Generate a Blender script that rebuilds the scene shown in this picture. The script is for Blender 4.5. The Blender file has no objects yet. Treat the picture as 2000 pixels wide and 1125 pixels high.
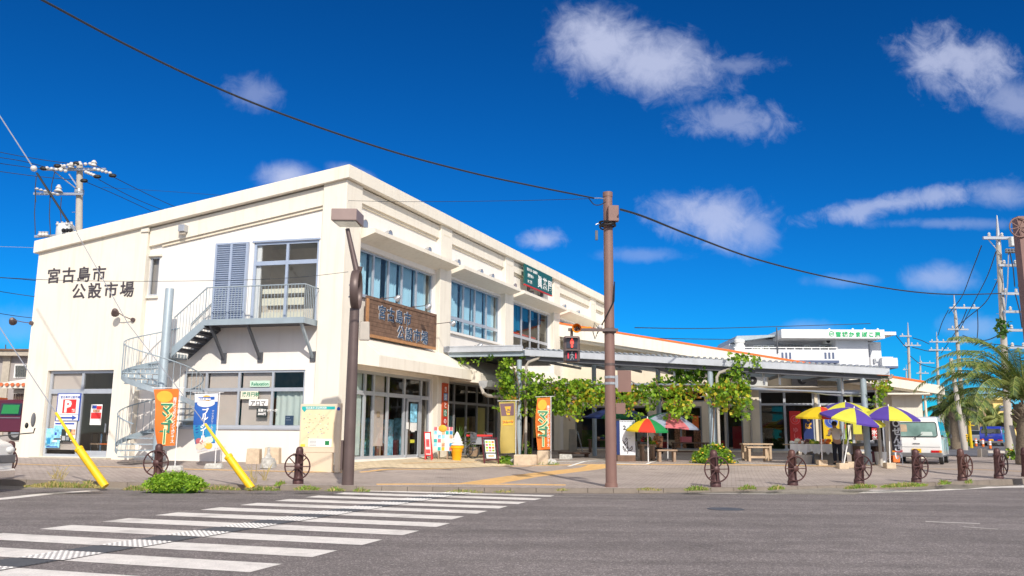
import bpy, bmesh, math, random
from mathutils import Vector, Matrix, noise
random.seed(7)
R=math.radians
scene=bpy.context.scene
COL=scene.collection
# ---------------------------------------------------------------- camera
FP=1650.0; TH=math.atan(288/1650.0); ROLL=.0075; CZ=1.30
fw=Vector((0,math.cos(TH),math.sin(TH))); up0=Vector((0,-math.sin(TH),math.cos(TH))); xr=Vector((1,0,0))
crt=xr*math.cos(ROLL)+up0*math.sin(ROLL); cup=up0*math.cos(ROLL)-xr*math.sin(ROLL)
cam=bpy.data.cameras.new('camera'); camo=bpy.data.objects.new('camera',cam); COL.objects.link(camo)
m=Matrix((( crt.x,cup.x,-fw.x,0),(crt.y,cup.y,-fw.y,0),(crt.z,cup.z,-fw.z,CZ),(0,0,0,1)))
camo.matrix_world=m
cam.sensor_width=36; cam.lens=FP/2000*36; cam.clip_end=5000; cam.clip_start=.1
scene.camera=camo
# ---------------------------------------------------------------- light
SUN_EL=R(35); sdir=Vector((-.25,.968,0)).normalized()          # horizontal way the light travels
toSun=Vector((-sdir.x*math.cos(SUN_EL),-sdir.y*math.cos(SUN_EL),math.sin(SUN_EL)))
sl=bpy.data.lights.new('sun','SUN'); sl.energy=2.95; sl.angle=R(.6); sl.color=(1,.93,.82)
so=bpy.data.objects.new('sun',sl); COL.objects.link(so); so.rotation_euler=toSun.to_track_quat('Z','Y').to_euler()
so.location=(10,-20,30)
vs=scene.view_settings; vs.view_transform='Standard'; vs.look='None'; vs.exposure=.56; vs.gamma=1; vs.use_curve_mapping=False
W=bpy.data.worlds.new('World'); scene.world=W; W.use_nodes=True
nt=W.node_tree; nt.nodes.clear()
def N(t,**k):
    n=nt.nodes.new(t)
    for a,b in k.items(): setattr(n,a,b)
    return n
def lk(a,b): nt.links.new(a,b)
sky=N('ShaderNodeTexSky',sky_type='NISHITA'); sky.sun_disc=False; sky.sun_elevation=SUN_EL
sky.sun_rotation=math.atan2(toSun.x,toSun.y); sky.air_density=1.0; sky.dust_density=0; sky.ozone_density=8.0; sky.altitude=0
GAM=1.42; TINT=(.05,.66,.88); STR=.10
pre=N('ShaderNodeMix',data_type='RGBA',blend_type='MULTIPLY'); pre.inputs[0].default_value=1; pre.inputs[7].default_value=(STR,STR,STR,1); lk(sky.outputs[0],pre.inputs[6])
gm=N('ShaderNodeGamma'); gm.inputs[1].default_value=GAM; lk(pre.outputs[2],gm.inputs[0])
hs=N('ShaderNodeMix',data_type='RGBA',blend_type='MULTIPLY'); hs.inputs[0].default_value=1; hs.inputs[7].default_value=tuple(c/STR for c in TINT)+(1,); lk(gm.outputs[0],hs.inputs[6])
tc=N('ShaderNodeTexCoord'); sp=N('ShaderNodeSeparateXYZ'); lk(tc.outputs['Generated'],sp.inputs[0])
def M(op,a,b=None,clamp=False):
    n=N('ShaderNodeMath',operation=op); n.use_clamp=clamp
    for i,v in enumerate((a,b)):
        if v is None: continue
        if isinstance(v,(int,float)): n.inputs[i].default_value=v
        else: lk(v,n.inputs[i])
    return n.outputs[0]
dy=M('MAXIMUM',sp.outputs[1],.05)
gx=M('DIVIDE',sp.outputs[0],dy); gz=M('DIVIDE',sp.outputs[2],dy)
cb=N('ShaderNodeCombineXYZ'); lk(gx,cb.inputs[0]); lk(gz,cb.inputs[1])
nz=N('ShaderNodeTexNoise'); nz.inputs['Scale'].default_value=11; nz.inputs['Detail'].default_value=10; nz.inputs['Roughness'].default_value=.62
lk(cb.outputs[0],nz.inputs['Vector'])
nz2=N('ShaderNodeTexNoise'); nz2.inputs['Scale'].default_value=34; nz2.inputs['Detail'].default_value=8; nz2.inputs['Roughness'].default_value=.65; nz2.inputs['Distortion'].default_value=.6; nz.inputs['Distortion'].default_value=.5; lk(cb.outputs[0],nz2.inputs['Vector'])
def ray(px,py):
    return (fw*FP+crt*(px-1000)-cup*(py-562.5)).normalized()
nn=M('SUBTRACT',M('ADD',M('MULTIPLY',nz.outputs[0],.95),M('MULTIPLY',nz2.outputs[0],.7)),.825)
acc=None
# cloud: pixel centre, half sizes, tilt, density, noise
CL=[(1175,88,120,92,0,1.0,1.5),(1265,120,165,78,.1,.95,1.6),(1420,128,95,22,-.08,.35,3.0),(1880,122,110,78,.05,.85,2.2),(1985,200,60,55,0,.55,1.8),
    (1425,240,105,42,0,.5,2.8),(1400,425,125,62,.1,.85,1.7),(1470,450,55,50,.3,.6,1.5),(1760,395,230,24,-.2,.7,2.3),(1960,375,80,28,0,.55,1.5),(1860,437,150,12,0,.3,2.2),
    (1065,470,45,22,0,.75,2.2),(1830,543,75,30,0,.6,1.2),(560,345,62,34,0,1.0,.9),(690,345,55,22,.4,.9,.9),(495,185,60,42,.2,.38,2.0),
    (1260,498,90,16,0,.3,1.6),(1650,548,70,16,0,.3,1.4),(1905,640,60,28,0,.4,1.3),(1935,780,55,30,0,.8,1.0),(1590,640,60,18,0,.3,1.4),(30,640,80,40,0,.25,1.5),(30,700,60,20,0,.3,1.2)]
for (px,py,rx,ry,rot,den,nk) in CL:
    d=ray(px,py); cx,cz=d.x/d.y,d.z/d.y
    mp=N('ShaderNodeMapping',vector_type='TEXTURE'); mp.inputs['Location'].default_value=(cx,cz,0)
    mp.inputs['Rotation'].default_value=(0,0,-rot); s=1.08/FP*(1+cx*cx)**.2
    mp.inputs['Scale'].default_value=(rx*s*1.25,ry*s*1.25,1); lk(cb.outputs[0],mp.inputs['Vector'])
    ln=N('ShaderNodeVectorMath',operation='LENGTH'); lk(mp.outputs[0],ln.inputs[0])
    v=M('ADD',M('SUBTRACT',.92,ln.outputs['Value']),M('MULTIPLY',nn,nk*.72))
    mr=N('ShaderNodeMapRange',interpolation_type='SMOOTHSTEP'); lk(v,mr.inputs[0]); mr.inputs[1].default_value=.0; mr.inputs[2].default_value=.85
    mr.inputs[4].default_value=den
    acc=mr.outputs[0] if acc is None else M('MAXIMUM',acc,mr.outputs[0])
front=N('ShaderNodeMapRange'); lk(sp.outputs[1],front.inputs[0]); front.inputs[1].default_value=.2; front.inputs[2].default_value=.4
fac=M('MULTIPLY',M('MULTIPLY',acc,front.outputs[0]),.72,True)
mx=N('ShaderNodeMix',data_type='RGBA'); lk(fac,mx.inputs[0]); lk(hs.outputs[2],mx.inputs[6]); 
CLOUDCOL=mx.inputs[7]; CLOUDCOL.default_value=(4.6,4.9,6.3,1)
bg=N('ShaderNodeBackground'); bg.inputs[1].default_value=STR
# unseen cloud field, added and brighter than the visible clouds, for neutral ambient fill
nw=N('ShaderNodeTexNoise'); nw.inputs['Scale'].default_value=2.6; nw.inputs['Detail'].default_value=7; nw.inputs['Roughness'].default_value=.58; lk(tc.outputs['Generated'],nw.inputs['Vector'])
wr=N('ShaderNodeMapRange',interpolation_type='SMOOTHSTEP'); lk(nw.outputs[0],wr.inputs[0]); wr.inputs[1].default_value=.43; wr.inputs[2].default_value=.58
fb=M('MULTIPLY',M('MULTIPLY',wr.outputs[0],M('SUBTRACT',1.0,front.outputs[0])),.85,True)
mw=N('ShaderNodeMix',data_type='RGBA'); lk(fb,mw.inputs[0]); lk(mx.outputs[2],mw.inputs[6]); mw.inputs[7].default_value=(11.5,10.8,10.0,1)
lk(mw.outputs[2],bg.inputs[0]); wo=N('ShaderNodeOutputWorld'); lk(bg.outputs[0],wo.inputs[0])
# ---------------------------------------------------------------- helpers
Cam=Vector((0,0,CZ))
def sm(a,b,x):
    t=max(0,min(1,(x-a)/(b-a))); return t*t*(3-2*t)
class Fr:                                   # vertical plane frame: u along, v out towards the street, z up
    def __init__(s,o,d):
        l=math.hypot(*d); s.d=Vector((d[0]/l,d[1]/l,0)); s.n=Vector((s.d.y,-s.d.x,0)); s.o=Vector((o[0],o[1],0))
    def P(s,u,v,z): return s.o+s.d*u+s.n*v+Vector((0,0,z))
    def uz(s,px,py,v=0):
        d=ray(px,py); o=s.o+s.n*v; t=(o-Cam).dot(s.n)/d.dot(s.n); p=Cam+d*t
        return (p-o).dot(s.d),p.z
    def loc(s,p): q=Vector(p)-s.o; return q.dot(s.d),q.dot(s.n)
LF=Fr((-5.5,27.05),(.970,-.242)); RF=Fr((-5.5,27.05),(.395,.918))
KF=Fr((-2.65,33.7),(.97,-.242)); WF=Fr((2.64,45.9),(.97,-.242))
def G0(x,y): return .10+.011*(min(max(y,19),85)-20)+.014*max(0,min(-x-6,30))
def G(x,y):
    g=G0(x,y)
    u,v=RF.loc((x,y,0)); e1=.19*sm(3.4,.3,v)*sm(-1.2,.3,u)*(1-sm(11,14,u))
    u,v=KF.loc((x,y,0)); e2=.16*sm(2.6,.2,v)*sm(-1,1,u)*(1-sm(16.2,18,u))
    w,vl=LF.loc((x,y,0)); e3=(.19+.011*w)*sm(3.2,.3,vl)*sm(1.5,-.4,w) if w>-16 else 0
    return g+max(e1,e2,e3)
def onz(px,py,z):
    d=ray(px,py); return Cam+d*((z-CZ)/d.z)
def gp(px,py,ex=0):                        # point of the ground seen at a pixel of the 2000 x 1125 photograph
    d=ray(px,py); d=d/d.y; y=12.0; st=.25
    while y<200:
        p=Cam+d*y
        if p.z<=G(p.x,p.y)+ex: break
        y+=st
    lo,hi=y-st,y
    for _ in range(14):
        md=(lo+hi)/2; p=Cam+d*md
        if p.z<=G(p.x,p.y)+ex: hi=md
        else: lo=md
    p=Cam+d*hi
    return Vector((p.x,p.y,G(p.x,p.y)+ex))
def vbase(F,px,v,py=890):                 # ground point in front of a frame's plane, under an image column
    u,_=F.uz(px,py,v); p=F.P(u,v,0); return Vector((p.x,p.y,G(p.x,p.y)))
def atd(px,py,y):                          # point at depth y
    d=ray(px,py); return Cam+d*(y/d.y)
def woff(o):
    v=Vector((0,0,0))
    while o is not None: v=v+o.location; o=o.parent
    return v
class MB:
    def __init__(s): s.v=[]; s.f=[]; s.mi=[]; s.k=0
    def _a(s,p): s.v.append(tuple(p)); return len(s.v)-1
    def face(s,*ps):
        i=[s._a(p) for p in ps]; s.f.append(i); s.mi.append(s.k); return s
    def hexa(s,p):                          # p: 4 bottom, 4 top
        i=[s._a(q) for q in p]
        for a in ((3,2,1,0),(4,5,6,7),(0,1,5,4),(1,2,6,5),(2,3,7,6),(3,0,4,7)):
            s.f.append([i[j] for j in a]); s.mi.append(s.k)
        return s
    def box(s,x0,x1,y0,y1,z0,z1):
        return s.hexa([(x0,y0,z0),(x1,y0,z0),(x1,y1,z0),(x0,y1,z0),(x0,y0,z1),(x1,y0,z1),(x1,y1,z1),(x0,y1,z1)])
    def fb(s,F,u0,u1,v0,v1,z0,z1):
        return s.hexa([F.P(u0,v1,z0),F.P(u1,v1,z0),F.P(u1,v0,z0),F.P(u0,v0,z0),F.P(u0,v1,z1),F.P(u1,v1,z1),F.P(u1,v0,z1),F.P(u0,v0,z1)])
    def fbs(s,F,u0,u1,v0,v1,z00,z01,z10,z11):   # sloped: z range at u0 and at u1
        return s.hexa([F.P(u0,v1,z00),F.P(u1,v1,z10),F.P(u1,v0,z10),F.P(u0,v0,z00),F.P(u0,v1,z01),F.P(u1,v1,z11),F.P(u1,v0,z11),F.P(u0,v0,z01)])
    def prism(s,poly,z0,z1):                # poly xy (ccw), z0/z1 number or list
        n=len(poly); g=lambda z,i: z[i] if isinstance(z,(list,tuple)) else z
        b=[s._a((p[0],p[1],g(z0,i))) for i,p in enumerate(poly)]; t=[s._a((p[0],p[1],g(z1,i))) for i,p in enumerate(poly)]
        s.f.append(b[::-1]); s.f.append(t); s.mi+= [s.k,s.k]
        for i in range(n):
            j=(i+1)%n; s.f.append([b[i],b[j],t[j],t[i]]); s.mi.append(s.k)
        return s
    def cyl(s,a,b,r0,r1=None,n=10,cap=True):
        return s.tube([a,b],[r0,r0 if r1 is None else r1],n,cap)
    def tube(s,pts,r,n=6,cap=True):
        pts=[Vector(p) for p in pts]; rs=r if isinstance(r,(list,tuple)) else [r]*len(pts); rings=[]
        ref=None
        for i,p in enumerate(pts):
            t=(pts[min(i+1,len(pts)-1)]-pts[max(i-1,0)]).normalized()
            if ref is None: ref=Vector((0,0,1)) if abs(t.z)<.9 else Vector((1,0,0))
            a=t.cross(ref).normalized(); b=a.cross(t).normalized(); ref=b
            rings.append([s._a(p+a*math.cos(2*math.pi*k/n)*rs[i]+b*math.sin(2*math.pi*k/n)*rs[i]) for k in range(n)])
        for q in range(len(rings)-1):
            for k in range(n):
                s.f.append([rings[q][k],rings[q][(k+1)%n],rings[q+1][(k+1)%n],rings[q+1][k]]); s.mi.append(s.k)
        if cap:
            s.f.append(rings[0][::-1]); s.f.append(rings[-1]); s.mi+=[s.k,s.k]
        return s
    def bar(s,a,b,w,h,upv=(0,0,1)):         # rectangular bar between two points
        a,b=Vector(a),Vector(b); t=(b-a).normalized(); x=t.cross(Vector(upv)).normalized()*w/2; y=x.cross(t).normalized()*h/2
        return s.hexa([a-x-y,a+x-y,b+x-y,b-x-y,a-x+y,a+x+y,b+x+y,b-x+y])
    def lathe(s,c,prof,n=12,cap=True):
        c=Vector(c); rings=[]
        for r,z in prof: rings.append([s._a(c+Vector((r*math.cos(2*math.pi*k/n),r*math.sin(2*math.pi*k/n),z))) for k in range(n)])
        for q in range(len(rings)-1):
            for k in range(n):
                s.f.append([rings[q][k],rings[q][(k+1)%n],rings[q+1][(k+1)%n],rings[q+1][k]]); s.mi.append(s.k)
        if cap: s.f.append(rings[0][::-1]); s.f.append(rings[-1]); s.mi+=[s.k,s.k]
        return s
    def torus(s,c,ax,Rr,r,n=24,k=6,sq=None):
        c=Vector(c); ax=Vector(ax).normalized(); a=ax.orthogonal().normalized(); b=ax.cross(a)
        pts=[]; rings=[]
        for i in range(n):
            t=2*math.pi*i/n; d=a*math.cos(t)+b*math.sin(t); o=c+d*Rr
            rings.append([s._a(o+d*math.cos(2*math.pi*j/k)*r+ax*math.sin(2*math.pi*j/k)*(sq or r)) for j in range(k)])
        for i in range(n):
            for j in range(k):
                s.f.append([rings[i][j],rings[(i+1)%n][j],rings[(i+1)%n][(j+1)%k],rings[i][(j+1)%k]]); s.mi.append(s.k)
        return s
    def ball(s,c,r,n=8,k=6,sc=(1,1,1)):
        c=Vector(c); prof=[]
        rings=[]
        for i in range(1,k):
            t=math.pi*i/k
            rings.append([s._a(c+Vector((r*sc[0]*math.sin(t)*math.cos(2*math.pi*j/n),r*sc[1]*math.sin(t)*math.sin(2*math.pi*j/n),-r*sc[2]*math.cos(t)))) for j in range(n)])
        for q in range(len(rings)-1):
            for j in range(n):
                s.f.append([rings[q][j],rings[q][(j+1)%n],rings[q+1][(j+1)%n],rings[q+1][j]]); s.mi.append(s.k)
        lo=s._a(c-Vector((0,0,r*sc[2]))); hi=s._a(c+Vector((0,0,r*sc[2])))
        for j in range(n):
            s.f.append([lo,rings[0][(j+1)%n],rings[0][j]]); s.f.append([hi,rings[-1][j],rings[-1][(j+1)%n]]); s.mi+=[s.k,s.k]
        return s
    def build(s,name,mat,parent=None,smooth=False,bev=0,label=None,kind=None,xf=None):
        off=woff(parent) if parent is not None else Vector((0,0,0))
        me=bpy.data.meshes.new(name); vv=[(a[0]-off.x,a[1]-off.y,a[2]-off.z) for a in s.v]
        me.from_pydata(vv,[],s.f)
        mats=mat if isinstance(mat,(list,tuple)) else [mat]
        for q in mats: me.materials.append(MT[q] if isinstance(q,str) else q)
        if len(mats)>1: me.polygons.foreach_set('material_index',s.mi)
        if smooth:
            me.polygons.foreach_set('use_smooth',[True]*len(me.polygons)); me.set_sharp_from_angle(angle=R(40))
        me.update()
        o=bpy.data.objects.new(name,me); COL.objects.link(o)
        if parent is not None: o.parent=parent
        if bev:
            b=o.modifiers.new('bevel','BEVEL'); b.width=bev; b.segments=2; b.limit_method='ANGLE'
        if label: o['label']=label
        if kind: o['kind']=kind
        return o
def thing(name,label,cat,loc=(0,0,0),group=None,kind=None):
    o=bpy.data.objects.new(name,None); o.empty_display_size=.2; COL.objects.link(o); o.location=Vector(loc)
    if label: o['label']=label
    if cat: o['category']=cat
    if group: o['group']=group
    if kind: o['kind']=kind
    return o
def tag(o,label,cat,group=None):
    o['label']=label; o['category']=cat
    if group: o['group']=group
    return o
def base_at(o):                              # give a single-mesh thing its origin at its base
    me=o.data; n=len(me.vertices); 
    xs=[v.co for v in me.vertices]; cx=sum(v.x for v in xs)/n; cy=sum(v.y for v in xs)/n; cz=min(v.z for v in xs)
    me.transform(Matrix.Translation((-cx,-cy,-cz))); o.location=(cx,cy,cz); return o
def dup(root,loc,rz=0,label=None,group=None,scale=None):
    r=root.copy(); COL.objects.link(r); r.location=Vector(loc); r.rotation_euler=(0,0,rz)
    if scale: r.scale=(scale,)*3
    if label: r['label']=label
    if group: r['group']=group
    for ch in list(root.children):
        c=ch.copy(); COL.objects.link(c); c.parent=r
        for g in list(ch.children):
            d=g.copy(); COL.objects.link(d); d.parent=c
    return r
_tc={}
def text(name,body,F,u,v,z,size,mat,parent,ext=.004,bold=0,rot=0,sx=1.0,align='LEFT',label=None,shear=0):
    """writing laid on a frame's plane; u,z is the lower left of the line (or its centre)"""
    c=bpy.data.curves.new('t','FONT'); c.body=body; c.size=size; c.extrude=ext; c.offset=bold; c.align_x=align; c.resolution_u=2; c.shear=shear
    o=bpy.data.objects.new('t',c); COL.objects.link(o)
    me=bpy.data.meshes.new_from_object(o.evaluated_get(bpy.context.evaluated_depsgraph_get()))
    bpy.data.objects.remove(o); bpy.data.curves.remove(c)
    p=F.P(u,v,z); d=F.d; n=F.n
    mt=Matrix(((d.x,0,n.x,p.x),(d.y,0,n.y,p.y),(0,1,0,p.z),(0,0,0,1)))@Matrix.Rotation(rot,4,'Z')@Matrix.Diagonal((sx,1,1,1))
    me.transform(mt); off=woff(parent) if parent else Vector((0,0,0)); me.transform(Matrix.Translation(-off))
    me.materials.clear(); me.materials.append(MT[mat]); me.name=name
    o=bpy.data.objects.new(name,me); COL.objects.link(o)
    if parent: o.parent=parent
    if label: o['label']=label
    return o
# ---------------------------------------------------------------- materials
MT={}
def mk(name,col,rough=.7,metal=0,var=.06,vs=3.0,bump=0,bs=60,streak=0,dirt=0,dcol=(.25,.2,.15),emit=0,coat=0,fine=0,fs=200,spec=.5,trl=0):
    mt=bpy.data.materials.new(name); mt.use_nodes=True; t=mt.node_tree; b=t.nodes['Principled BSDF']
    b.inputs['Roughness'].default_value=rough; b.inputs['Metallic'].default_value=metal; b.inputs['Specular IOR Level'].default_value=spec
    if coat: b.inputs['Coat Weight'].default_value=coat; b.inputs['Coat Roughness'].default_value=.06
    L=t.links; tcn=t.nodes.new('ShaderNodeTexCoord'); ge=t.nodes.new('ShaderNodeNewGeometry'); pos=ge.outputs['Position']
    last=None
    def tex(scale,det=4,vec=None,ro=.55):
        n=t.nodes.new('ShaderNodeTexNoise'); n.inputs['Scale'].default_value=scale; n.inputs['Detail'].default_value=det; n.inputs['Roughness'].default_value=ro
        L.new(vec if vec is not None else pos,n.inputs['Vector']); return n.outputs[0]
    def rng(v,a,bb,c,d):
        n=t.nodes.new('ShaderNodeMapRange'); L.new(v,n.inputs[0])
        for i,x in enumerate((a,bb,c,d)): n.inputs[i+1].default_value=x
        return n.outputs[0]
    def mul(c,f):
        n=t.nodes.new('ShaderNodeMix'); n.data_type='RGBA'; n.blend_type='MULTIPLY'; n.inputs[0].default_value=1
        if c is None: n.inputs[6].default_value=(*col,1)
        else: L.new(c,n.inputs[6])
        L.new(f,n.inputs[7]); return n.outputs[2]
    if var: last=mul(last,rng(tex(vs,5),.3,.7,1-var,1+var))
    if fine: last=mul(last,rng(tex(fs,2),.25,.75,1-fine,1+fine))
    if streak:
        mp=t.nodes.new('ShaderNodeMapping'); mp.inputs['Scale'].default_value=(3.5,3.5,.22); L.new(pos,mp.inputs['Vector'])
        f=rng(tex(1.6,5,mp.outputs[0],.6),.5,.8,0,streak)
        n=t.nodes.new('ShaderNodeMix'); n.data_type='RGBA'; L.new(f,n.inputs[0])
        if last is None: n.inputs[6].default_value=(*col,1)
        else: L.new(last,n.inputs[6])
        n.inputs[7].default_value=(*dcol,1); last=n.outputs[2]
    if dirt:
        f=rng(tex(1.1,6,None,.65),.52,.78,0,dirt)
        n=t.nodes.new('ShaderNodeMix'); n.data_type='RGBA'; L.new(f,n.inputs[0])
        if last is None: n.inputs[6].default_value=(*col,1)
        else: L.new(last,n.inputs[6])
        n.inputs[7].default_value=(*dcol,1); last=n.outputs[2]
    if last is None: b.inputs['Base Color'].default_value=(*col,1)
    else: L.new(last,b.inputs['Base Color'])
    if bump:
        bn=t.nodes.new('ShaderNodeBump'); bn.inputs['Strength'].default_value=bump; bn.inputs['Distance'].default_value=.02
        L.new(tex(bs,4),bn.inputs['Height']); L.new(bn.outputs[0],b.inputs['Normal'])
    if emit:
        b.inputs['Emission Color'].default_value=(*col,1); b.inputs['Emission Strength'].default_value=emit
    if trl:
        tl=t.nodes.new('ShaderNodeBsdfTranslucent'); tl.inputs[0].default_value=(*col,1)
        if last is not None: L.new(last,tl.inputs[0])
        ms=t.nodes.new('ShaderNodeMixShader'); ms.inputs[0].default_value=trl
        out=[n for n in t.nodes if n.type=='OUTPUT_MATERIAL'][0]
        L.new(b.outputs[0],ms.inputs[1]); L.new(tl.outputs[0],ms.inputs[2]); L.new(ms.outputs[0],out.inputs[0])
    MT[name]=mt; return mt
def glassmat(name,tint=(.8,.84,.85),refl=1.0,rough=.01):
    mt=bpy.data.materials.new(name); mt.use_nodes=True; t=mt.node_tree; t.nodes.clear(); L=t.links
    o=t.nodes.new('ShaderNodeOutputMaterial'); tr=t.nodes.new('ShaderNodeBsdfTransparent'); tr.inputs[0].default_value=(*tint,1)
    g=t.nodes.new('ShaderNodeBsdfGlossy'); g.inputs['Roughness'].default_value=rough; lw=t.nodes.new('ShaderNodeLayerWeight'); lw.inputs[0].default_value=.5; f=t.nodes.new('ShaderNodeMath'); f.operation='POWER'; f.inputs[1].default_value=4.0; L.new(lw.outputs['Facing'],f.inputs[0])
    mu=t.nodes.new('ShaderNodeMath'); mu.operation='MULTIPLY_ADD'; mu.inputs[1].default_value=.9*refl; mu.inputs[2].default_value=.05*refl; mu.use_clamp=True
    nz=t.nodes.new('ShaderNodeTexNoise'); nz.inputs['Scale'].default_value=.8; ge=t.nodes.new('ShaderNodeNewGeometry'); L.new(ge.outputs['Position'],nz.inputs[0])
    bn=t.nodes.new('ShaderNodeBump'); bn.inputs['Strength'].default_value=.05; bn.inputs['Distance'].default_value=.05; L.new(nz.outputs[0],bn.inputs['Height']); L.new(bn.outputs[0],g.inputs['Normal'])
    m=t.nodes.new('ShaderNodeMixShader'); L.new(f.outputs[0],mu.inputs[0]); L.new(mu.outputs[0],m.inputs[0]); L.new(tr.outputs[0],m.inputs[1]); L.new(g.outputs[0],m.inputs[2]); L.new(m.outputs[0],o.inputs[0])
    MT[name]=mt
CREAM=(.80,.745,.645)
mk('cream',CREAM,.85,var=.03,vs=.7,bump=.15,bs=35,streak=.38,dirt=.12,dcol=(.56,.48,.37))
mk('cream_dirty',(.78,.70,.56),.85,var=.05,vs=1.5,bump=.15,bs=35,streak=.3,dcol=(.50,.42,.32))
mk('whitewall',(.83,.79,.74),.85,var=.03,vs=.8,bump=.12,bs=35,streak=.2,dirt=.06,dcol=(.62,.56,.50))
mk('white',(.8,.8,.8),.5,var=.03); mk('whitepaint',(.82,.82,.80),.6,var=.04,dirt=.2,dcol=(.5,.48,.45))
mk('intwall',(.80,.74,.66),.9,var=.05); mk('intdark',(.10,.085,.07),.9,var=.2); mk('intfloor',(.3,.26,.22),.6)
mk('alu',(.50,.53,.58),.4,.35,var=.05); mk('alu_dark',(.30,.31,.33),.45,.3,var=.05); mk('alu_blue',(.40,.47,.60),.45,.25,var=.05)
mk('greysteel',(.34,.41,.46),.5,.15,var=.08,streak=.2,dcol=(.22,.22,.22)); mk('galv',(.55,.57,.58),.45,.5,var=.12,vs=9)
mk('polyroof',(.62,.66,.70),.5,.0,var=.08,trl=.4); mk('steelroof',(.50,.53,.57),.5,.2,var=.08,streak=.25,dcol=(.25,.24,.24)); mk('darksteel',(.10,.105,.12),.6,.2,var=.15)
mk('brownpole',(.215,.12,.10),.55,.05,var=.08,vs=2,streak=.35,dirt=.15,dcol=(.30,.2,.16)); mk('brownlamp',(.12,.085,.08),.45,.2,var=.1)
mk('brownlight',(.30,.22,.2),.5,.1,var=.06); mk('bollard',(.085,.038,.038),.5,.25,var=.3,vs=14,dirt=.35,dcol=(.3,.14,.07))
mk('yellow',(.9,.55,.01),.5,var=.08,vs=8,streak=.2,dirt=.4,dcol=(.5,.3,.03)); mk('black',(.012,.012,.014),.5,var=0); mk('rubber',(.03,.03,.032),.8,var=.1)
mk('concrete',(.46,.41,.34),.9,var=.12,vs=4,bump=.4,bs=40,streak=.25,dcol=(.25,.2,.15)); mk('conc_pole',(.46,.42,.37),.8,var=.06,vs=5,streak=.2,dcol=(.3,.27,.23))
mk('stone',(.58,.46,.33),.9,var=.14,vs=7,bump=.6,bs=25,fine=.1,fs=70); mk('coral',(.48,.47,.44),.95,var=.3,vs=12,bump=1,bs=30)
mk('kerb',(.22,.185,.155),.9,var=.14,vs=3,fine=.12,fs=90,dirt=.35,dcol=(.2,.17,.14))
mk('wood',(.36,.25,.17),.7,var=.2,vs=6,streak=.3,dcol=(.2,.13,.09)); mk('wood_dark',(.17,.10,.065),.7,var=.3,vs=6); mk('wood_light',(.5,.37,.25),.7,var=.15,vs=6)
mk('woodframe',(.42,.21,.09),.6,var=.2,vs=5); mk('letter',(.06,.05,.06),.6,var=0); mk('letterblue',(.02,.06,.13),.5,var=0); mk('lettersilver',(.6,.6,.62),.4,.2,var=0)
mk('curtain',(.66,.84,.90),.9,var=.04,trl=.2); mk('curtain_pale',(.72,.82,.78),.9,var=.04,trl=.25); mk('blind',(.74,.64,.58),.9,var=.03,trl=.2); mk('filmcream',(.78,.74,.60),.8,var=.04)
mk('orange',(.90,.22,.035),.75,var=.04,trl=.25); mk('mango',(.95,.55,.06),.75,var=.1,trl=.25); mk('green_d',(.03,.22,.13),.7,var=0); mk('pale_edge',(.78,.85,.45),.7,var=0)
mk('bluebanner',(.02,.12,.48),.7,var=.04,trl=.2); mk('cyanbanner',(.03,.32,.62),.7,var=.04,trl=.2); mk('whitebanner',(.82,.84,.88),.7,var=.02,trl=.2); mk('khaki',(.55,.42,.12),.75,var=.06,trl=.25)
mk('purplebrown',(.16,.09,.11),.7,var=.05); mk('red',(.55,.02,.02),.5,var=.05); mk('redbright',(.75,.03,.03),.5,var=.03); mk('blueprint',(.03,.08,.42),.5,var=0); mk('teal',(.02,.42,.42),.5,var=0)
mk('skyprint',(.25,.6,.8),.5,var=.6,vs=7); mk('foodprint',(.7,.35,.2),.6,var=.7,vs=12); mk('mapbg',(.80,.66,.42),.6,var=.05); mk('beige',(.68,.56,.42),.6,var=.03); mk('signbrown',(.48,.07,.02),.5,var=.04)
mk('greensign',(.015,.10,.085),.4,var=.05); mk('green_paint',(.02,.30,.09),.6,var=.05,trl=.3); mk('redcan',(.75,.06,.03),.6,var=.05,trl=.3); mk('yelcan',(.85,.62,.02),.6,var=.05,trl=.3)
mk('pinkcan',(.80,.22,.25),.6,var=.05,trl=.3); mk('palecan',(.45,.52,.68),.6,var=.05,trl=.3); mk('purple',(.12,.07,.42),.6,var=.05,trl=.3); mk('lime',(.80,.78,.09),.6,var=.05,trl=.3); mk('navy',(.01,.03,.16),.6,var=.05,trl=.2); mk('dkgreen',(.01,.16,.06),.6,var=.05,trl=.2)
mk('rooftile',(.62,.16,.06),.8,var=.15,vs=8); mk('orangetrim',(.75,.17,.03),.7,var=.1); mk('rooflime',(.80,.74,.66),.9,var=.1,vs=6)
mk('greywall',(.36,.33,.32),.9,var=.1,vs=1.5,streak=.5,dcol=(.2,.17,.15),bump=.2,bs=20); mk('darkred',(.10,.01,.018),.3,coat=.6,var=.02)
mk('vanwhite',(.80,.80,.79),.3,coat=.5,var=.02,dirt=.06); mk('vanblue',(.01,.03,.34),.3,coat=.6,var=.03); mk('plastic_grey',(.16,.16,.17),.6,var=.08); mk('tail',(.55,.01,.015),.25,coat=.5,var=0); mk('chrome',(.8,.8,.82),.15,1,var=0); mk('plate',(.85,.50,.01),.4,var=0)
mk('amber',(.85,.28,.01),.35,var=0); mk('carwin',(.02,.028,.03),.08,var=0,coat=1); mk('carwingreen',(.20,.33,.30),.1,var=.3,vs=2,coat=1)
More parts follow.
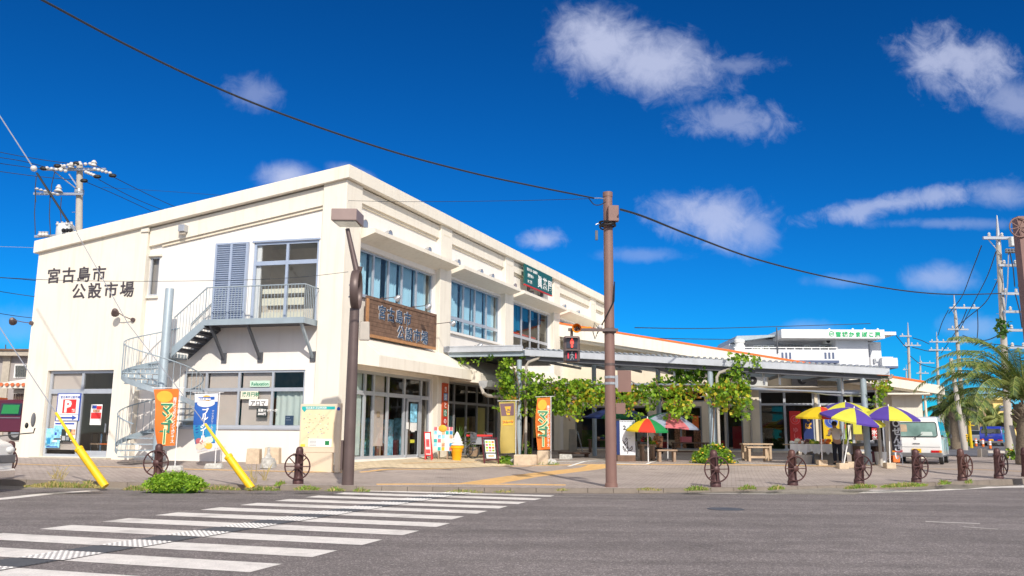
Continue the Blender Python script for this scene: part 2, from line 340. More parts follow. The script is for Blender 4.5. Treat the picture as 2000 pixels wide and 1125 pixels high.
mk('leaf_a',(.22,.40,.03),.55,var=.3,vs=9,trl=.35); mk('leaf_b',(.40,.58,.05),.55,var=.3,vs=9,trl=.45); mk('leaf_c',(.07,.17,.02),.6,var=.3,vs=9,trl=.25); mk('leaf_y',(.68,.58,.05),.6,var=.3,vs=9,trl=.4); mk('leaf_o',(.55,.25,.05),.6,var=.3,vs=9,trl=.3)
mk('grass',(.20,.27,.05),.7,var=.35,vs=6,trl=.3); mk('straw',(.45,.36,.14),.8,var=.3,vs=6,trl=.2); mk('bark',(.19,.15,.11),.95,var=.35,vs=14,bump=.8,bs=18); mk('vinestem',(.16,.10,.06),.9,var=.2)
mk('palm_a',(.17,.25,.05),.55,var=.25,vs=3,trl=.25); mk('palm_b',(.30,.33,.09),.6,var=.25,vs=3,trl=.25); mk('palm_c',(.07,.12,.035),.6,var=.25,vs=3,trl=.15)
mk('cone_y',(.92,.44,.01),.35,var=.03); mk('icecream',(.78,.76,.74),.35,var=.04); mk('skin',(.50,.29,.19),.6,var=.04); mk('hair',(.015,.012,.01),.6,var=.1); mk('shirt',(.74,.72,.72),.85,var=.05); mk('trousers',(.012,.014,.025),.85,var=.1); mk('capblue',(.30,.45,.55),.8)
mk('farwall',(.74,.75,.78),.8,var=.03,vs=.6,streak=.15,dcol=(.5,.5,.52)); mk('fargrey',(.40,.40,.42),.8,var=.05,vs=.8,streak=.2,dcol=(.3,.3,.3)); mk('navytrim',(.10,.13,.22),.7); mk('signgreen',(.01,.42,.14),.5,var=0); mk('yelbuild',(.82,.62,.22),.8,var=.04); mk('olivebuild',(.34,.30,.20),.85,var=.1)  # second one: the far house's own dark grey, reused on roofs and doors
mk('insul',(.60,.58,.56),.25,var=.02); mk('wire',(.02,.025,.035),.6,var=0); mk('wiregrey',(.35,.36,.4),.5,.3,var=0); mk('transformer',(.58,.60,.60),.5,var=.08,streak=.2)
mk('redled',(1,.05,.03),.4,var=0,emit=1.6); mk('redled_dim',(.75,.03,.05),.4,var=0,emit=.35); mk('lensgrey',(.035,.04,.06),.3,var=.1,coat=.6); mk('mangrey',(.45,.46,.48),.5,var=0); mk('lampglass',(.30,.33,.31),.2,var=.2,vs=20,coat=.5)
mk('markpaint',(.74,.70,.66),.75,var=.10,vs=5,fine=.18,fs=70,dirt=.9,dcol=(.36,.33,.31)); mk('dotwhite',(.82,.80,.78),.6,var=.03); mk('tactwhite',(.47,.45,.44),.7,var=.05,fine=.08,fs=90); mk('tactdark',(.095,.10,.115),.8,var=.08,fine=.1,fs=90); mk('tactyellow',(.70,.43,.17),.85,var=.12,vs=5,fine=.08,fs=70,dirt=.4,dcol=(.4,.3,.2))
mk('silver',(.47,.48,.50),.3,.6,var=.05); mk('palegreen',(.55,.75,.6),.6,var=.05); mk('chalk',(.02,.03,.03),.7,var=0); mk('chalkblue',(.02,.05,.10),.7,var=0); mk('papery',(.78,.68,.2),.7)
glassmat('glass',(.86,.88,.88),1.0); glassmat('glass_dark',(.74,.75,.73),.65); glassmat('glass_tint',(.74,.86,.92),1.0)
# road and paving
def roadmat(name,base,agg,patch,scale=1.0):
    mt=bpy.data.materials.new(name); mt.use_nodes=True; t=mt.node_tree; b=t.nodes['Principled BSDF']; L=t.links
    ge=t.nodes.new('ShaderNodeNewGeometry'); pos=ge.outputs['Position']
    def tex(s,d=4,ro=.6,vec=None):
        n=t.nodes.new('ShaderNodeTexNoise'); n.inputs['Scale'].default_value=s; n.inputs['Detail'].default_value=d; n.inputs['Roughness'].default_value=ro; L.new(vec if vec is not None else pos,n.inputs['Vector']); return n.outputs[0]
    def ramp(v,pts):
        r=t.nodes.new('ShaderNodeValToRGB'); L.new(v,r.inputs[0]); e=r.color_ramp.elements
        while len(e)<len(pts): e.new(.5)
        for k,(p,c) in zip(e,pts): k.position=p; k.color=(c,c,c,1)
        return r.outputs[0]
    def mul(a,bb,f=1):
        n=t.nodes.new('ShaderNodeMix'); n.data_type='RGBA'; n.blend_type='MULTIPLY'; n.inputs[0].default_value=f
        if isinstance(a,tuple): n.inputs[6].default_value=(*a,1)
        else: L.new(a,n.inputs[6])
        L.new(bb,n.inputs[7]); return n.outputs[2]
    c=mul(base,ramp(tex(.35,6,.65),[(.3,1-patch),(.7,1+patch*.6)]))
    c=mul(c,ramp(tex(2.5,5,.6),[(.3,.86),(.7,1.1)]))
    v=t.nodes.new('ShaderNodeTexVoronoi'); v.inputs['Scale'].default_value=95*scale; L.new(pos,v.inputs['Vector'])
    c=mul(c,ramp(v.outputs['Distance'],[(0,1+agg*1.4),(.35,1.0),(.75,1-agg*.9)]))
    v2=t.nodes.new('ShaderNodeTexVoronoi'); v2.inputs['Scale'].default_value=70*scale; L.new(pos,v2.inputs['Vector'])
    s2=t.nodes.new('ShaderNodeSeparateColor'); L.new(v2.outputs['Color'],s2.inputs[0])
    c=mul(c,ramp(s2.outputs[0],[(0,1-agg),(.8,1),(.93,1+agg*1.8)]))
    mp=t.nodes.new('ShaderNodeMapping'); mp.inputs['Scale'].default_value=(.12,1.4,1); mp.inputs['Rotation'].default_value=(0,0,.12); L.new(pos,mp.inputs['Vector'])
    c=mul(c,ramp(tex(1.0,5,.6,mp.outputs[0]),[(.35,.78),(.6,1.06)]))
    # cracks and tar spots
    mp2=t.nodes.new('ShaderNodeMapping'); mp2.inputs['Scale'].default_value=(1.6,5,1); L.new(pos,mp2.inputs['Vector'])
    c=mul(c,ramp(tex(1.7,3,.5,mp2.outputs[0]),[(.24,.45),(.29,1)]))
    L.new(c,b.inputs['Base Color']); b.inputs['Roughness'].default_value=.88; b.inputs['Specular IOR Level'].default_value=.3
    bn=t.nodes.new('ShaderNodeBump'); bn.inputs['Strength'].default_value=.5; bn.inputs['Distance'].default_value=.006; L.new(v.outputs['Distance'],bn.inputs['Height']); L.new(bn.outputs[0],b.inputs['Normal'])
    MT[name]=mt
roadmat('asphalt',(.262,.232,.226),.36,.17)
roadmat('asphalt_far',(.17,.17,.19),.2,.10); roadmat('groundmat',(.30,.27,.23),.2,.2)
def pavemat(name,c1,c2,bw,bh,rot):
    mt=bpy.data.materials.new(name); mt.use_nodes=True; t=mt.node_tree; b=t.nodes['Principled BSDF']; L=t.links
    ge=t.nodes.new('ShaderNodeNewGeometry'); mp=t.nodes.new('ShaderNodeMapping'); mp.inputs['Rotation'].default_value=(0,0,rot); L.new(ge.outputs['Position'],mp.inputs['Vector'])
    br=t.nodes.new('ShaderNodeTexBrick'); br.inputs['Color1'].default_value=(*c1,1); br.inputs['Color2'].default_value=(*c2,1); br.inputs['Mortar'].default_value=(c1[0]*.7,c1[1]*.68,c1[2]*.66,1)
    br.inputs['Scale'].default_value=1; br.inputs['Mortar Size'].default_value=.012; br.inputs['Brick Width'].default_value=bw; br.inputs['Row Height'].default_value=bh; L.new(mp.outputs[0],br.inputs['Vector'])
    def mulc(a,s,lo,hi,p0=.3,p1=.7,det=5):
        n=t.nodes.new('ShaderNodeTexNoise'); n.inputs['Scale'].default_value=s; n.inputs['Detail'].default_value=det; L.new(ge.outputs['Position'],n.inputs['Vector'])
        r=t.nodes.new('ShaderNodeMapRange'); L.new(n.outputs[0],r.inputs[0]); r.inputs[1].default_value=p0; r.inputs[2].default_value=p1; r.inputs[3].default_value=lo; r.inputs[4].default_value=hi
        m=t.nodes.new('ShaderNodeMix'); m.data_type='RGBA'; m.blend_type='MULTIPLY'; m.inputs[0].default_value=1; L.new(a,m.inputs[6]); L.new(r.outputs[0],m.inputs[7]); return m.outputs[2]
    c=mulc(br.outputs[0],.5,.82,1.12); c=mulc(c,7,.85,1.12); c=mulc(c,45,.85,1.15); c=mulc(c,1.6,.55,1,.25,.36)
    L.new(c,b.inputs['Base Color']); b.inputs['Roughness'].default_value=.9
    bn=t.nodes.new('ShaderNodeBump'); bn.inputs['Strength'].default_value=.4; bn.inputs['Distance'].default_value=.01; L.new(br.outputs['Fac'],bn.inputs['Height']); bn.invert=True; L.new(bn.outputs[0],b.inputs['Normal'])
    MT[name]=mt
pavemat('paving',(.40,.335,.30),(.45,.385,.345),.22,.11,.25); pavemat('apronmat',(.66,.54,.36),(.70,.58,.40),.3,.3,.25)
# ================================================================ ground
def kerb_y(x):
    pts=[(-70,20.9),(-12,20.38),(-3.6,20.25),(0,20.0),(3.2,20.15),(6.5,21.0),(9.35,22.2),(12.3,23.7),(15.2,25.4),(22,30.0),(70,64)]
    for (a,b),(c,d) in zip(pts,pts[1:]):
        if x<=c:
            t=(x-a)/(c-a); return b+(d-b)*t
    return pts[-1][1]
def ks(x):      # smoothed
    return (kerb_y(x-1.2)+kerb_y(x-.6)+2*kerb_y(x)+kerb_y(x+.6)+kerb_y(x+1.2))/6
def sheet(name,mat,poly_fn,xs,ss,z,parent=None,label=None,kind='structure'):
    mb=MB(); idx={}
    for i,x in enumerate(xs):
        for j,s in enumerate(ss):
            X,Y=poly_fn(x,s); idx[i,j]=mb._a((X,Y,z(X,Y)))
    for i in range(len(xs)-1):
        for j in range(len(ss)-1):
            mb.f.append([idx[i,j],idx[i+1,j],idx[i+1,j+1],idx[i,j+1]]); mb.mi.append(0)
    return mb.build(name,mat,parent,smooth=True,kind=kind if parent is None else None,label=label)
def fr(a,b,n): return [a+(b-a)*i/n for i in range(n+1)]
# the wide ground, one sheet to the horizon
mb=MB()
mb.face((-2500,-800,-.06),(2500,-800,-.06),(2500,19,-.06),(-2500,19,-.06))
xs=[-2500,-400,-120,-70]+fr(-60,60,60)+[70,120,400,2500]
ysn=[19]+fr(22,90,34)+[140,400,3500]
idx={}
for i,x in enumerate(xs):
    for j,y in enumerate(ysn): idx[i,j]=mb._a((x,y,-.06 if y<ks(x)+.3 else G0(x,y)-.03))
for i in range(len(xs)-1):
    for j in range(len(ysn)-1): mb.f.append([idx[i,j],idx[i+1,j],idx[i+1,j+1],idx[i,j+1]]); mb.mi.append(0)
ground=mb.build('ground','groundmat',None,kind='structure')
# road (flat) up to the kerb line
xr_=[-300,-120]+fr(-70,70,140)+[120,300]
mb=MB()
for a,b in zip(xr_,xr_[1:]):
    ya=ks(a)+.03 if abs(a)<=70 else ks(70 if a>0 else -70)+.03; yb=ks(b)+.03 if abs(b)<=70 else ks(70 if b>0 else -70)+.03
    mb.face((a,-60,0),(b,-60,0),(b,yb,0),(a,ya,0))
road=mb.build('road','asphalt',None,kind='structure')
# pavement
def pf(x,s): return x,ks(x)+.16+s
pavement=sheet('pavement','paving',pf,fr(-45,45,180),[0,.3,.6,1,1.5,2,2.5,3]+fr(3.5,32,57),lambda x,y:G(x,y))
# kerb: one stone after another
kerb=thing('kerb',None,None,(0,20,0),kind='structure')
def kerb_pts(x0,x1,step):
    x=x0; out=[Vector((x,ks(x)))]
    while x<x1:
        dx=.02; t=Vector((dx,ks(x+dx)-ks(x))).normalized(); x+=t.x*step; out.append(Vector((x,ks(x))))
    return out
kp=kerb_pts(-24,24,.6)
for a,b in zip(kp,kp[1:]):
    t=(b-a).normalized(); n=Vector((-t.y,t.x)); a2=a+t*.006; b2=b-t*.006; j=random.uniform(-.004,.004)
    h=lambda p:G(p.x,p.y+.16)+.003+j*.5
    mb=MB(); A,B,C_,D=a2,b2,b2+n*.16,a2+n*.16
    mb.hexa([(A.x,A.y,-.05),(B.x,B.y,-.05),(C_.x,C_.y,-.05),(D.x,D.y,-.05),(A.x+n.x*.02,A.y+n.y*.02,h(A)),(B.x+n.x*.02,B.y+n.y*.02,h(B)),(C_.x,C_.y,h(C_)),(D.x,D.y,h(D))])
    mb.build('kerb_stone','kerb',kerb)
# concrete gutter strip
mb=MB()
for a,b in zip(kp,kp[1:]):
    mb.face((a.x,a.y-.32,.003),(b.x,b.y-.32,.003),(b.x,b.y,.003),(a.x,a.y,.003))
mb.build('gutter','kerb',road)
# ---- zebra crossing
cs=Vector((.955,-.295,0)); cc=Vector((.285,.96,0)).normalized()
O=onz(77,1033.7,0)
def zp(s,c,z=.004): p=O+cs*s+cc*c; return (p.x,p.y,z)
LEFTS=[onz(x,y,0) for x,y in [(77,1033.7),(184,1016),(276.5,1001.5),(362,991.7),(434,983),(499,976),(560,970),(609,963.7)]]
per=1.09; wd=.56; LEN=4.62
for i in range(-4,9):
    c0=i*per+(-.03*i if i>3 else 0)*0; s0=.05*i*.9; 
    if i>=8: wd_=.4
    else: wd_=wd
    segs=[(s0,s0+2.038),(s0+2.642,s0+LEN+(.22 if i<3 else 0))]
    for a,b in segs:
        mb=MB(); n=8
        for k in range(n):
            x0=a+(b-a)*k/n; x1=a+(b-a)*(k+1)/n
            mb.face(zp(x0,c0),zp(x1,c0),zp(x1,c0+wd_),zp(x0,c0+wd_))
        mb.build('crossing_stripe','markpaint',road)
    # guide panel with raised dots on the stripe, ribbed dark panel in the gap
    mb=MB(); a,b=s0+2.05,s0+2.63
    mb.face(zp(a,c0-.01,.009),zp(b,c0-.01,.009),zp(b,c0+wd_+.01,.009),zp(a,c0+wd_+.01,.009))
    mb.k=1
    for p in range(8):
        for q in range(7):
            ce=O+cs*(a+.036+p*.073)+cc*(c0+.03+q*.083)
            r=.022; t=[mb._a((ce.x+r*math.cos(w*math.pi/3),ce.y+r*math.sin(w*math.pi/3),.010)) for w in range(6)]; u_=[mb._a((ce.x+.6*r*math.cos(w*math.pi/3),ce.y+.6*r*math.sin(w*math.pi/3),.016)) for w in range(6)]
            for w in range(6): mb.f.append([t[w],t[(w+1)%6],u_[(w+1)%6],u_[w]]); mb.mi.append(1)
            mb.f.append(u_); mb.mi.append(1)
    mb.build('guide_panel',['tactwhite','dotwhite'],road)
    mb=MB(); c1=c0+wd_+.02; c2=c0+per-.03
    if i<8:
        mb.face(zp(a,c1,.006),zp(b,c1,.006),zp(b,c2,.006),zp(a,c2,.006))
        for q in range(7):
            w=c1+.03+q*(c2-c1-.04)/7
            P=[zp(a+.02,w,.007),zp(b-.02,w,.007),zp(b-.02,w+.03,.007),zp(a+.02,w+.03,.007)]
            mb.hexa([*P,*[(p[0],p[1],.012) for p in P]])
        mb.build('guide_panel','tactdark',road,label='dark ribbed guide panel')
def strip(name,mat,pts,w,parent,zf=lambda x,y:.004,n=12,solid=False):
    """flat painted band along points"""
    mb=MB(); P=[]
    for (a,b) in zip(pts,pts[1:]):
        for k in range(n): P.append(Vector(a[:2]).lerp(Vector(b[:2]),k/n))
    P.append(Vector(pts[-1][:2]))
    q=[]
    for i,p in enumerate(P):
        t=(P[min(i+1,len(P)-1)]-P[max(i-1,0)]).normalized(); nn_=Vector((-t.y,t.x))*w/2; a=p+nn_; b=p-nn_
        q.append((mb._a((a.x,a.y,zf(a.x,a.y))),mb._a((b.x,b.y,zf(b.x,b.y)))))
    for a,b in zip(q,q[1:]): mb.f.append([a[0],a[1],b[1],b[0]]); mb.mi.append(0)
    return mb.build(name,mat,parent)
p=[onz(-160,985,0),onz(0,975,0),onz(90,965,0),onz(185,958.5,0)]
strip('stop_line','markpaint',p,.36,road)
strip('edge_line','markpaint',[onz(x,y,0) for x,y in [(1362,963),(1500,964.5),(1650,963),(1800,959),(1900,954),(2000,949.5),(2100,944)]],.34,road,n=6)
for a,b,w in [((1485,960),(1640,957.7),.36),((1640,957.7),(1800,958),.34),((1765,952.3),(2010,951.5),.45),((1895,947),(2060,945),.4)]:
    strip('hatching_stripe','markpaint',[onz(*a,0),onz(*b,0)],w,road,zf=lambda x,y:.0045)
strip('worn_line','markpaint',[onz(1808,1019,0),onz(1914,1023,0)],.07,road)
strip('worn_line','markpaint',[onz(1880,1029,0),onz(1950,1034,0)],.04,road)
for (px,py,r) in [(1417,994.5,.33),(1322,962,.36)]:
    c=onz(px,py,0); mb=MB(); mb.lathe((c.x,c.y,.0),[(r,.001),(r,.008),(r*.9,.010),(r*.88,.006),(.03,.007)],24)
    mb.build('manhole_cover','darksteel',road)
# tactile paving on the pavement, tile by tile where it shows
def tiles(pts,rows,parent,size=.3,yoff=0):
    acc=0; P=[Vector(p[:2]) for p in pts]
    for a,b in zip(P,P[1:]):
        L=(b-a).length; t=(b-a)/L; n=Vector((-t.y,t.x)); k=int(L/size)
        for i in range(k):
            for r in range(rows):
                c=a+t*(i+.5)*size+n*(r-(rows-1)/2)*size; h=size/2-.004; mb=MB(); j=random.uniform(0,.003)
                co=[c-t*h-n*h,c+t*h-n*h,c+t*h+n*h,c-t*h+n*h]
                mb.hexa([*[(q.x,q.y,G(q.x,q.y)-.01) for q in co],*[(q.x,q.y,G(q.x,q.y)+.006+j) for q in co]])
                mb.build('tactile_tile','tactyellow',parent)
KT=[gp(735,946),gp(915,945),gp(1120,947.5)]
tiles(KT,1,pavement)
tiles([gp(925,946),gp(1025,930),gp(1178,907.5)],3,pavement)
Lpts=[(-60,904.5),(35,906.6),(200,911.5),(400,917.5),(600,922.5),(720,921),(820,917)]
zt_=lambda x,y:G(x,y)+.006
strip('tactile_strip','tactyellow',[gp(*q) for q in Lpts+[(960,911),(1090,908.5)]],.16,pavement,zf=zt_,n=10)
strip('tactile_strip','tactyellow',[gp(*q) for q in [(1090,908.5),(1190,907.5),(1350,907.5),(1500,908.5),(1650,911),(1800,914.5),(1900,917),(2000,921),(2100,925)]],.2,pavement,zf=zt_,n=10)
for a,b in [((1030,902.5),(1190,901)),((1110,911),(1190,897)),((1195,905.5),(1262,907)),((1262,907.5),(1296,899)),((1430,899),(1452,894)),((1436,905),(1640,909)),((1440,900),(1540,903))]:
    strip('parking_line','whitepaint',[gp(*a),gp(*b)],.12,pavement,zf=zt_)
# entrance apron: pale slab rising to the doors
ap=[gp(667,920.5),gp(850,915.5),gp(996,908.5),gp(1000,893)]
mb=MB(); nu,nv=14,8
A0,A1=Vector(ap[0]),Vector(ap[2]); 
for i in range(nu):
    for j in range(nv):
        def q(i,j):
            t=i/nu; f=A0.lerp(A1,t) if t<.0 else (A0.lerp(Vector(ap[1]),t/.5) if t<.5 else Vector(ap[1]).lerp(A1,(t-.5)/.5)); bck=RF.P(.15+t*12.5,-.3,0)
            p=f.lerp(bck,j/nv); return (p.x,p.y,G(p.x,p.y)+.012+.19*sm(0,1,j/nv)*0+.0)
        mb.face(q(i,j),q(i+1,j),q(i+1,j+1),q(i,j+1))
mb.build('entrance_apron','apronmat',None,kind='structure')
strip('apron_inlay','tactyellow',[gp(785,905,.012),gp(900,903,.012),gp(1000,895,.012)],.12,pavement,zf=lambda x,y:G(x,y)+.018)
strip('apron_inlay','tactyellow',[gp(825,894,.012),gp(850,895.5,.012)],.3,pavement,zf=lambda x,y:G(x,y)+.018)
# side street going away on the right, pale ground by it
SSz=lambda d:(lambda x,y:G0(x,y)+d)
def quadsheet(name,mat,c,z,n=20):
    mb=MB(); c=[Vector(q[:2]) for q in c]
    g=lambda i,j:(lambda p:(p.x,p.y,z(p.x,p.y)))(c[0].lerp(c[1],i/n).lerp(c[3].lerp(c[2],i/n),j/n))
    for i in range(n):
        for j in range(n): mb.face(g(i,j),g(i+1,j),g(i+1,j+1),g(i,j+1))
    return mb.build(name,mat,None,kind='structure')
quadsheet('side_street','asphalt_far',[(21,46),(45,43),(75,150),(48,150)],SSz(.035))
quadsheet('parking_ground','asphalt_far',[(-80,33),(-17.6,31.4),(-22,80),(-80,80)],SSz(.02))
# ================================================================ walls with openings
def wall(mb,F,u0,u1,z0,z1,v0,v1,ops=(),ztop=None,zbot=None):
    us=sorted({u0,u1,*[o[0] for o in ops],*[o[1] for o in ops]}); zs=sorted({z0,z1,*[o[2] for o in ops],*[o[3] for o in ops]})
    us=[u for u in us if u0<=u<=u1]; zs=[z for z in zs if z0<=z<=z1]
    def zz(u,z): return ztop(u) if (ztop and z==z1) else z
    hole=lambda a,b,c,d:any(o[0]<=a and b<=o[1] and o[2]<=c and d<=o[3] for o in ops)
    S={}
    for i in range(len(us)-1):
        for j in range(len(zs)-1): S[i,j]=not hole(us[i],us[i+1],zs[j],zs[j+1])
    for (i,j),s in S.items():
        if not s: continue
        a,b,c,d=us[i],us[i+1],zs[j],zs[j+1]
        for v in (v1,v0):
            q=[F.P(a,v,zz(a,c)),F.P(b,v,zz(b,c)),F.P(b,v,zz(b,d)),F.P(a,v,zz(a,d))]
            mb.face(*(q if v==v1 else q[::-1]))
        for (di,dj,e) in ((-1,0,[(a,c),(a,d)]),(1,0,[(b,c),(b,d)]),(0,-1,[(a,c),(b,c)]),(0,1,[(a,d),(b,d)])):
            if not S.get((i+di,j+dj),False):
                (x0,y0),(x1,y1)=e; mb.face(F.P(x0,v1,zz(x0,y0)),F.P(x1,v1,zz(x1,y1)),F.P(x1,v0,zz(x1,y1)),F.P(x0,v0,zz(x0,y0)))
def window(parent,F,u0,u1,z0,z1,v,mull=(),rails=(),fw_=.06,mat='alu',glass='glass',dep=.07,name='window',panes=True,label=None,railh=None):
    mb=MB(); vb,vf=v-dep/2,v+dep/2
    mb.fb(F,u0,u1,vb,vf,z1-fw_,z1); mb.fb(F,u0,u1,vb,vf,z0,z0+fw_)
    us=[u0]+list(mull)+[u1]
    mb.fb(F,u0,u0+fw_,vb,vf,z0+fw_,z1-fw_); mb.fb(F,u1-fw_,u1,vb,vf,z0+fw_,z1-fw_)
    for m_ in mull: mb.fb(F,m_-fw_*.55,m_+fw_*.55,vb-.004,vf+.004,z0+fw_,z1-fw_)
    rh=railh or fw_
    for r_ in rails:
        for a,b in zip(us,us[1:]): mb.fb(F,a+fw_*.56,b-fw_*.56,vb+.004,vf-.004,r_-rh/2,r_+rh/2)
    w=mb.build(name,mat,parent,label=label)
    if panes:
        zs=[z0]+list(rails)+[z1]
        for a,b in zip(us,us[1:]):
            for c,d in zip(zs,zs[1:]):
                MB().face(F.P(a+.03,v,c+.03),F.P(b-.03,v,c+.03),F.P(b-.03,v,d-.03),F.P(a+.03,v,d-.03)).build('pane',glass,w)
    return w
def curtain(parent,F,u0,u1,z0,z1,v,mat='curtain',amp=.035,wav=.16,name='curtain'):
    mb=MB(); n=max(4,int((u1-u0)/(wav/5))); prev=None
    for i in range(n+1):
        u=u0+(u1-u0)*i/n; w=v+amp*math.sin(u*2*math.pi/wav+1.3*math.sin(u*5))
        c=(mb._a(F.P(u,w,z0)),mb._a(F.P(u,w,z1)))
        if prev: mb.f.append([prev[0],c[0],c[1],prev[1]]); mb.mi.append(0)
        prev=c
    return mb.build(name,mat,parent,smooth=True)
# ================================================================ the two-storey market hall
ZT=lambda u:10.12+.166*u if u<0 else 10.12
UE=29.4
hall=thing('market_building','two-storey cream market hall with a sloping roof edge and blue-curtained upper windows','building',LF.P(0,0,0))
# left (street) face ------------------------------------------------------
mb=MB(); wall(mb,LF,-12,-7.5,-.1,7,-.3,0,[(-11.1,-8.4,.47,3.42)],ztop=lambda u:ZT(u)-.3); mb.build('wall','cream',hall)
mb=MB(); wall(mb,LF,-7.5,-.85,-.1,9,-.52,-.22,[(-7.49,-7.1,6.0,7.38),(-3.45,-1.02,4.93,7.7),(-5.8,-1.3,1.5,3.36)],ztop=lambda u:ZT(u)-.3); mb.build('wall','whitewall',hall)
mb=MB(); mb.fbs(LF,-7.47,-.86,-.22,-.08,ZT(-7.47)-1.14,ZT(-7.47)-.50,ZT(-.86)-1.14,ZT(-.86)-.50); mb.build('beam','cream',hall)
mb=MB(); mb.fbs(LF,-7.0,-.86,-.219,-.15,ZT(-7)-1.24,ZT(-7)-1.141,ZT(-.86)-1.24,ZT(-.86)-1.141); mb.build('moulding','cream_dirty',hall)
mb=MB(); mb.fb(LF,-7.75,-7.45,-.02,.06,ZT(-7.6)-.62,ZT(-7.6)-.47); mb.build('bracket','cream',hall)
# corner pillar
def XY(F,u,v): p=F.P(u,v,0); return (p.x,p.y)
mb=MB(); poly=[XY(LF,-.85,0),XY(LF,0,0),XY(RF,.95,0),XY(RF,.95,-.55),XY(LF,-.85,-.55)]
mb.prism(poly,-.1,9.66); mb.build('corner_pillar','cream',hall,bev=.02)
# parapet band, mitred at the corner
v=.15
cA=LF.P(0,0,0); 
def inter(F1,v1,F2,v2):
    a=F1.P(0,v1,0); b=F2.P(0,v2,0); d1,d2=F1.d,F2.d; r=b-a; t=(r.x*d2.y-r.y*d2.x)/(d1.x*d2.y-d1.y*d2.x); return a+d1*t
co_=inter(LF,v,RF,v); ci_=inter(LF,-.3,RF,-.3)
pl=[LF.P(-12.12,v,0),co_,ci_,LF.P(-12.12,-.3,0)]
zt=[ZT(-12.12),10.12,10.12,ZT(-12.12)]; MB().prism([(p.x,p.y) for p in pl],[z-.45 for z in zt],zt).build('parapet_band','cream',hall,bev=.015)
pl=[co_,RF.P(UE+.1,v,0),RF.P(UE+.1,-.3,0),ci_]; MB().prism([(p.x,p.y) for p in pl],9.67,10.12).build('parapet_band','cream',hall,bev=.015)
# roof, back and end walls, floors
DB=26
bl=[LF.P(-12,-.31,0),ci_,RF.P(UE,-.31,0)]; bk=RF.P(UE,-.31,0)-LF.d*12; b4=LF.P(-12,-.31,0)+RF.d*UE
poly=[(p.x,p.y) for p in (bl[0],bl[1],bl[2],b4)]
def slab(z0,z1,mat,name,inset=0): MB().prism(poly,z0,z1).build(name,mat,hall)
MB().prism(poly,[7.6,9.6,9.6,7.6],[7.75,9.75,9.75,7.75]).build('roof','concrete',hall)
slab(3.95,4.35,'intwall','floor_slab'); slab(.05,.44,'intfloor','floor_slab')
def vw(a,b,z0,z1,name='wall',mat='cream',t=.15):
    a=Vector((a.x,a.y,0)); b=Vector((b.x,b.y,0)); d=(b-a).normalized(); n=Vector((-d.y,d.x,0))*t
    z0=z0 if isinstance(z0,tuple) else (z0,z0); z1=z1 if isinstance(z1,tuple) else (z1,z1)
    MB().hexa([a+Vector((0,0,z0[0])),b+Vector((0,0,z0[1])),b+n+Vector((0,0,z0[1])),a+n+Vector((0,0,z0[0])),a+Vector((0,0,z1[0])),b+Vector((0,0,z1[1])),b+n+Vector((0,0,z1[1])),a+n+Vector((0,0,z1[0]))]).build(name,mat,hall)
vw(bl[0],b4,-.1,7.7); vw(b4,bl[2],-.1,(7.7,9.6))
# inner partitions (lit rooms near the windows)
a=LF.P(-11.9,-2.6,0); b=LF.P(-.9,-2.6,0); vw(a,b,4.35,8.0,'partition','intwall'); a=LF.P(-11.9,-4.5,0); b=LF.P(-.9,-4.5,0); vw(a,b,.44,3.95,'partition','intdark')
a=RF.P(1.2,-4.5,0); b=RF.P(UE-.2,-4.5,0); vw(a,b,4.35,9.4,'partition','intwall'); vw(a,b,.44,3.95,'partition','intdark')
# shop door on the left pier
w=window(hall,LF,-11.08,-8.42,.47,3.41,-.16,[-9.72],[2.70],.09,'alu','glass',railh=.16)
MB().fb(LF,-11.0,-9.8,-.24,-.22,.7,3.3).build('blind','blind',w)
MB().fb(LF,-9.7,-8.5,-.16,-.12,.56,.68).build('kick_rail','alu',w)
MB().fb(LF,-8.62,-8.58,-.1,-.06,1.3,1.6).build('handle','silver',w)
MB().fb(LF,-11.3,-8.2,-.05,.25,.2,.45).build('step','concrete',hall)
# ground floor window
w=window(hall,LF,-5.8,-1.3,1.5,3.36,-.3,[-4.95,-3.72,-2.48],[2.73],.07,'alu','glass',railh=.12)
for a,b,c,d in [(-5.75,-5.0,1.55,3.3),(-4.9,-3.8,1.55,3.3),(-3.65,-2.55,1.55,3.3)]: MB().fb(LF,a,b,-.42,-.40,c,d).build('blind','blind',w)
curtain(w,LF,-2.42,-1.36,1.55,2.68,-.45,'curtain_pale',.025,.2)
MB().fb(LF,-5.9,-1.2,-.3,-.17,1.43,1.499).build('sill','alu',w)
# upper sliding door and louvred shutter
w=window(hall,LF,-3.45,-1.02,4.93,7.7,-.3,[-2.2],[6.98],.085,'alu_blue','glass',name='sliding_door',railh=.14)
MB().fb(LF,-3.5,-.98,-.22,-.19,7.7,7.76).build('lintel_trim','alu_blue',w)
MB().fb(LF,-3.38,-3.22,-.42,-.36,4.95,7.6).build('blind','white',w)
for z0,z1 in [(4.98,5.32),(5.55,5.8),(5.95,6.12)]:
    MB().fb(LF,-3.15,-1.6,-.46,-.43,z0,z1).build('frosted_band','filmcream',w)
mb=MB(); mb.fb(LF,-4.85,-3.6,-.21,-.15,4.98,7.72); sh=mb.build('louvre_shutter','alu_blue',hall)
mb=MB(); z=5.06
while z<7.62:
    for a,b in ((-4.78,-4.27),(-4.19,-3.67)): mb.hexa([LF.P(a,-.11,z),LF.P(b,-.11,z),LF.P(b,-.149,z+.035),LF.P(a,-.149,z+.035),LF.P(a,-.10,z+.012),LF.P(b,-.10,z+.012),LF.P(b,-.149,z+.05),LF.P(a,-.149,z+.05)])
    z+=.075
mb.build('slats','alu_blue',sh,kind='stuff')
mb=MB()
for a,b in ((-4.85,-4.78),(-4.27,-4.19),(-3.67,-3.6)): mb.fb(LF,a,b,-.149,-.09,4.98,7.72)
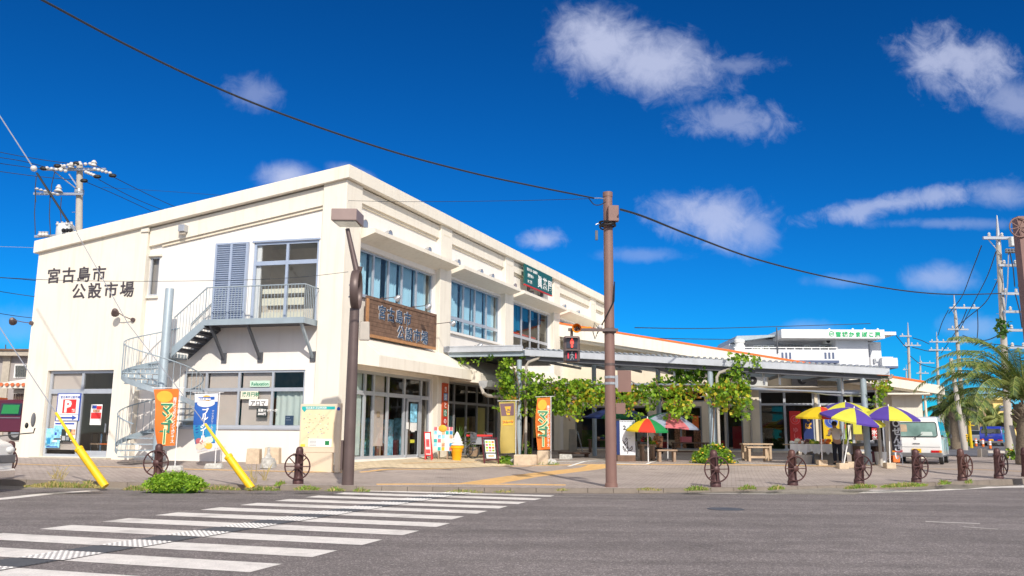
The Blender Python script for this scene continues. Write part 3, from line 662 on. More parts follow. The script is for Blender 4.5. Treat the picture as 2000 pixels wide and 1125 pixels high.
mb.fb(LF,-4.78,-3.67,-.149,-.092,7.66,7.72); mb.fb(LF,-4.78,-3.67,-.149,-.092,4.98,5.04); mb.build('shutter_frame','alu_blue',sh)
w=window(hall,LF,-7.49,-7.1,6.0,7.38,-.3,[],[],.06,'alu','glass'); MB().fb(LF,-7.47,-7.12,-.45,-.43,6.05,7.33).build('blind','greywall',w); MB().fb(LF,-7.49,-7.04,-.218,-.13,5.9,5.985).build('sill','cream',w); MB().fb(LF,-7.49,-7.0,-.218,-.12,7.39,7.46).build('hood','cream',w)
# right (long) face -------------------------------------------------------
PI=[(6.66,7.64),(13.15,14.14),(19.68,20.65),(26.15,27.15)]
bays=[(.95,6.66),(7.64,13.15),(14.14,19.68),(20.65,26.15),(27.15,UE)]
for a,b in PI: MB().fb(RF,a,b,-.55,0,-.1,9.669).build('pillar','cream',hall,bev=.015); MB().fb(RF,a+.2,b-.2,0,.006,9.28,9.33).build('groove','cream_dirty',hall)
MB().fb(RF,UE-.3,UE,-.55,-.02,-.1,9.669).build('pillar','cream',hall)
for i,(a,b) in enumerate(bays):
    zb,zt_w=((6.0,7.62) if i==0 else (5.5,7.72))
    ops=[(a+.03,b-.03,zb,zt_w),(a+.25,b-.03,.47,3.45)] if i<3 else ([(a+.03,b-.03,zb,zt_w)] if i<4 else [])
    mb=MB(); wall(mb,RF,a,b,-.1,9.669,-.5,-.22,ops); mb.build('wall','whitewall' if True else 'cream',hall)
    MB().fb(RF,a+.001,b-.001,-.22,-.08,9.12,9.62).build('beam','cream',hall)
    MB().fb(RF,a+.001,b-.15,-.22,-.16,9.02,9.119).build('moulding','cream_dirty',hall)
    if i>3: continue
    # canopy over the upper window
    mb=MB(); c0=a+(.05 if i==0 else .11); c1=b+.62
    pr=[(-.219,8.26),(.52,8.16),(.52,8.02),(-.219,7.80)]
    P0=[RF.P(c0,v_,z_) for v_,z_ in pr]; P1=[RF.P(c1,v_,z_) for v_,z_ in pr]
    mb.face(*P0); mb.face(*P1[::-1])
    for k in range(4): mb.face(P0[k],P0[(k+1)%4],P1[(k+1)%4],P1[k])
    mb.build('window_canopy','cream',hall)
    nm=6 if i==0 else 5; W_=(b-a-.06); 
    mul=[a+.03+W_*x for x in ((.075,.24,.42,.59,.78) if i==0 else (.11,.33,.54,.76))]
    w=window(hall,RF,a+.03,b-.03,zb,zt_w,-.38,mul,[] if i==0 else [6.12],.075,'alu','glass_tint' if i<2 else 'glass_dark',railh=.14)
    MB().fb(RF,a+.001,b-.001,-.3,-.12,zb-.09,zb-.001).build('sill','alu' if i==0 else 'whitewall',w)
    e=[a+.03]+mul+[b-.03]
    if i<2:
        for x0,x1 in zip(e,e[1:]): curtain(w,RF,x0+.06,x1-(.06 if random.random()<.6 else .2),zb+.03,zt_w-.03,-.56)
    if i==0: MB().fb(RF,a+.5,a+.66,-.47,-.45,zb+.1,zt_w-.1).build('poster','orangetrim',w)
    if i==2:
        for k,(x0,x1,zz0,c) in enumerate([(a+.15,e[1]+.75,6.35,'cyanbanner'),(e[1]+.8,e[2]+.1,6.45,'teal'),(e[2]+.15,e[3]-.1,7.0,'cyanbanner'),(e[3]+.1,e[4]-.5,7.2,'cyanbanner')]):
            MB().fb(RF,x0,x1,-.47,-.45,zz0,zt_w-.06).build('poster',c if k!=1 else 'cyanbanner',w)
        MB().fb(RF,a+.2,b-1.5,-.49,-.48,6.25,6.33).build('trim_line','redbright',w)
    for vx in ([.32,1.95,4.9] if i==0 else ([.75,3.0,4.2] if i==1 else ([.35,2.6,3.8] if i==2 else [1.0,3.4]))):
        mb=MB(); u=a+vx; prv=None
        for k in range(7):
            t=math.pi*k/6; q=[(u+.14*-math.cos(t),.16*0,0)]
            c=[mb._a(RF.P(u-.14*math.cos(t),v_,8.42+.14*math.sin(t)+(.02 if v_>-.2 else 0))) for v_ in (-.22,-.04)]
            if prv: mb.f.append([prv[0],c[0],c[1],prv[1]]); mb.mi.append(0)
            prv=c
        mb.fb(RF,u-.14,u-.13,-.22,-.04,8.28,8.42); mb.fb(RF,u+.13,u+.14,-.22,-.04,8.28,8.42)
        mb.face(*[RF.P(u-.14*math.cos(math.pi*k/6),-.045,8.42+.14*math.sin(math.pi*k/6)) for k in range(7)],RF.P(u+.14,-.045,8.3),RF.P(u-.14,-.045,8.3))
        mb.build('vent_hood','silver',hall,smooth=True)
# concrete eave over the shop fronts
for (c0,c1,vo,z0,z1,z2) in [(.98,7.9,.86,3.48,3.86,4.5),(7.92,19.6,1.25,3.35,3.72,4.55)]:
    pr=[(.0,z2),(vo,z1),(vo,z0),(.0,z0+.12)]; mb=MB()
    P0=[RF.P(c0,v_,z_) for v_,z_ in pr]; P1=[RF.P(c1,v_,z_) for v_,z_ in pr]; mb.face(*P0); mb.face(*P1[::-1])
    for k in range(4): mb.face(P0[k],P0[(k+1)%4],P1[(k+1)%4],P1[k])
    mb.build('shop_eave','cream',hall,bev=.01)
    MB().fb(RF,c0,c1,-.22,-.001,z0+.1,z2).build('eave_root','cream',hall)
# gutter hung under the second eave
mb=MB(); g0,g1=7.7,12.6
pf_=[(1.27,3.42),(1.27,3.30),(1.34,3.16),(1.5,3.12),(1.62,3.2),(1.66,3.42)]
for (a,b) in zip(pf_,pf_[1:]): mb.face(RF.P(g0,a[0],a[1]),RF.P(g1,a[0],a[1]),RF.P(g1,b[0],b[1]),RF.P(g0,b[0],b[1]))
mb.face(*[RF.P(g0,q[0],q[1]) for q in pf_])
gut=mb.build('gutter','galv',hall)
for k in range(7):
    u=g0+.35+k*.7; MB().fb(RF,u,u+.05,1.2,1.68,3.43,3.45).build('gutter_strap','silver',gut)
MB().tube([RF.P(7.75,1.35,3.2),RF.P(7.75,1.45,2.95),RF.P(8.0,1.5,2.85),RF.P(12.5,1.5,2.85)],.07,8).build('drain_pipe','conc_pole',hall,smooth=True)
# shop fronts
w=window(hall,RF,1.2,6.63,.47,3.45,-.36,[2.05,2.6,3.55,4.7,5.95],[2.70],.10,'alu','glass',name='shop_front',railh=.14)
MB().fb(RF,2.65,3.45,-.46,-.44,.9,3.4).build('blind','blind',w); MB().fb(RF,1.3,2.0,-.46,-.44,.6,3.4).build('blind','curtain_pale',w)
MB().fb(RF,3.0,3.2,-.435,-.42,1.9,2.1).build('plaque','wood_light',w)
MB().fb(RF,4.82,4.92,-.33,-.28,.5,2.6).build('door_stile','alu',w); MB().fb(RF,5.72,5.82,-.33,-.28,.5,2.6).build('door_stile','alu',w); MB().fb(RF,4.82,5.82,-.33,-.28,2.52,2.62).build('door_rail','alu',w)
MB().fb(RF,5.1,5.6,-.30,-.29,1.75,2.45).build('poster','skyprint',w); MB().fb(RF,5.1,5.6,-.30,-.291,1.45,1.74).build('poster','whitepaint',w)
MB().fb(RF,4.78,4.95,-.27,-.26,1.5,1.75).build('notice','whitepaint',w); MB().fb(RF,5.15,5.4,-.27,-.26,1.4,1.62).build('notice','whitepaint',w); MB().fb(RF,5.1,5.4,-.27,-.26,1.0,1.12).build('notice','lime',w)
for k in range(7):
    u=3.7+k*.42; h=random.uniform(.5,1.5); MB().fb(RF,u,u+.3,-1.4,-1.1,.45,.45+h).build('shelf_goods',random.choice(['wood','wood_light','foodprint','leaf_c','darkred','skyprint']),hall)
for i,(a,b) in enumerate(bays[1:3]):
    mul=[a+.28+(b-a-.31)*x for x in (.16,.38,.58,.80)]
    w=window(hall,RF,a+.25,b-.03,.47,3.45,-.36,mul,[2.62],.08,'alu_dark','glass_dark',name='shop_front',railh=.1)
    for k in range(6):
        u=a+.6+k*.8; h=random.uniform(.6,1.7); MB().fb(RF,u,u+.5,-1.6,-1.2,.45,.45+h).build('shelf_goods',random.choice(['wood','wood_light','foodprint','papery','darkred','skyprint','whitepaint']),hall)
    MB().fb(RF,mul[2]+.1,mul[3]-.1,-.46,-.44,1.2,2.5).build('poster','papery',w)
# box light on the beam, left face
MB().fb(LF,-6.2,-5.95,-.08,.16,8.15,8.4).build('box_light','silver',hall,bev=.02)
MB().fb(LF,-6.17,-5.98,.0,.1,8.06,8.149).build('box_light_base','concrete',hall)
# painted name on the left face: each character its own piece
def chars(s,F,u0,z0,step,size,v,mat,parent,dz=0,bold=.012,name='character',rot=0,sx=1):
    for i,ch in enumerate(s): text(name,ch,F,u0+i*step,v,z0+i*dz,size,mat,parent,.012,bold,rot,sx)
chars('宮古島市',LF,-11.55,6.60,.635,.58,.004,'letter',hall,.0,.009)
chars('公設市場',LF,-10.42,6.00,.66,.58,.004,'letter',hall,.0,.009)
# posters and parking sign in the shop door
pw=-.13
w=tag(MB().fb(LF,-10.68,-9.72,-.118,-.10,1.68,2.63).build('parking_sign','blueprint'),'white parking sign with red P square and blue arrow in shop window','sign')
base_at(w)
def dec(parent,name,mat,F,u0,u1,z0,z1,v,t=.004): return MB().fb(F,u0,u1,v,v+t,z0,z1).build(name,mat,parent)
dec(w,'face','whitepaint',LF,-10.64,-9.76,1.90,2.60,-.099); dec(w,'red_square','redbright',LF,-10.42,-9.88,1.95,2.42,-.094)
text('letter','P',LF,-10.36,-.089,1.99,.56,'whitepaint',w,.002,.022); text('caption','宮古島市公設市場',LF,-10.55,-.093,2.46,.10,'blueprint',w,.001,.002)
text('pictogram','料',LF,-10.03,-.088,1.99,.12,'whitepaint',w,.002,.004)
mb=MB(); z=1.79
mb.fb(LF,-10.58,-9.98,-.094,-.09,z-.03,z+.03); mb.face(LF.P(-9.99,-.091,z-.08),LF.P(-9.8,-.091,z),LF.P(-9.99,-.091,z+.08)); mb.build('arrow','blueprint',w)
dec(w,'arrow_field','whitepaint',LF,-10.64,-9.76,1.70,1.885,-.099,.003)
def poster(name,label,F,u0,u1,z0,z1,v,mat,parts=()):
    o=base_at(MB().fb(F,u0,u1,v,v+.006,z0,z1).build(name,mat)); tag(o,label,'poster')
    for i,(n_,m_,a,b,c,d) in enumerate(parts): dec(o,n_,m_,F,u0+(u1-u0)*a,u0+(u1-u0)*b,z0+(z1-z0)*c,z0+(z1-z0)*d,v+.0065+.001*(i%4),.001)
    return o
o=poster('poster','white poster with small photos and price lines beneath the parking sign',LF,-10.72,-9.8,1.0,1.66,-.116,'whitepaint',[('photo','skyprint',.02,.45,.3,.8),('photo','foodprint',.5,.98,.3,.6),('print_line','blueprint',.05,.9,.85,.93),('print_line','letter',.05,.95,.06,.14),('print_line','letter',.05,.8,.18,.23)])
o=poster('poster','light blue sea-life poster at lower left of the shop door',LF,-11.0,-10.42,.76,1.42,-.112,'skyprint',[('photo','cyanbanner',.1,.35,.2,.5),('photo','blueprint',.6,.75,.65,.8),('photo','whitepaint',.5,.8,.3,.4),('print_line','blueprint',.1,.9,.03,.08)])
o=poster('poster','small black and white photo poster beside the light blue one',LF,-10.38,-9.99,.98,1.4,-.112,'chalk',[('photo','mangrey',.1,.45,.1,.45),('photo','whitepaint',.5,.9,.5,.9),('photo','silver',.55,.85,.1,.4)])
o=poster('poster','red and white market poster hung inside the dark shop doorway',LF,-9.3,-8.85,1.55,2.25,-.15,'whitepaint',[('photo','redbright',.05,.95,.3,.6),('print_line','blueprint',.1,.5,.8,.95),('print_line','redbright',.5,.95,.75,.92),('photo','foodprint',.2,.8,.62,.74)])
for k,(u,h) in enumerate([(-9.5,.82),(-9.1,.78)]):
    t=thing('folding_chair',['first','second'][k]+' tubular steel chair inside the shop doorway, '+['nearer the window','nearer the door edge'][k],'chair',LF.P(u,-.9,.44),group='chairs inside the corner shop')
    for du in (-.18,.18):
        MB().tube([LF.P(u+du,-.75,.44),LF.P(u+du,-.78,.44+h),LF.P(u+du*.8,-1.0,.44+h)],.014,5).build('leg','chrome',t); MB().tube([LF.P(u+du,-1.15,.44),LF.P(u+du,-1.05,1.25)],.014,5).build('leg','chrome',t)
    MB().fb(LF,u-.2,u+.2,-1.15,-.74,.88,.92).build('seat','orangetrim' if k else 'wood',t)
# papers in the ground floor window
def pap(name,label,u0,u1,z0,z1,mat,txt,tm,size,v=-.25,cat='sign'):
    o=base_at(dec(None,name,mat,LF,u0,u1,z0,z1,v,.006)); tag(o,label,cat)
    for i,l in enumerate(txt): text('writing',l,LF,u0+.05,v+.008,z1-size*(1.05+1.15*i),size,tm,o,.001,.004)
    return o
pap('window_sign','pale green Relaxation sign at the top of the window',-3.3,-2.58,2.82,3.02,'palegreen',['Relaxation'],'green_d',.15)
pap('window_sign','white sheet with green characters in the lower window pane',-3.62,-2.98,2.42,2.68,'filmcream',['満月円秋'],'green_d',.16)
pap('window_sign','white sheet reading aroma below the green lettered sheet',-3.3,-2.6,2.2,2.41,'whitepaint',['アロマ'],'letter',.19)
pap('chalk_board','black price board with 3000 written in white in window',-3.0,-2.6,1.82,2.12,'chalk',['足裏マッサージ','3000円'],'whitepaint',.10)
pap('chalk_board','small dark blue board in front of the pale curtain',-1.95,-1.65,1.58,1.88,'chalkblue',['- - -','- - - -'],'palecan',.07)
# ================================================================ spiral staircase on the left face
pu,pz=LF.uz(321,700,.95)
PC=LF.P(pu,.95,0); PB=G(PC.x,PC.y)
st=thing('spiral_staircase','galvanised grey spiral stair with landing on the left face of the market hall','staircase',(PC.x,PC.y,PB))
def SP(a,b,z): return PC-LF.d*0+LF.d*a+LF.n*b+Vector((0,0,z))   # a right, b towards street
MB().lathe((PC.x,PC.y,0),[(.14,PB),(.14,5.98),(.13,6.0)],20).build('pole','greysteel',st,smooth=True)
STEP=.19; Z0=4.93; ztop=3.95; nst=18
uR=-.92; uLp,_=LF.uz(399,632,.78)                                # landing extents
land_u0=uLp
mb=MB(); mb.fb(LF,land_u0,uR,-.2,.78,4.80,4.88); mb.build('landing','darksteel',st)
MB().fb(LF,land_u0,uR+.0,.781,.80,4.76,4.95).build('edge_beam','greysteel',st)
MB().fb(LF,uR+.001,uR+.02,-.2,.78,4.76,4.95).build('edge_beam','greysteel',st)
def rail(pts,name='handrail',r=.022): return MB().tube(pts,r,6).build(name,'greysteel',st,smooth=True)
bal=[0]
balm=MB().cyl((0,0,0),(0,0,1),.009,.009,5); balm=balm.build('baluster','greysteel',None,smooth=True); BAL=balm.data
first=[True]
def baluster(p,h):
    if first[0]: o=balm; first[0]=False
    else: o=balm.copy(); COL.objects.link(o)
    o.parent=st; o.location=Vector(p)-st.location; o.scale=(1,1,h)
HR=1.08
n=int((uR-land_u0)/.115)
for k in range(n+1): baluster(LF.P(land_u0+(uR-land_u0)*k/n,.79,4.93),HR)
for k in range(1,8): baluster(LF.P(uR,.79-.98*k/8,4.93),HR)
rail([LF.P(land_u0,.79,4.93+HR),LF.P(uR,.79,4.93+HR),LF.P(uR,-.2,4.93+HR)])
for (u,) in [(-1.05,),(-2.95,),(-4.3,)]:
    MB().bar(LF.P(u,.72,4.80),LF.P(u,-.18,3.75),.07,.09).build('bracket','darksteel' if u<-2 else 'greysteel',st); MB().fb(LF,u-.09,u+.09,-.219,-.17,3.62,3.95).build('bracket_plate','darksteel',st)
# straight flight from the landing down to the pole
f0=land_u0; f1=pu+.12; nf=5
zf=lambda u:4.88-(f0-u)/(f0-f1)*(4.88-ztop)
for k in range(nf):
    a=f0-(f0-f1)*(k+1)/nf; b=f0-(f0-f1)*k/nf; z=4.88-(k+1)*(4.88-ztop)/nf+.02
    MB().fb(LF,a,b+.04,-.12,.74,z-.035,z).build('tread','darksteel',st)
    MB().fb(LF,b+.0,b+.012,-.12,.74,z+.0,z+.09).build('riser','darksteel',st)
for v,c in ((.76,'greysteel'),(-.15,'darksteel')):
    MB().fbs(LF,f1,f0,v-.015,v+.015,ztop-.2,ztop+.12,4.70,5.0).build('stringer',c,st)
    nb=10
    for k in range(nb+1):
        u=f1+(f0-f1)*k/nb
        if v>0 or k%2==0: baluster(LF.P(u,v,zf(u)+.05),1.05 if v>0 else .95)
    rail([LF.P(f1,v,zf(f1)+1.1 if v>0 else ztop+1.0),LF.P(f0,v,4.93+HR)])
# spiral
RO=1.22; a0=R(-90)
def ang(k): return R(270)-R(30)*k         # k steps: back -> left -> front -> right
def sp(k,r,z): t=ang(k); return SP(math.cos(t)*r,math.sin(t)*r,z)
zk=lambda k:ztop-STEP*.99*k
for k in range(nst):
    z=zk(k+1)+.02; mb=MB()
    p=[sp(k+1,.12,z-.04),sp(k+1,RO,z-.04),sp(k+.5,RO*1.02,z-.04),sp(k-.02,RO,z-.04),sp(k-.02,.12,z-.04)]; q=[x+Vector((0,0,.035)) for x in p]
    mb.face(*p[::-1]); mb.face(*q)
    for i in range(5): mb.face(p[i],p[(i+1)%5],q[(i+1)%5],q[i])
    mb.build('tread','greysteel',st)
    # riser with slots
    if k>8: continue
    mb=MB(); t=zk(k+1)+.02
    for (r0,r1) in [(.15+i*.18,.15+i*.18+.15) for i in range(6)]:
        a,b=sp(k,r0,t),sp(k,r1,t); d=Vector((0,0,STEP*.62)); mb.face(a,b,b+d,a+d)
    mb.build('riser','greysteel',st)
def helix(r,dz,k0,k1,n): return [sp(k0+(k1-k0)*i/n,r,zk(k0+(k1-k0)*i/n)+dz) for i in range(n+1)]
# stringer as a band
mb=MB(); H=[(sp(i/4,RO+.02,zk(i/4)-.13),sp(i/4,RO+.02,zk(i/4)+.04)) for i in range(nst*4-3)]
for a,b in zip(H,H[1:]): mb.face(a[0],b[0],b[1],a[1])
mb.build('stringer','greysteel',st,smooth=True)
rail(helix(RO+.02,1.0,-.2,nst,70))
for k in range(nst*3):
    kk=k/3; p=sp(kk,RO+.02,zk(kk)+.0); h=1.0
    if p.z>G(p.x,p.y): baluster(p,h)
# ================================================================ wall spotlights
def spot(F,u,v,z,d,label,arm=.62,drop=.28):
    p=F.P(u,v,z); o=thing('spotlight',label,'lamp',p); dd=(F.d*d[0]+F.n*d[1]).normalized()
    MB().cyl(p,p+F.n*.07,.075,.075,10).build('wall_plate','brownlamp',o,smooth=True)
    e=p+dd*arm+Vector((0,0,drop)); MB().tube([p+F.n*.06,p+dd*(arm*.5)+Vector((0,0,drop*.35)),e],.016,6).build('arm','brownlamp',o,smooth=True)
    t=(dd*.6+Vector((0,0,-.45))).normalized()*-1; f=(F.n*-.6+Vector((0,0,-.8))).normalized() if False else (-F.n*.55-Vector((0,0,.2))+dd*.3).normalized()
    MB().tube([e-f*.06,e-f*.02,e+f*.1,e+f*.2],[.05,.085,.12,.135],10).build('lamp_head','brownlamp',o,smooth=True)
    MB().tube([e+f*.195,e+f*.203],[.12,.12],10).build('lens','lampglass',o)
    return o
u,z=LF.uz(261,625); spot(LF,u,0,z,(-.75,.8),'small dark spotlight on an arm below the painted name of the hall')
u,z=LF.uz(75,631); spot(LF,-11.98,0,z,(-.9,.3),'dark spotlight at the far left edge of the left face',.7,.12)
# ================================================================ wooden name board
o=thing('wooden_signboard','dark plank signboard with framed edge and blue carved characters on the right face','sign',RF.P(1.3,0,4.5))
v0=.04
MB().fb(RF,1.28,6.15,v0,v0+.06,4.55,5.92).build('backing','wood_dark',o)
nb=8
for k in range(nb):
    a=4.64+k*(5.83-4.64)/nb; MB().fb(RF,1.37,6.06,v0+.06,v0+.082+random.uniform(0,.006),a+.004,a+(5.83-4.64)/nb-.004).build('plank','wood_dark',o)
for a,b,c,d in [(1.27,6.16,5.83,5.93),(1.27,6.16,4.54,4.64),(1.27,1.37,4.641,5.829),(6.06,6.16,4.641,5.829)]:
    MB().fb(RF,a,b,v0+.0605,v0+.11,c,d).build('frame_rail','woodframe' if (d<4.7 or b<1.4) else 'wood_dark',o)
for s,u0,z0 in (('宮古島市',1.95,5.27),('公設市場',3.25,4.72)):
    for i,ch in enumerate(s):
        text('character_edge',ch,RF,u0+i*.58,v0+.09,z0,.52,'lettersilver',o,.012,.017); text('character',ch,RF,u0+i*.58,v0+.107,z0,.52,'letterblue',o,.012,.0)
def armlamp(F,u,v,z,du,dv,label,head=.1):
    p=F.P(u,v,z); o=thing('spotlight',label,'lamp',p); e=F.P(u+du,v+dv,z+.05)
    MB().cyl(p,p+F.n*.05,.05,.05,8).build('wall_plate','brownlamp',o); MB().tube([p+F.n*.04,e],.014,6).build('arm','brownlamp',o)
    MB().tube([e,e+Vector((0,0,-.02))-F.n*.04,e+Vector((0,0,-.12))-F.n*.16],[.04,.09,.12],10).build('lamp_head','silver' ,o,smooth=True); return o
armlamp(RF,2.2,.1,5.95,.0,.75,'grey spotlight above the upper left corner of the wooden signboard')
armlamp(RF,4.4,.1,5.97,.0,.75,'grey spotlight above the middle of the wooden signboard')
armlamp(RF,6.1,.1,5.55,.0,.9,'dark spotlight sticking out past the right end of the wooden signboard')
armlamp(RF,9.9,.0,5.05,-.3,.5,'small twin lamp on the wall above the steel canopy')
# ================================================================ green shop sign on the long face
o=thing('green_signboard','dark green board with white brushed characters high on the right face','sign',RF.P(15,0,8.6))
g0,g1,gz0,gz1=14.95,18.75,8.62,9.62
MB().fb(RF,g0,g1,.16,.24,gz0,gz1).build('board','greensign',o); MB().fb(RF,g0,g1,.16,.26,gz0-.05,gz0-.001).build('edge','red',o)
for i,ch in enumerate('眞茶屋'): text('character',ch,RF,16.65+i*.72,.245,8.8,.66,'whitepaint',o,.004,.012,0,.95)
text('caption','宮古そば・琉球料理',RF,15.2,.245,9.36,.16,'whitepaint',o,.003,.004)
text('caption','創作ゆい',RF,15.3,.245,9.05,.2,'whitepaint',o,.003,.004); text('caption','2F 二階',RF,15.3,.245,8.76,.18,'whitepaint',o,.003,.004)
for u in (15.8,17.6): MB().fb(RF,u,u+.08,.0,.159,8.4,8.75).build('bracket','darksteel',o)
# red vertical sign on the pillar
o=thing('vertical_signboard','tall narrow brick-red sign with coloured squares on the second pillar','sign',RF.P(7.2,0,1.3))
MB().fb(RF,6.98,7.44,.01,.06,1.35,3.32).build('board','signbrown',o)
for i,(ch,c) in enumerate([('き',None),('菜','cyanbanner'),('と',None),('食','green_d'),('の','red'),('店','blueprint')]):
    z=2.98-i*.31
    if c: MB().fb(RF,7.06,7.36,.061,.066,z-.03,z+.25).build('square',c,o)
    text('character',ch,RF,7.08,.068,z+.01,.24,'whitepaint',o,.002,.004)
# ================================================================ street lamp
p=gp(679,947); L0=p
o=thing('street_lamp','tall dark brown street lamp with a ring collar and boxy head','street lamp',p)
def px(x,y): return atd(x or 680,y or 430,L0.y)
r0=.285
top=px(690,602); MB().lathe((p.x,p.y,0),[(.142,p.z),(.138,p.z+1.5),(.118,top.z)],24).build('lower_pole','brownlamp',o,smooth=True)
MB().box(p.x-.18,p.x-.13,p.y-.1,p.y+.1,p.z+.35,p.z+1.05).build('access_cover','brownlamp',o)
c=(px(690,528)+px(690,600))/2; c.x=p.x+.02; c.z=px(690,566).z; Rr_=(px(690,528).z-px(690,604).z)/2
Rv=px(0,526).z-px(0,604).z; Rv=abs(Rv)/2
# ring seen nearly edge-on
ax=Vector((.998,.05,0)).normalized()
MB().torus(c,ax,Rv-.03,.03,40,8,.10).build('ring','brownlamp',o,smooth=True)
MB().lathe((p.x,p.y,0),[(.09,top.z),(.09,top.z+.08)],12).build('neck','brownlamp',o,smooth=True)
for dz in (-.2,.1): MB().ball(c+Vector((-.14,-.14,dz)),.025,6,4).build('bolt','silver',o)
a=px(692,530); hb=px(677,447); MB().tube([Vector((p.x+.02,p.y,c.z+Rv-.06)),Vector((hb.x+.02,p.y,hb.z))],[.075,.055],14).build('upper_arm','brownlamp',o,smooth=True)
hc=px(677,430); hx0=px(652,0).x; hx1=px(701,0).x; w=(hx1-hx0); zt=px(0,414).z; zb=px(0,436).z; zb=zt-.30
MB().hexa([(hx0+.0,p.y-.35,zb),(hx0+w,p.y-.35,zb),(hx0+w+.06,p.y+.35,zb),(hx0+.06,p.y+.35,zb),(hx0,p.y-.35,zt),(hx0+w,p.y-.35,zt),(hx0+w+.06,p.y+.35,zt),(hx0+.06,p.y+.35,zt)]).build('lamp_head','brownlight',o,bev=.015)
MB().hexa([(hx0+.08,p.y-.28,zb-.02),(hx0+w-.02,p.y-.28,zb-.02),(hx0+w-.0,p.y+.3,zb-.02),(hx0+.1,p.y+.3,zb-.02),(hx0+.04,p.y-.31,zb),(hx0+w-.02,p.y-.31,zb),(hx0+w+.0,p.y+.3,zb),(hx0+.06,p.y+.3,zb)]).build('lens','lampglass',o)
MB().cyl((p.x+.10,p.y,c.z+Rv-.04),(p.x+.10,p.y,c.z+Rv+.08),.04,.06,10).build('sensor','brownlamp',o,smooth=True)
MB().hexa([(p.x+.14,p.y-.05,px(0,665).z),(p.x+.40,p.y-.05,px(0,665).z),(p.x+.40,p.y+.05,px(0,665).z),(p.x+.14,p.y+.05,px(0,665).z),(p.x+.14,p.y-.05,px(0,628).z),(p.x+.38,p.y-.05,px(0,628).z),(p.x+.38,p.y+.05,px(0,628).z),(p.x+.14,p.y+.05,px(0,628).z)]).build('speaker_box','conc_pole',o,bev=.03)
# ================================================================ brown signal pole
p=gp(1194,951); BP=p
def pb(x,y): return atd(x or 1190,y or 690,BP.y)
o=thing('signal_pole','tall reddish brown round pole with a junction box, carrying the pedestrian signal','pole',p)
zt=pb(0,376).z
MB().lathe((p.x,p.y,0),[(.155,p.z),(.15,p.z+.08),(.135,p.z+.09),(.115,zt-.12),(.125,zt-.12),(.125,zt)],22).build('shaft','brownpole',o,smooth=True)
z=pb(0,423).z; MB().box(p.x-.02,p.x+.24,p.y-.28,p.y-.12,z-.18,z+.22).build('junction_box','brownpole',o,bev=.01)
mb=MB()
random.seed(3)
for k in range(5):
    cz=pb(0,438).z+random.uniform(-.08,.04); mb.torus((p.x-.02,p.y-.05,cz),(random.uniform(-.3,.3),random.uniform(-.3,.3),1),.19+random.uniform(-.02,.03),.02,18,5)
mb.build('cable_coil','black',o,smooth=True)
for yy in (737,749): z=pb(0,yy).z; MB().lathe((p.x,p.y,0),[(.137,z-.03),(.139,z-.028),(.139,z+.028),(.137,z+.03)],18).build('clamp_band','silver',o,smooth=True)
z=pb(0,712).z; MB().lathe((p.x,p.y,0),[(.1335,z-.03),(.1345,z-.03),(.1345,z+.03),(.1335,z+.03)],18).build('clamp_band','brownlamp',o,smooth=True)
MB().box(p.x+.12,p.x+.19,p.y-.06,p.y-.02,pb(0,757).z,pb(0,733).z).build('bracket','silver',o)
MB().tube([pb(1199,552)+Vector((0,-.14,0)),pb(1198,590)+Vector((0,-.14,0)),pb(1186,614)+Vector((0,-.15,0)),pb(1172,640),pb(1166,652)],.014,5).build('loose_cable','black',o,smooth=True)
MB().tube([pb(1199,552)+Vector((0,-.14,0)),pb(1196,592)+Vector((0,-.15,0)),pb(1182,620)+Vector((0,-.14,0)),pb(1174,640)],.012,5).build('loose_cable','black',o,smooth=True)
MB().box(p.x-.33,p.x-.27,p.y-.1,p.y-.02,pb(0,470).z,pb(0,452).z).build('bracket','darksteel',o)
MB().cyl((p.x-.32,p.y-.05,pb(0,440).z),(p.x-.1,p.y,pb(0,432).z),.015).build('bracket','silver',o)
# back sign plate on brackets (brown rectangle right of the pole)
x0=pb(1206,0).x; x1=pb(1232,0).x; MB().box(x0,x1,p.y+.02,p.y+.05,pb(0,765).z,pb(0,723).z).build('sign_back','brownpole',o)
MB().box(pb(1202,0).x,pb(1220,0).x,p.y+.02,p.y+.05,pb(0,808).z,pb(0,787).z).build('sign_back','brownpole',o)
MB().cyl((p.x,p.y+.03,pb(0,740).z),(x0,p.y+.03,pb(0,740).z),.02).build('bracket','silver',o)
# signal arm
za=pb(0,646).z
o2=MB().bar((pb(1109,0).x,p.y-.16,za),(pb(1206,0).x,p.y-.16,za+.0),.06,.07).build('signal_arm','brownlamp',o)
MB().lathe((p.x,p.y,0),[(.14,za-.06),(.17,za-.05),(.17,za+.05),(.14,za+.06)],16).build('clamp','brownlamp',o2,smooth=True)
MB().ball(pb(1171,640)+Vector((0,-.16,0)),.06,8,6).build('insulator','insul',o2,smooth=True)
MB().tube([pb(1168,645)+Vector((0,-.16,0)),pb(1160,632)+Vector((0,-.16,0)),pb(1157,650)+Vector((0,-.16,0)),pb(1161,664)+Vector((0,-.16,0)),pb(1164,655)+Vector((0,-.16,0))],.012,5).build('cable','black',o2,smooth=True)
o3=thing('horn_speaker','small orange horn loudspeaker on the signal arm','loudspeaker',pb(1127,643)+Vector((0,-.2,0)))
q=pb(1126,643)+Vector((0,-.2,0)); MB().tube([q+Vector((.12,.12,0)),q+Vector((.05,.04,0)),q,q+Vector((-.02,-.1,-.01))],[.05,.05,.085,.115],14,False).build('horn','amber',o3,smooth=True); MB().ball(q+Vector((-.01,-.03,0)),.035,8,5).build('throat','black',o3)
MB().bar(q+Vector((.12,.1,0)),q+Vector((.35,.06,.02)),.06,.06).build('mount','amber',o3)
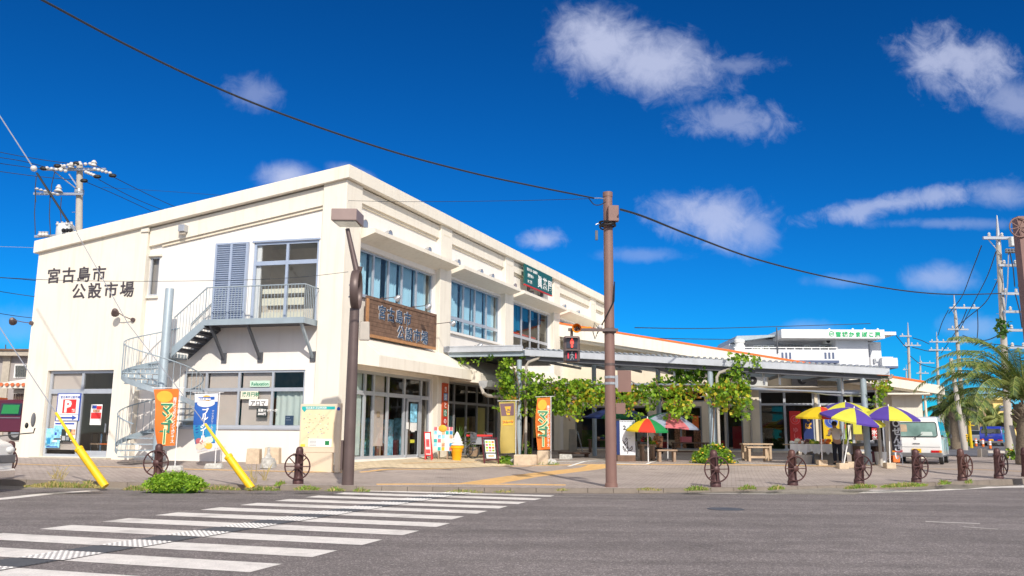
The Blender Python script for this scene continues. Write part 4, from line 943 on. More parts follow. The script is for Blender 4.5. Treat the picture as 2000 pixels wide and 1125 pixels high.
# pedestrian signal
cx=(1100+1134)/2; a=pb(1101,657); b=pb(1133,707); yq=p.y-.2
a=atd(1101,656,yq); b=atd(1133,707,yq)
o=thing('pedestrian_signal','pedestrian signal showing a red standing man, hung from the signal arm','traffic light',((a.x+b.x)/2,yq,b.z))
MB().box(a.x,b.x,yq-.02,yq+.22,b.z,a.z).build('housing','brownlamp',o,bev=.045)
h=(a.z-b.z)
for k,(m,mm) in enumerate([('lensgrey','redled'),('lensgrey','mangrey')]):
    z1=a.z-.05-k*h*.49; z0=z1-h*.40; c=(z0+z1)/2; X=(a.x+b.x)/2
    MB().box(a.x+.065,b.x-.065,yq-.04,yq-.021,z0,z1).build('lens',m,o,bev=.02)
    mb=MB(); s=(z1-z0)/2*.85
    mb.ball((X,yq-.045,c+s*.78),s*.2,8,5,(1,.3,1))
    if k==0:
        mb.box(X-s*.24,X+s*.24,yq-.052,yq-.042,c-s*.1,c+s*.52); mb.box(X-s*.38,X-s*.27,yq-.052,yq-.042,c-s*.15,c+s*.5); mb.box(X+s*.27,X+s*.38,yq-.052,yq-.042,c-s*.15,c+s*.5); mb.box(X-s*.2,X-s*.03,yq-.052,yq-.042,c-s,c-s*.08); mb.box(X+s*.03,X+s*.2,yq-.052,yq-.042,c-s,c-s*.08)
    else:
        for p0,p1 in [((0,.5),(0,-.1)),((0,.45),(-.4,.1)),((0,.45),(.4,.05)),((0,-.1),(-.35,-.95)),((0,-.1),(.4,-.9))]:
            mb.bar((X+p0[0]*s,yq-.047,c+p0[1]*s),(X+p1[0]*s,yq-.047,c+p1[1]*s),.01,s*.2,(0,1,0))
    mb.build('man',mm,o)
    if k==1:
        mb=MB()
        for sx_ in (-1,1):
            for r_ in range(4): mb.box(X+sx_*s*.85-.015,X+sx_*s*.85+.015,yq-.05,yq-.042,c-s*.6+r_*s*.3,c-s*.6+r_*s*.3+.035)
        mb.build('timer_dots','redled_dim',o,kind='stuff')
    mb=MB(); mb.face((a.x+.03,yq-.04,z1+.005),(b.x-.03,yq-.04,z1+.005),(b.x-.03,yq-.16,z1-.01),(a.x+.03,yq-.16,z1-.01)); mb.build('visor','brownlamp',o)
MB().cyl(((a.x+b.x)/2,yq+.05,a.z-.01),((a.x+b.x)/2,yq+.05,a.z+.12),.035).build('hanger','brownlamp',o)
# ================================================================ bollards with cart wheels
def mkboll():
    o=thing('wheel_bollard','','bollard',(0,0,0))
    MB().lathe((0,0,0),[(.13,0),(.13,.1),(.115,.12),(.105,.2),(.10,.64),(.115,.66),(.115,.69),(.092,.70),(.092,.78),(.085,.83),(.06,.87),(.02,.885)],16).build('post','bollard',o,smooth=True)
    w=MB().torus((0,-.15,.42),(0,1,0),.30,.018,32,6,.02).build('wheel','bollard',o,smooth=True)
    sp_=MB()
    for k in range(8):
        t=math.pi/4*k+.0; MB().bar((.04*math.cos(t),-.15,.42+.04*math.sin(t)),(.295*math.cos(t),-.15,.42+.295*math.sin(t)),.022,.026,(0,1,0)).build('spoke','bollard',w)
    MB().tube([(0,-.10,.42),(0,-.17,.42),(0,-.19,.42)],[.075,.075,.04],12).build('hub','bollard',w,smooth=True)
    for s in (-1,1): MB().torus((s*.125,-.02,.69),(0,1,0),.026,.008,12,5).build('ring','bollard',o,smooth=True)
    return o
B0=mkboll()
bl_=[(15,934,-.1,'wheel bollard partly hidden behind the silver vehicle at the left edge'),(308,938,.0,'wheel bollard standing behind the low green shrub'),(582,945,.0,'wheel bollard between the second yellow guy guard and the street lamp'),
 (1398,951,.12,'first wheel bollard to the right of the brown signal pole'),(1548.5,948,.3,'wheel bollard in front of the white-clothed stall, left end'),(1678,945,.45,'wheel bollard in front of the purple and yellow parasol'),
 (1790,942,.5,'wheel bollard directly behind which the white van stands'),(1880,939,.6,'wheel bollard just right of the white van'),(1951,935,.65,'second wheel bollard right of the white van'),(2004,931,.7,'wheel bollard cut off by the right edge of the photo')]
for i,(x,y,rz,l) in enumerate(bl_):
    q=gp(x,y)
    if i==0:
        B0.location=q; B0.rotation_euler=(0,0,rz); B0['label']=l; B0['group']='cart-wheel bollards along the kerb'
    else: dup(B0,q,rz,l,'cart-wheel bollards along the kerb').rotation_euler=(random.uniform(-.03,.03),random.uniform(-.035,.035),rz)
# ================================================================ guy wires with yellow guards
def guy(base,top,a0,label,px_w):
    """base: ground point, top: anchor, a0: fraction length of fat guard, thin guard"""
    b=base; t=(top-b).normalized(); Lg=(top-b).length
    o=thing('guy_wire',label,'guy wire',b)
    l1,l2=a0
    MB().tube([b-t*.05,b+t*l1],.09,12).build('guard','yellow',o,smooth=True); MB().tube([b+t*l1,b+t*(l1+l2)],[.035,.03],8).build('guard_sleeve','yellow',o,smooth=True)
    MB().tube([b+t*(l1-.03),b+t*(l1+.02)],.1,12).build('band','yellow' ,o,smooth=True)
    return o,t,l1+l2
# left: base (205,945) leads up-left to the insulator (62,328) and beyond
b=gp(203,946); yA=b.y
def along(px_,py_,y): return atd(px_,py_,y)
P1=along(108,806,b.y+.25); t=(P1-b).normalized()
def seg(b,px1,py1,px2,py2,d1,d2,label):
    p1=atd(px1,py1,b.y+d1); p2=atd(px2,py2,b.y+d2)
    o=thing('guy_wire',label,'guy wire',b)
    l=(p1-b); tt=l.normalized(); b2=b+tt*-.06
    MB().tube([b2,p1],.088,12).build('guard','yellow',o,smooth=True); MB().tube([p1-tt*.02,p1+tt*.04],.098,12).build('band','yellow',o,smooth=True)
    MB().tube([p1,p2],[.042,.03],8).build('guard_sleeve','yellow',o,smooth=True)
    return o,p1,p2
o,p1,p2=seg(b,155,878,109,806,.1,.25,'yellow guarded guy wire at the left, rising towards the upper left')
MB().tube([p2,atd(62,735,b.y+.5),atd(0,640,b.y+1.2),atd(-60,545,b.y+1.8)],.012,5).build('wire','wiregrey',o)
b=gp(489,950)
o,p1,p2=seg(b,447,893,401,828,.1,.25,'yellow guarded guy wire with a dark band in front of the blue banner')
MB().tube([p2,atd(250,632,b.y+.9),atd(150,455,b.y+1.5)],.010,5).build('wire','wiregrey',o)
MB().tube([atd(150,452,b.y+1.5),atd(134,434,b.y+1.55)],.016,5).build('turnbuckle','silver',o)
MB().tube([atd(134,434,b.y+1.55),atd(72,338,b.y+1.9)],.028,6).build('sheath','black',o)
MB().ball(atd(66,329,b.y+1.95),.085,10,7).build('insulator','insul',o,smooth=True)
MB().tube([atd(62,323,b.y+1.95),atd(-40,165,b.y+2.6)],.016,5).build('wire','wiregrey',o)
# ================================================================ overhead cables
def smoothpts(P,n=8):
    out=[]
    for i in range(len(P)-1):
        p0=P[max(i-1,0)]; p1=P[i]; p2=P[i+1]; p3=P[min(i+2,len(P)-1)]
        for k in range(n):
            t=k/n; out.append(.5*((2*p1)+(p2-p0)*t+(2*p0-5*p1+4*p2-p3)*t*t+(3*p1-p0-3*p2+p3)*t**3))
    return out+[P[-1]]
def cable(label,pts,r,mat='wire',name='overhead_cable',group=None):
    P=[atd(*q) for q in pts]; o=MB().tube(smoothpts(P),r*.68,6).build(name,mat,None,smooth=True); c=P[0].copy(); o.data.transform(Matrix.Translation(-c)); o.location=c
    tag(o,label,'cable',group); return o
cable('thick black cable sagging from the top left corner down to the brown pole',[(-40,-62,11.5),(75,-4,12.2),(240,84,13.3),(400,161,14.3),(560,226,15.3),(760,294,16.6),(920,337,17.8),(1040,363,18.7),(1120,379,19.4),(1160,387,19.9)],.028)
cable('black cable from the brown pole sagging right to the concrete pole',[(1212,409,20.2),(1260,424,22),(1360,464,25),(1480,507,28.5),(1620,542,32.5),(1760,567,36.5),(1860,575,39.5),(1960,573,43)],.042)
cable('thin wire crossing low in front of the left face to the street lamp',[(-30,540,17),(80,546,17.4),(200,549,18),(350,549,18.7),(500,546,19.3),(600,540,19.8),(680,531,L0.y)],.009)
cable('thin wire along the upper wall and across the sky towards the brown pole',[(200,366,34),(330,374,32),(500,386,30),(690,392,27),(800,394,25),(1000,392,22.5),(1150,388,20.4)],.010)
MB_=MB().tube([pb(1160,387),pb(1172,388)+Vector((0,-.05,0)),pb(1180,391)+Vector((0,-.12,0))],.012,5).build('strand','silver',None); base_at(MB_); tag(MB_,'bright strand tying the thick cable to the brown pole','cable')
cable('loop of black cable hanging beside the top of the brown pole',[(1150,387,19.9),(1160,399,20),(1172,400,20),(1183,394,20)],.018)
for i,(pts,l) in enumerate([([(-20,293,36),(40,305,37),(110,316,38),(150,320,38)],'topmost wire reaching the left concrete pole from the left edge'),([(-20,305,36),(40,314,37),(88,326,38)],'second wire left of the concrete pole'),([(-20,316,36),(20,322,37),(80,330,38)],'third wire left of the concrete pole'),
    ([(-20,332,36),(60,343,37),(150,352,38)],'lowest faint wire left of the concrete pole top'),([(220,345,38),(300,385,42),(360,412,46)],'upper wire falling from the concrete pole to the roof edge'),([(192,350,38),(260,386,42),(330,415,46)],'middle wire falling from the concrete pole behind the roof'),([(160,352,38),(230,382,42),(312,420,46)],'lower wire falling from the concrete pole behind the roof'),
    ([(-20,541,30),(40,545,31),(78,549,32)],'wire meeting the left building edge beside the painted name'),([(-20,566,30),(30,574,31),(72,580,31)],'dark wire ending at the left building edge'),([(-20,609,30),(30,617,31),(72,622,31)],'dark wire just above the left spotlight'),([(-20,481,50),(78,484,50)],'pale straight wire low in the left sky')]):
    cable(l,pts,.022 if i<7 else .018,'wire' if i!=10 else 'wiregrey')
# ================================================================ single-storey wing
WT=lambda u:7.42-.184*u          # top of the raked fascia
wing=thing('market_wing','low cream wing with raked orange-edged roof reaching right behind the steel canopy','building',WF.P(9,0,.4))
UW=19.0
mb=MB(); mb.fbs(WF,-1.2,UW,-.25,.0,WT(-1.2)-.80,WT(-1.2)-.10,WT(UW)-.52,WT(UW)-.10); mb.build('fascia','cream',wing,bev=.01)
MB().fbs(WF,-1.2,18.2,-.3,.02,WT(-1.2)-.099,WT(-1.2),WT(18.2)-.099,WT(18.2)).build('roof_edge','orangetrim',wing)
MB().fbs(WF,-1.2,UW,-10,-.301,WT(-1.2)-.3,WT(-1.2)-.1,WT(UW)-.3,WT(UW)-.1).build('roof','cream',wing)
MB().fbs(WF,-1.0,UW-.3,-.14,-.0001+.06,WT(-1)-.99,WT(-1)-.86,WT(UW-.3)-.66,WT(UW-.3)-.56) and None
MB().fbs(WF,-1.0,UW-.5,-1.2,-.26,WT(-1)-.95,WT(-1)-.80,WT(UW-.5)-.62,WT(UW-.5)-.52).build('soffit','cream',wing)
# wall with shop openings
openings=[(3.0,4.6,.62,2.9),(5.2,7.4,.62,2.9),(7.9,9.5,.62,2.9),(10.35,13.1,.62,3.72),(13.25,16.4,.62,3.72),(.6,2.6,.62,2.9),(5.0,7.6,3.15,3.75),(1.0,3.6,3.15,3.75)]
mb=MB(); wall(mb,WF,-.5,16.7,-.1,4.0,-1.5,-1.2,openings,ztop=lambda u:WT(u)-.7); mb.build('wall','cream_dirty',wing)
mb=MB(); wall(mb,WF,16.701,18.1,-.1,3.6,-1.5,-.62,[],ztop=lambda u:WT(u)-.6); mb.build('wall','cream',wing)
MB().fb(WF,16.4,18.3,-.9,.15,3.42,3.50).build('cornice','cream',wing); MB().tube([WF.P(18.2,-.5,.4),WF.P(18.2,-.5,3.4)],.06,8).build('drain_pipe','cream',wing)
MB().fb(WF,18.0,18.1,-9,-1.5,-.1,3.7).build('wall','cream',wing)
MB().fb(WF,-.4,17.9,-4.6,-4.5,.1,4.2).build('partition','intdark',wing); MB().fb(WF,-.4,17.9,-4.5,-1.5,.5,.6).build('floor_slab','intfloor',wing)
MB().fb(WF,-1,18.0,-4.6,-1.5,3.8,3.9).build('ceiling','intwall',wing)
for (a,b,c,d) in openings[:3]+[openings[5]]: 
    window(wing,WF,a,b,c,d,-1.32,[(a+b)/2],[2.35] if b-a>1.8 else [],.08,'alu_dark','glass_dark',name='shop_front')
window(wing,WF,10.35,13.1,.62,3.72,-1.32,[11.62],[3.0],.11,'alu','glass_dark',name='shop_front'); window(wing,WF,13.25,16.4,.62,3.72,-1.32,[14.9],[3.0],.11,'alu','glass_dark',name='shop_front')
for o_ in openings[6:]: window(wing,WF,o_[0],o_[1],o_[2],o_[3],-1.32,[(o_[0]+o_[1])/2],[],.06,'alu_dark','glass_dark')
MB().fb(WF,10.45,11.5,-1.27,-1.22,.7,2.85).build('door_leaf','glass_dark',wing)
for u in (3.0,8.6,9.9): MB().tube([WF.P(u,-1.1,.5),WF.P(u,-1.1,3.8)],.06,8).build('drain_pipe','conc_pole',wing)
# air conditioners above the doors
for i,(u,l) in enumerate([(9.55,'left air conditioner unit above the wing doors'),(12.0,'right air conditioner unit above the wing doors')]):
    o=thing('air_conditioner',l,'air conditioner',WF.P(u+.5,-.9,3.95),group='air conditioners on the wing'); MB().fb(WF,u,u+1.25,-1.19,-.75,3.92,4.5).build('casing','plastic_grey' if i else 'transformer',o,bev=.02)
    c=WF.P(u+.5,-.745,4.21); MB().torus(c,WF.n,.22,.012,20,5).build('grille_ring','darksteel',o)
    MB().tube([c-WF.n*.004,c+WF.n*.004],[.22,.22],20).build('fan_opening','black',o); MB().tube([c,c+WF.n*.02],[.06,.05],10).build('fan_hub','silver',o)
MB().fb(WF,9.3,14.5,-1.19,-.6,3.84,3.9).build('ledge','conc_pole',wing)
# interior clutter
random.seed(5)
for k in range(16):
    u=.8+k*1.02; h=random.uniform(.4,1.4); MB().fb(WF,u,u+.6,-2.6,-2.2,.6,.6+h).build('shelf_goods',random.choice(['wood','foodprint','wood_dark','red','whitepaint','leaf_c','papery']),wing)
# ================================================================ steel canopy on posts
can=thing('steel_canopy','long grey steel canopy with corrugated roof sloping down to the right','canopy',KF.P(3,0,.45))
KT_=lambda u:4.62-.0655*(u-3.2)-.0022*(u-3.2)
MB().fb(KF,-.25,3.2,-.0,.14,4.54,4.74).build('fascia','steelroof',can); MB().fb(KF,.15,3.3,-.16,-.0,4.36,4.60).build('fascia_beam','greysteel',can)
MB().fb(KF,-.25,3.2,.14,.16,4.74,4.78).build('flashing','steelroof',can)
MB().fb(KF,-.2,3.2,-5.5,-.161,4.42,4.46).build('deck','darksteel',can)
MB().fbs(KF,3.3,16.4,.0,.16,KT_(3.3)-.25,KT_(3.3)-.02,KT_(16.4)-.25,KT_(16.4)-.02).build('fascia','steelroof',can)
MB().fbs(KF,3.3,16.4,-.25,-.001,KT_(3.3)-.42,KT_(3.3)-.26,KT_(16.4)-.42,KT_(16.4)-.26).build('fascia_beam','darksteel',can)
# corrugated sheet
mb=MB(); u=3.25; prev=None; k=0
while u<16.45:
    h=(.0,.0,.06,.06)[k%4]; z=KT_(u)+.0+h
    c=(mb._a(KF.P(u,.19,z)),mb._a(KF.P(u,-12.7,z+.57)))
    if prev: mb.f.append([prev[0],c[0],c[1],prev[1]]); mb.mi.append(0)
    prev=c; k+=1; u+=.07 if k%4 in(1,3) else .035
mb.build('corrugated_roof','polyroof',can)
for v in (-1.8,-3.6,-5.4,-7.2,-9,-10.8,-12.6): MB().fbs(KF,3.3,16.3,v-.06,v+.06,KT_(3.3)-.24-.045*v,KT_(3.3)-.06-.045*v,KT_(16.3)-.24-.045*v,KT_(16.3)-.06-.045*v).build('beam','greysteel',can)
for u in [3.4+1.6*i for i in range(9)]: MB().bar(KF.P(u,-.3,KT_(u)-.34),KF.P(u,-12.6,KT_(u)+.24),.07,.12).build('rafter','darksteel',can)
for u,v in [(3.02,-.1),(10.28,-.15),(15.55,-.1),(5.2,-5.2),(10.3,-5.2),(15.4,-5.2),(8.0,-5.2)]:
    p=KF.P(u,v,0); r=.105 if v>-1 else .10
    MB().lathe((p.x,p.y,0),[(r,G(p.x,p.y)-.05),(r,KT_(max(u,3.3))-.3-.04*min(v,0)-(.1 if v>-1 else 0))],16).build('post','greysteel',can,smooth=True)
for u in (3.32,10.52,15.95):
    z=KT_(u)-.35; p=KF.P(u,-.02,0); g=G(p.x,p.y)
    MB().tube([KF.P(u+.55,.05,z+.1),KF.P(u+.5,.04,z-.0),KF.P(u+.1,.0,z-.14),KF.P(u,.0,z-.3),KF.P(u,.0,g)],.055,8).build('downpipe','conc_pole',can,smooth=True)
    for dz in (.4,1.9): MB().lathe((p.x,p.y,0),[(.06,g+dz),(.064,g+dz),(.064,g+dz+.05),(.06,g+dz+.05)],10).build('pipe_clip','silver',can)
for u in (6.55,8.95,12.2,12.75): MB().bar(KF.P(u,-.5,KT_(u)-.4),KF.P(u,-.5,3.2),.07,.07,(0,1,0)).build('hanger','silver',can)
MB().bar(KF.P(14.9,-.5,KT_(14.9)-.4),KF.P(14.9,-.5,2.85),.07,.07,(0,1,0)).build('hanger','silver',can)
# trellis hung at half height
for v in (-.3,-1.2,-2.2): MB().bar(KF.P(3.4,v,3.32),KF.P(10.9,v,3.2),.06,.06).build('trellis_rail','silver',can)
for u in [3.6+.75*i for i in range(10)]: MB().bar(KF.P(u,-.2,3.36),KF.P(u,-2.3,3.36),.035,.035).build('trellis_bar','silver',can)
MB().bar(KF.P(10.9,-.5,3.12),KF.P(15.6,-.5,2.88),.05,.05).build('trellis_rail','silver',can); MB().bar(KF.P(11.2,-1.3,3.12),KF.P(15.6,-1.3,2.9),.05,.05).build('trellis_rail','silver',can)
mb=MB(); 
pts=[KF.P(11.3+ .5*i,-.55,3.14-.045*i+.03*math.sin(i*1.7)) for i in range(10)]; o_=MB().tube(pts,[.02+.02*abs(math.sin(i*2.1)) for i in range(10)],5).build('rolled_netting','silver',can)
MB().bar(KF.P(9.9,.02,2.75),KF.P(11.4,.0,3.05),.02,.02).build('stay','silver',can); MB().bar(KF.P(11.4,.0,3.05),KF.P(11.3,.0,2.75),.02,.02).build('stay','silver',can)
MB().fb(KF,6.4,8.0,-3.2,-3.15,4.0,4.25).build('sign_back','silver',can)
# ================================================================ foliage helper
def leaves(mb,c,rad,n,size,mats,seed=None,flat=0,shape='ell'):
    """leaf-sized faces through a volume; mats = list of (index, weight)"""
    idx=[m for m,w in mats for _ in range(w)]
    for _ in range(n):
        while True:
            q=Vector((random.uniform(-1,1),random.uniform(-1,1),random.uniform(-1,1)))
            if shape=='box' or q.length<1: break
        p=Vector((c[0]+q.x*rad[0],c[1]+q.y*rad[1],c[2]+q.z*rad[2]))
        s=size*random.uniform(.6,1.3); a=Vector((random.gauss(0,1),random.gauss(0,1),random.gauss(0,.6)-.3)).normalized(); b=a.orthogonal().normalized(); b=(b+a.cross(b)*random.uniform(-1,1)).normalized()
        if flat: b=(b+Vector((0,0,flat))).normalized()
        t=a*s; w=b.cross(a).normalized()*s*.42; mb.k=random.choice(idx)
        m_=p+t*.45; mb.face(p,m_+w,p+t,m_-w)
def clusters(mb,vols,size,seed=1):
    random.seed(seed)
    for c,rad,n,mats in vols: leaves(mb,c,rad,n,size,mats)
LM=['leaf_a','leaf_b','leaf_c','leaf_y','leaf_o']
GRN=[(0,5),(1,4),(2,3)]; YEL=[(0,4),(1,6),(3,3),(2,1),(4,1)]; ORG=[(1,4),(3,3),(4,2),(0,2)]
def vine(label,boxes,seed,stems,base):
    o=thing('climbing_vine',label,'plant',base); mb=MB(); random.seed(seed)
    for (x0,y0,x1,y1,v,dens,pal) in boxes:
        # scatter clumps in an area of the canopy plane, given real depth behind it
        area=(x1-x0)*(y1-y0); n=max(3,int(area/82*dens))
        for _ in range(n):
            px_,py_=random.uniform(x0,x1),random.uniform(y0,y1); vv=v+random.uniform(-.45,.3)
            u,z=KF.uz(px_,py_,vv); leaves(mb,KF.P(u,vv,z),(.2,.2,.17),int(14),.15,pal)
    f=mb.build('foliage',LM,o)
    for s in stems: MB().tube(smoothpts([KF.P(*KFp) for KFp in s],5),.022,5).build('stem','vinestem',o,smooth=True)
    return o
def kq(x,y,v): u,z=KF.uz(x,y,v); return (u,v,z)
vine('green climbing vine wrapped round the left post of the steel canopy',[(985,702,1008,790,.0,1.1,GRN),(972,722,1000,800,.1,1.0,GRN),(1022,725,1050,760,.0,.8,GRN),(1018,750,1060,812,.05,1.25,GRN),(965,696,1003,712,-.1,.9,GRN),(1045,727,1078,742,.1,.4,GRN),(925,694,965,704,-.2,.35,GRN),(893,697,905,716,-.1,.35,GRN),(992,775,1003,790,.2,.5,ORG),(1038,745,1062,765,0,.8,GRN),(1010,690,1020,745,-.3,.4,GRN),(972,735,1000,760,-.2,.3,ORG)],11,
 [[kq(1012,890,.12),kq(1008,820,.15),kq(1014,760,.14),kq(1000,710,.1)],[kq(1020,880,.1),kq(1026,800,.14),kq(1030,740,.1)]],KF.P(3,0.2,.5))
vine('yellowing vine spread along the trellis between the canopy post and the brown pole',[(1060,744,1190,765,-.2,1.25,GRN),(1100,752,1190,785,.0,1.2,YEL),(1085,765,1140,805,.0,1.05,GRN),(1110,785,1135,822,.1,1.0,YEL),(1055,760,1090,795,-.1,.9,GRN),(1070,757,1100,775,.1,.6,ORG),(1150,770,1190,795,.1,.8,YEL),(1060,790,1085,812,-.2,.5,GRN)],12,
 [[kq(1113,822,.0),kq(1106,800,.0),kq(1110,780,-.1)],[kq(1060,748,-.2),kq(1130,752,-.2),kq(1190,755,-.2)]],KF.P(6,-.2,.5))
vine('yellow-green vine hanging from the trellis right of the brown pole',[(1200,758,1262,785,.0,1.15,YEL),(1222,752,1310,775,-.1,1.2,GRN),(1222,782,1238,812,.1,.8,YEL),(1235,800,1250,820,.1,.5,GRN),(1262,775,1290,795,-.1,.7,GRN),(1300,762,1345,800,.0,1.1,YEL),(1300,790,1330,812,.05,.9,GRN),(1310,752,1400,768,-.1,1.1,YEL),(1330,765,1385,772,.1,.7,ORG),(1335,793,1345,812,.1,.6,YEL),(1280,745,1310,756,-.2,.5,GRN),(1285,735,1300,750,-.2,.4,GRN)],13,
 [[kq(1210,757,-.2),kq(1300,754,-.2),kq(1400,752,-.2)],[kq(1280,740,0),kq(1290,770,0),kq(1300,800,0)]],KF.P(9,-.2,.5))
vine('dense vine mass climbing over the canopy edge around the middle post',[(1312,716,1420,752,-.5,1.35,[(0,4),(2,5),(1,1)]),(1395,745,1462,778,.0,1.3,GRN),(1385,752,1460,792,.1,1.2,YEL),(1425,698,1462,735,.1,1.15,GRN),(1455,702,1478,716,.15,.7,GRN),(1420,697,1445,706,.15,.7,GRN),(1440,735,1460,752,.0,.8,GRN),(1440,785,1466,812,.1,.9,GRN),(1408,790,1440,802,.0,.6,YEL),(1435,800,1450,812,.05,.4,GRN),(1355,710,1400,720,-.3,.7,GRN)],14,
 [[kq(1391,890,.12),kq(1394,820,.13),kq(1396,770,.12)],[kq(1425,800,.0),kq(1420,760,0),kq(1440,720,.1)]],KF.P(10.5,0.1,.5))
vine('small vine with brown stem on the right end post of the canopy',[(1703,744,1726,758,.0,1.0,YEL),(1712,756,1724,770,0,.8,ORG),(1722,752,1738,763,.05,.7,YEL),(1712,770,1720,778,0,.5,GRN),(1708,778,1718,800,0,.6,GRN)],15,[[kq(1708,805,0),kq(1714,785,0),kq(1718,762,0)],[kq(1706,805,0),kq(1711,785,.02),kq(1716,762,0)]],KF.P(16,.1,.5))
# ================================================================ shrubs, weeds
def shrub(label,c,rad,n,size,mats,flowers=0,seed=1,name='shrub',core='leaf_c'):
    o=thing(name,label,'shrub',c); random.seed(seed); mb=MB()
    for _ in range(max(3,n//26)):
        t=random.uniform(0,2*math.pi); f=random.uniform(0,1); ph=math.acos(random.uniform(0,1)); rr=random.uniform(.72,1.0)
        p=Vector((c[0]+rad[0]*rr*math.sin(ph)*math.cos(t),c[1]+rad[1]*rr*math.sin(ph)*math.sin(t),c[2]+rad[2]*rr*math.cos(ph)))
        leaves(mb,p,(rad[0]*.13,rad[1]*.15,rad[2]*.16),26,size,mats,flat=.4)
    mb.build('foliage',LM,o)
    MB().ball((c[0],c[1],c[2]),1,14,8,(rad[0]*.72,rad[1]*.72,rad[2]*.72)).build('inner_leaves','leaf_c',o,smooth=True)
    if flowers:
        for _ in range(flowers):
            t=random.uniform(0,2*math.pi); ph=math.acos(random.uniform(0,1)); p=Vector((c[0]+rad[0]*math.sin(ph)*math.cos(t),c[1]-abs(rad[1]*math.sin(ph)*math.sin(t)),c[2]+rad[2]*math.cos(ph)))
            MB().ball(p,.045,6,4,(1,1,.6)).build('flower','leaf_y' if random.random()<.7 else 'mango',o)
    return o
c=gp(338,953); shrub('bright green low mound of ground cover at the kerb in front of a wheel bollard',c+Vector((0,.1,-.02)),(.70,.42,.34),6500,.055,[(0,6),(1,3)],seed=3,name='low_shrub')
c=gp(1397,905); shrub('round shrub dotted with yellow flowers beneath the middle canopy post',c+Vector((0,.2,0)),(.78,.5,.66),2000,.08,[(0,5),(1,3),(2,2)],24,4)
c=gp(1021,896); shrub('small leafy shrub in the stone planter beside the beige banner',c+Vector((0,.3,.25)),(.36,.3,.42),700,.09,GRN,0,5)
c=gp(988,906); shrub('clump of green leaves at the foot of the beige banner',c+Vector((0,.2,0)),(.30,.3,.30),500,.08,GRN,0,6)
c=gp(700,878,.4); shrub('potted plant with long yellow-green leaves by the shop window',gp(698,882),(.02,.02,.02),3,.05,GRN,0,7)
def tufts(label,pts,n,h,mats,seed,name='grass'):
    random.seed(seed); mb=MB()
    for (x0,y0,x1,y1,m) in pts:
        for _ in range(int(n*m)):
            t=random.random(); p=gp(x0+(x1-x0)*t+random.uniform(-4,4),y0+(y1-y0)*t+random.uniform(-2.2,1.2))
            a=random.uniform(0,6.28); hh=h*random.uniform(.3,1.2)*(.4+math.sin(math.pi*min(max(t,.05),.95))); w=.006; l=Vector((random.gauss(0,.35),random.gauss(0,.35),1)).normalized()*hh; s=Vector((math.cos(a),math.sin(a),0))*w
            mb.k=random.choice(mats); mb.face(p-s,p+s,p+s*.5+l*.6,p+l+Vector((random.gauss(0,.02),random.gauss(0,.02),-.01)))
    o=mb.build(name,['grass','straw','leaf_a'],None); o['kind']='stuff'; o['label']=label; return o
tufts('dry and green grass growing along the kerb on the left',[(48,951,200,953,1.6),(165,946,182,950,.15),(80,948,130,950,.3)],700,.09,[0,1,1],1)
tufts('grass around the guy wire and low shrub',[(395,956,470,957,.7),(480,957,545,958,.6),(240,957,290,958,.3)],600,.08,[0,0,1],2)
tufts('tufts of grass at the kerb near the street lamp',[(538,950,556,944,.35),(575,957,625,957,.6),(640,959,672,959,.35),(690,960,720,960,.2)],600,.08,[0,0,2,1],3)
tufts('thin grass line along the crossing kerb',[(870,961,940,962,.4),(965,962,1005,962,.2),(1085,958,1110,959,.15),(1245,957,1290,958,.35)],500,.05,[0,1],4)
tufts('grass tufts along the kerb by the right bollards',[(1338,958,1384,957,.6),(1445,956,1475,955,.4),(1503,957,1530,955,.4),(1650,955,1710,952,.8),(1722,952,1810,949,1.6),(1835,946,1855,945,.4),(1887,944,1897,943,.2)],650,.085,[0,0,2,1],5)
tufts('tall dry weeds standing behind the kerb',[(104,935,122,938,.08),(488,935,500,945,.06),(512,935,520,940,.04)],400,.35,[1],6)
tufts('grass under the stone planter and banner stand',[(1050,907,1090,907,.8),(975,907,1010,908,.6)],500,.12,[0,2],8)
o=shrub('green hedge plants by the far pavement behind the white van',gp(1862,872)+Vector((0,0,0)),(1.6,1,1.1),900,.22,GRN,0,9,name='roadside_shrub')
o=shrub('small green bush right of the leaning pole',gp(1893,866),(.9,.8,.9),500,.2,GRN,0,10,name='roadside_shrub')
o=shrub('leafy bush with small flowers at the right edge under the palm',gp(1996,898),(.7,.6,.75),900,.1,GRN,8,11)
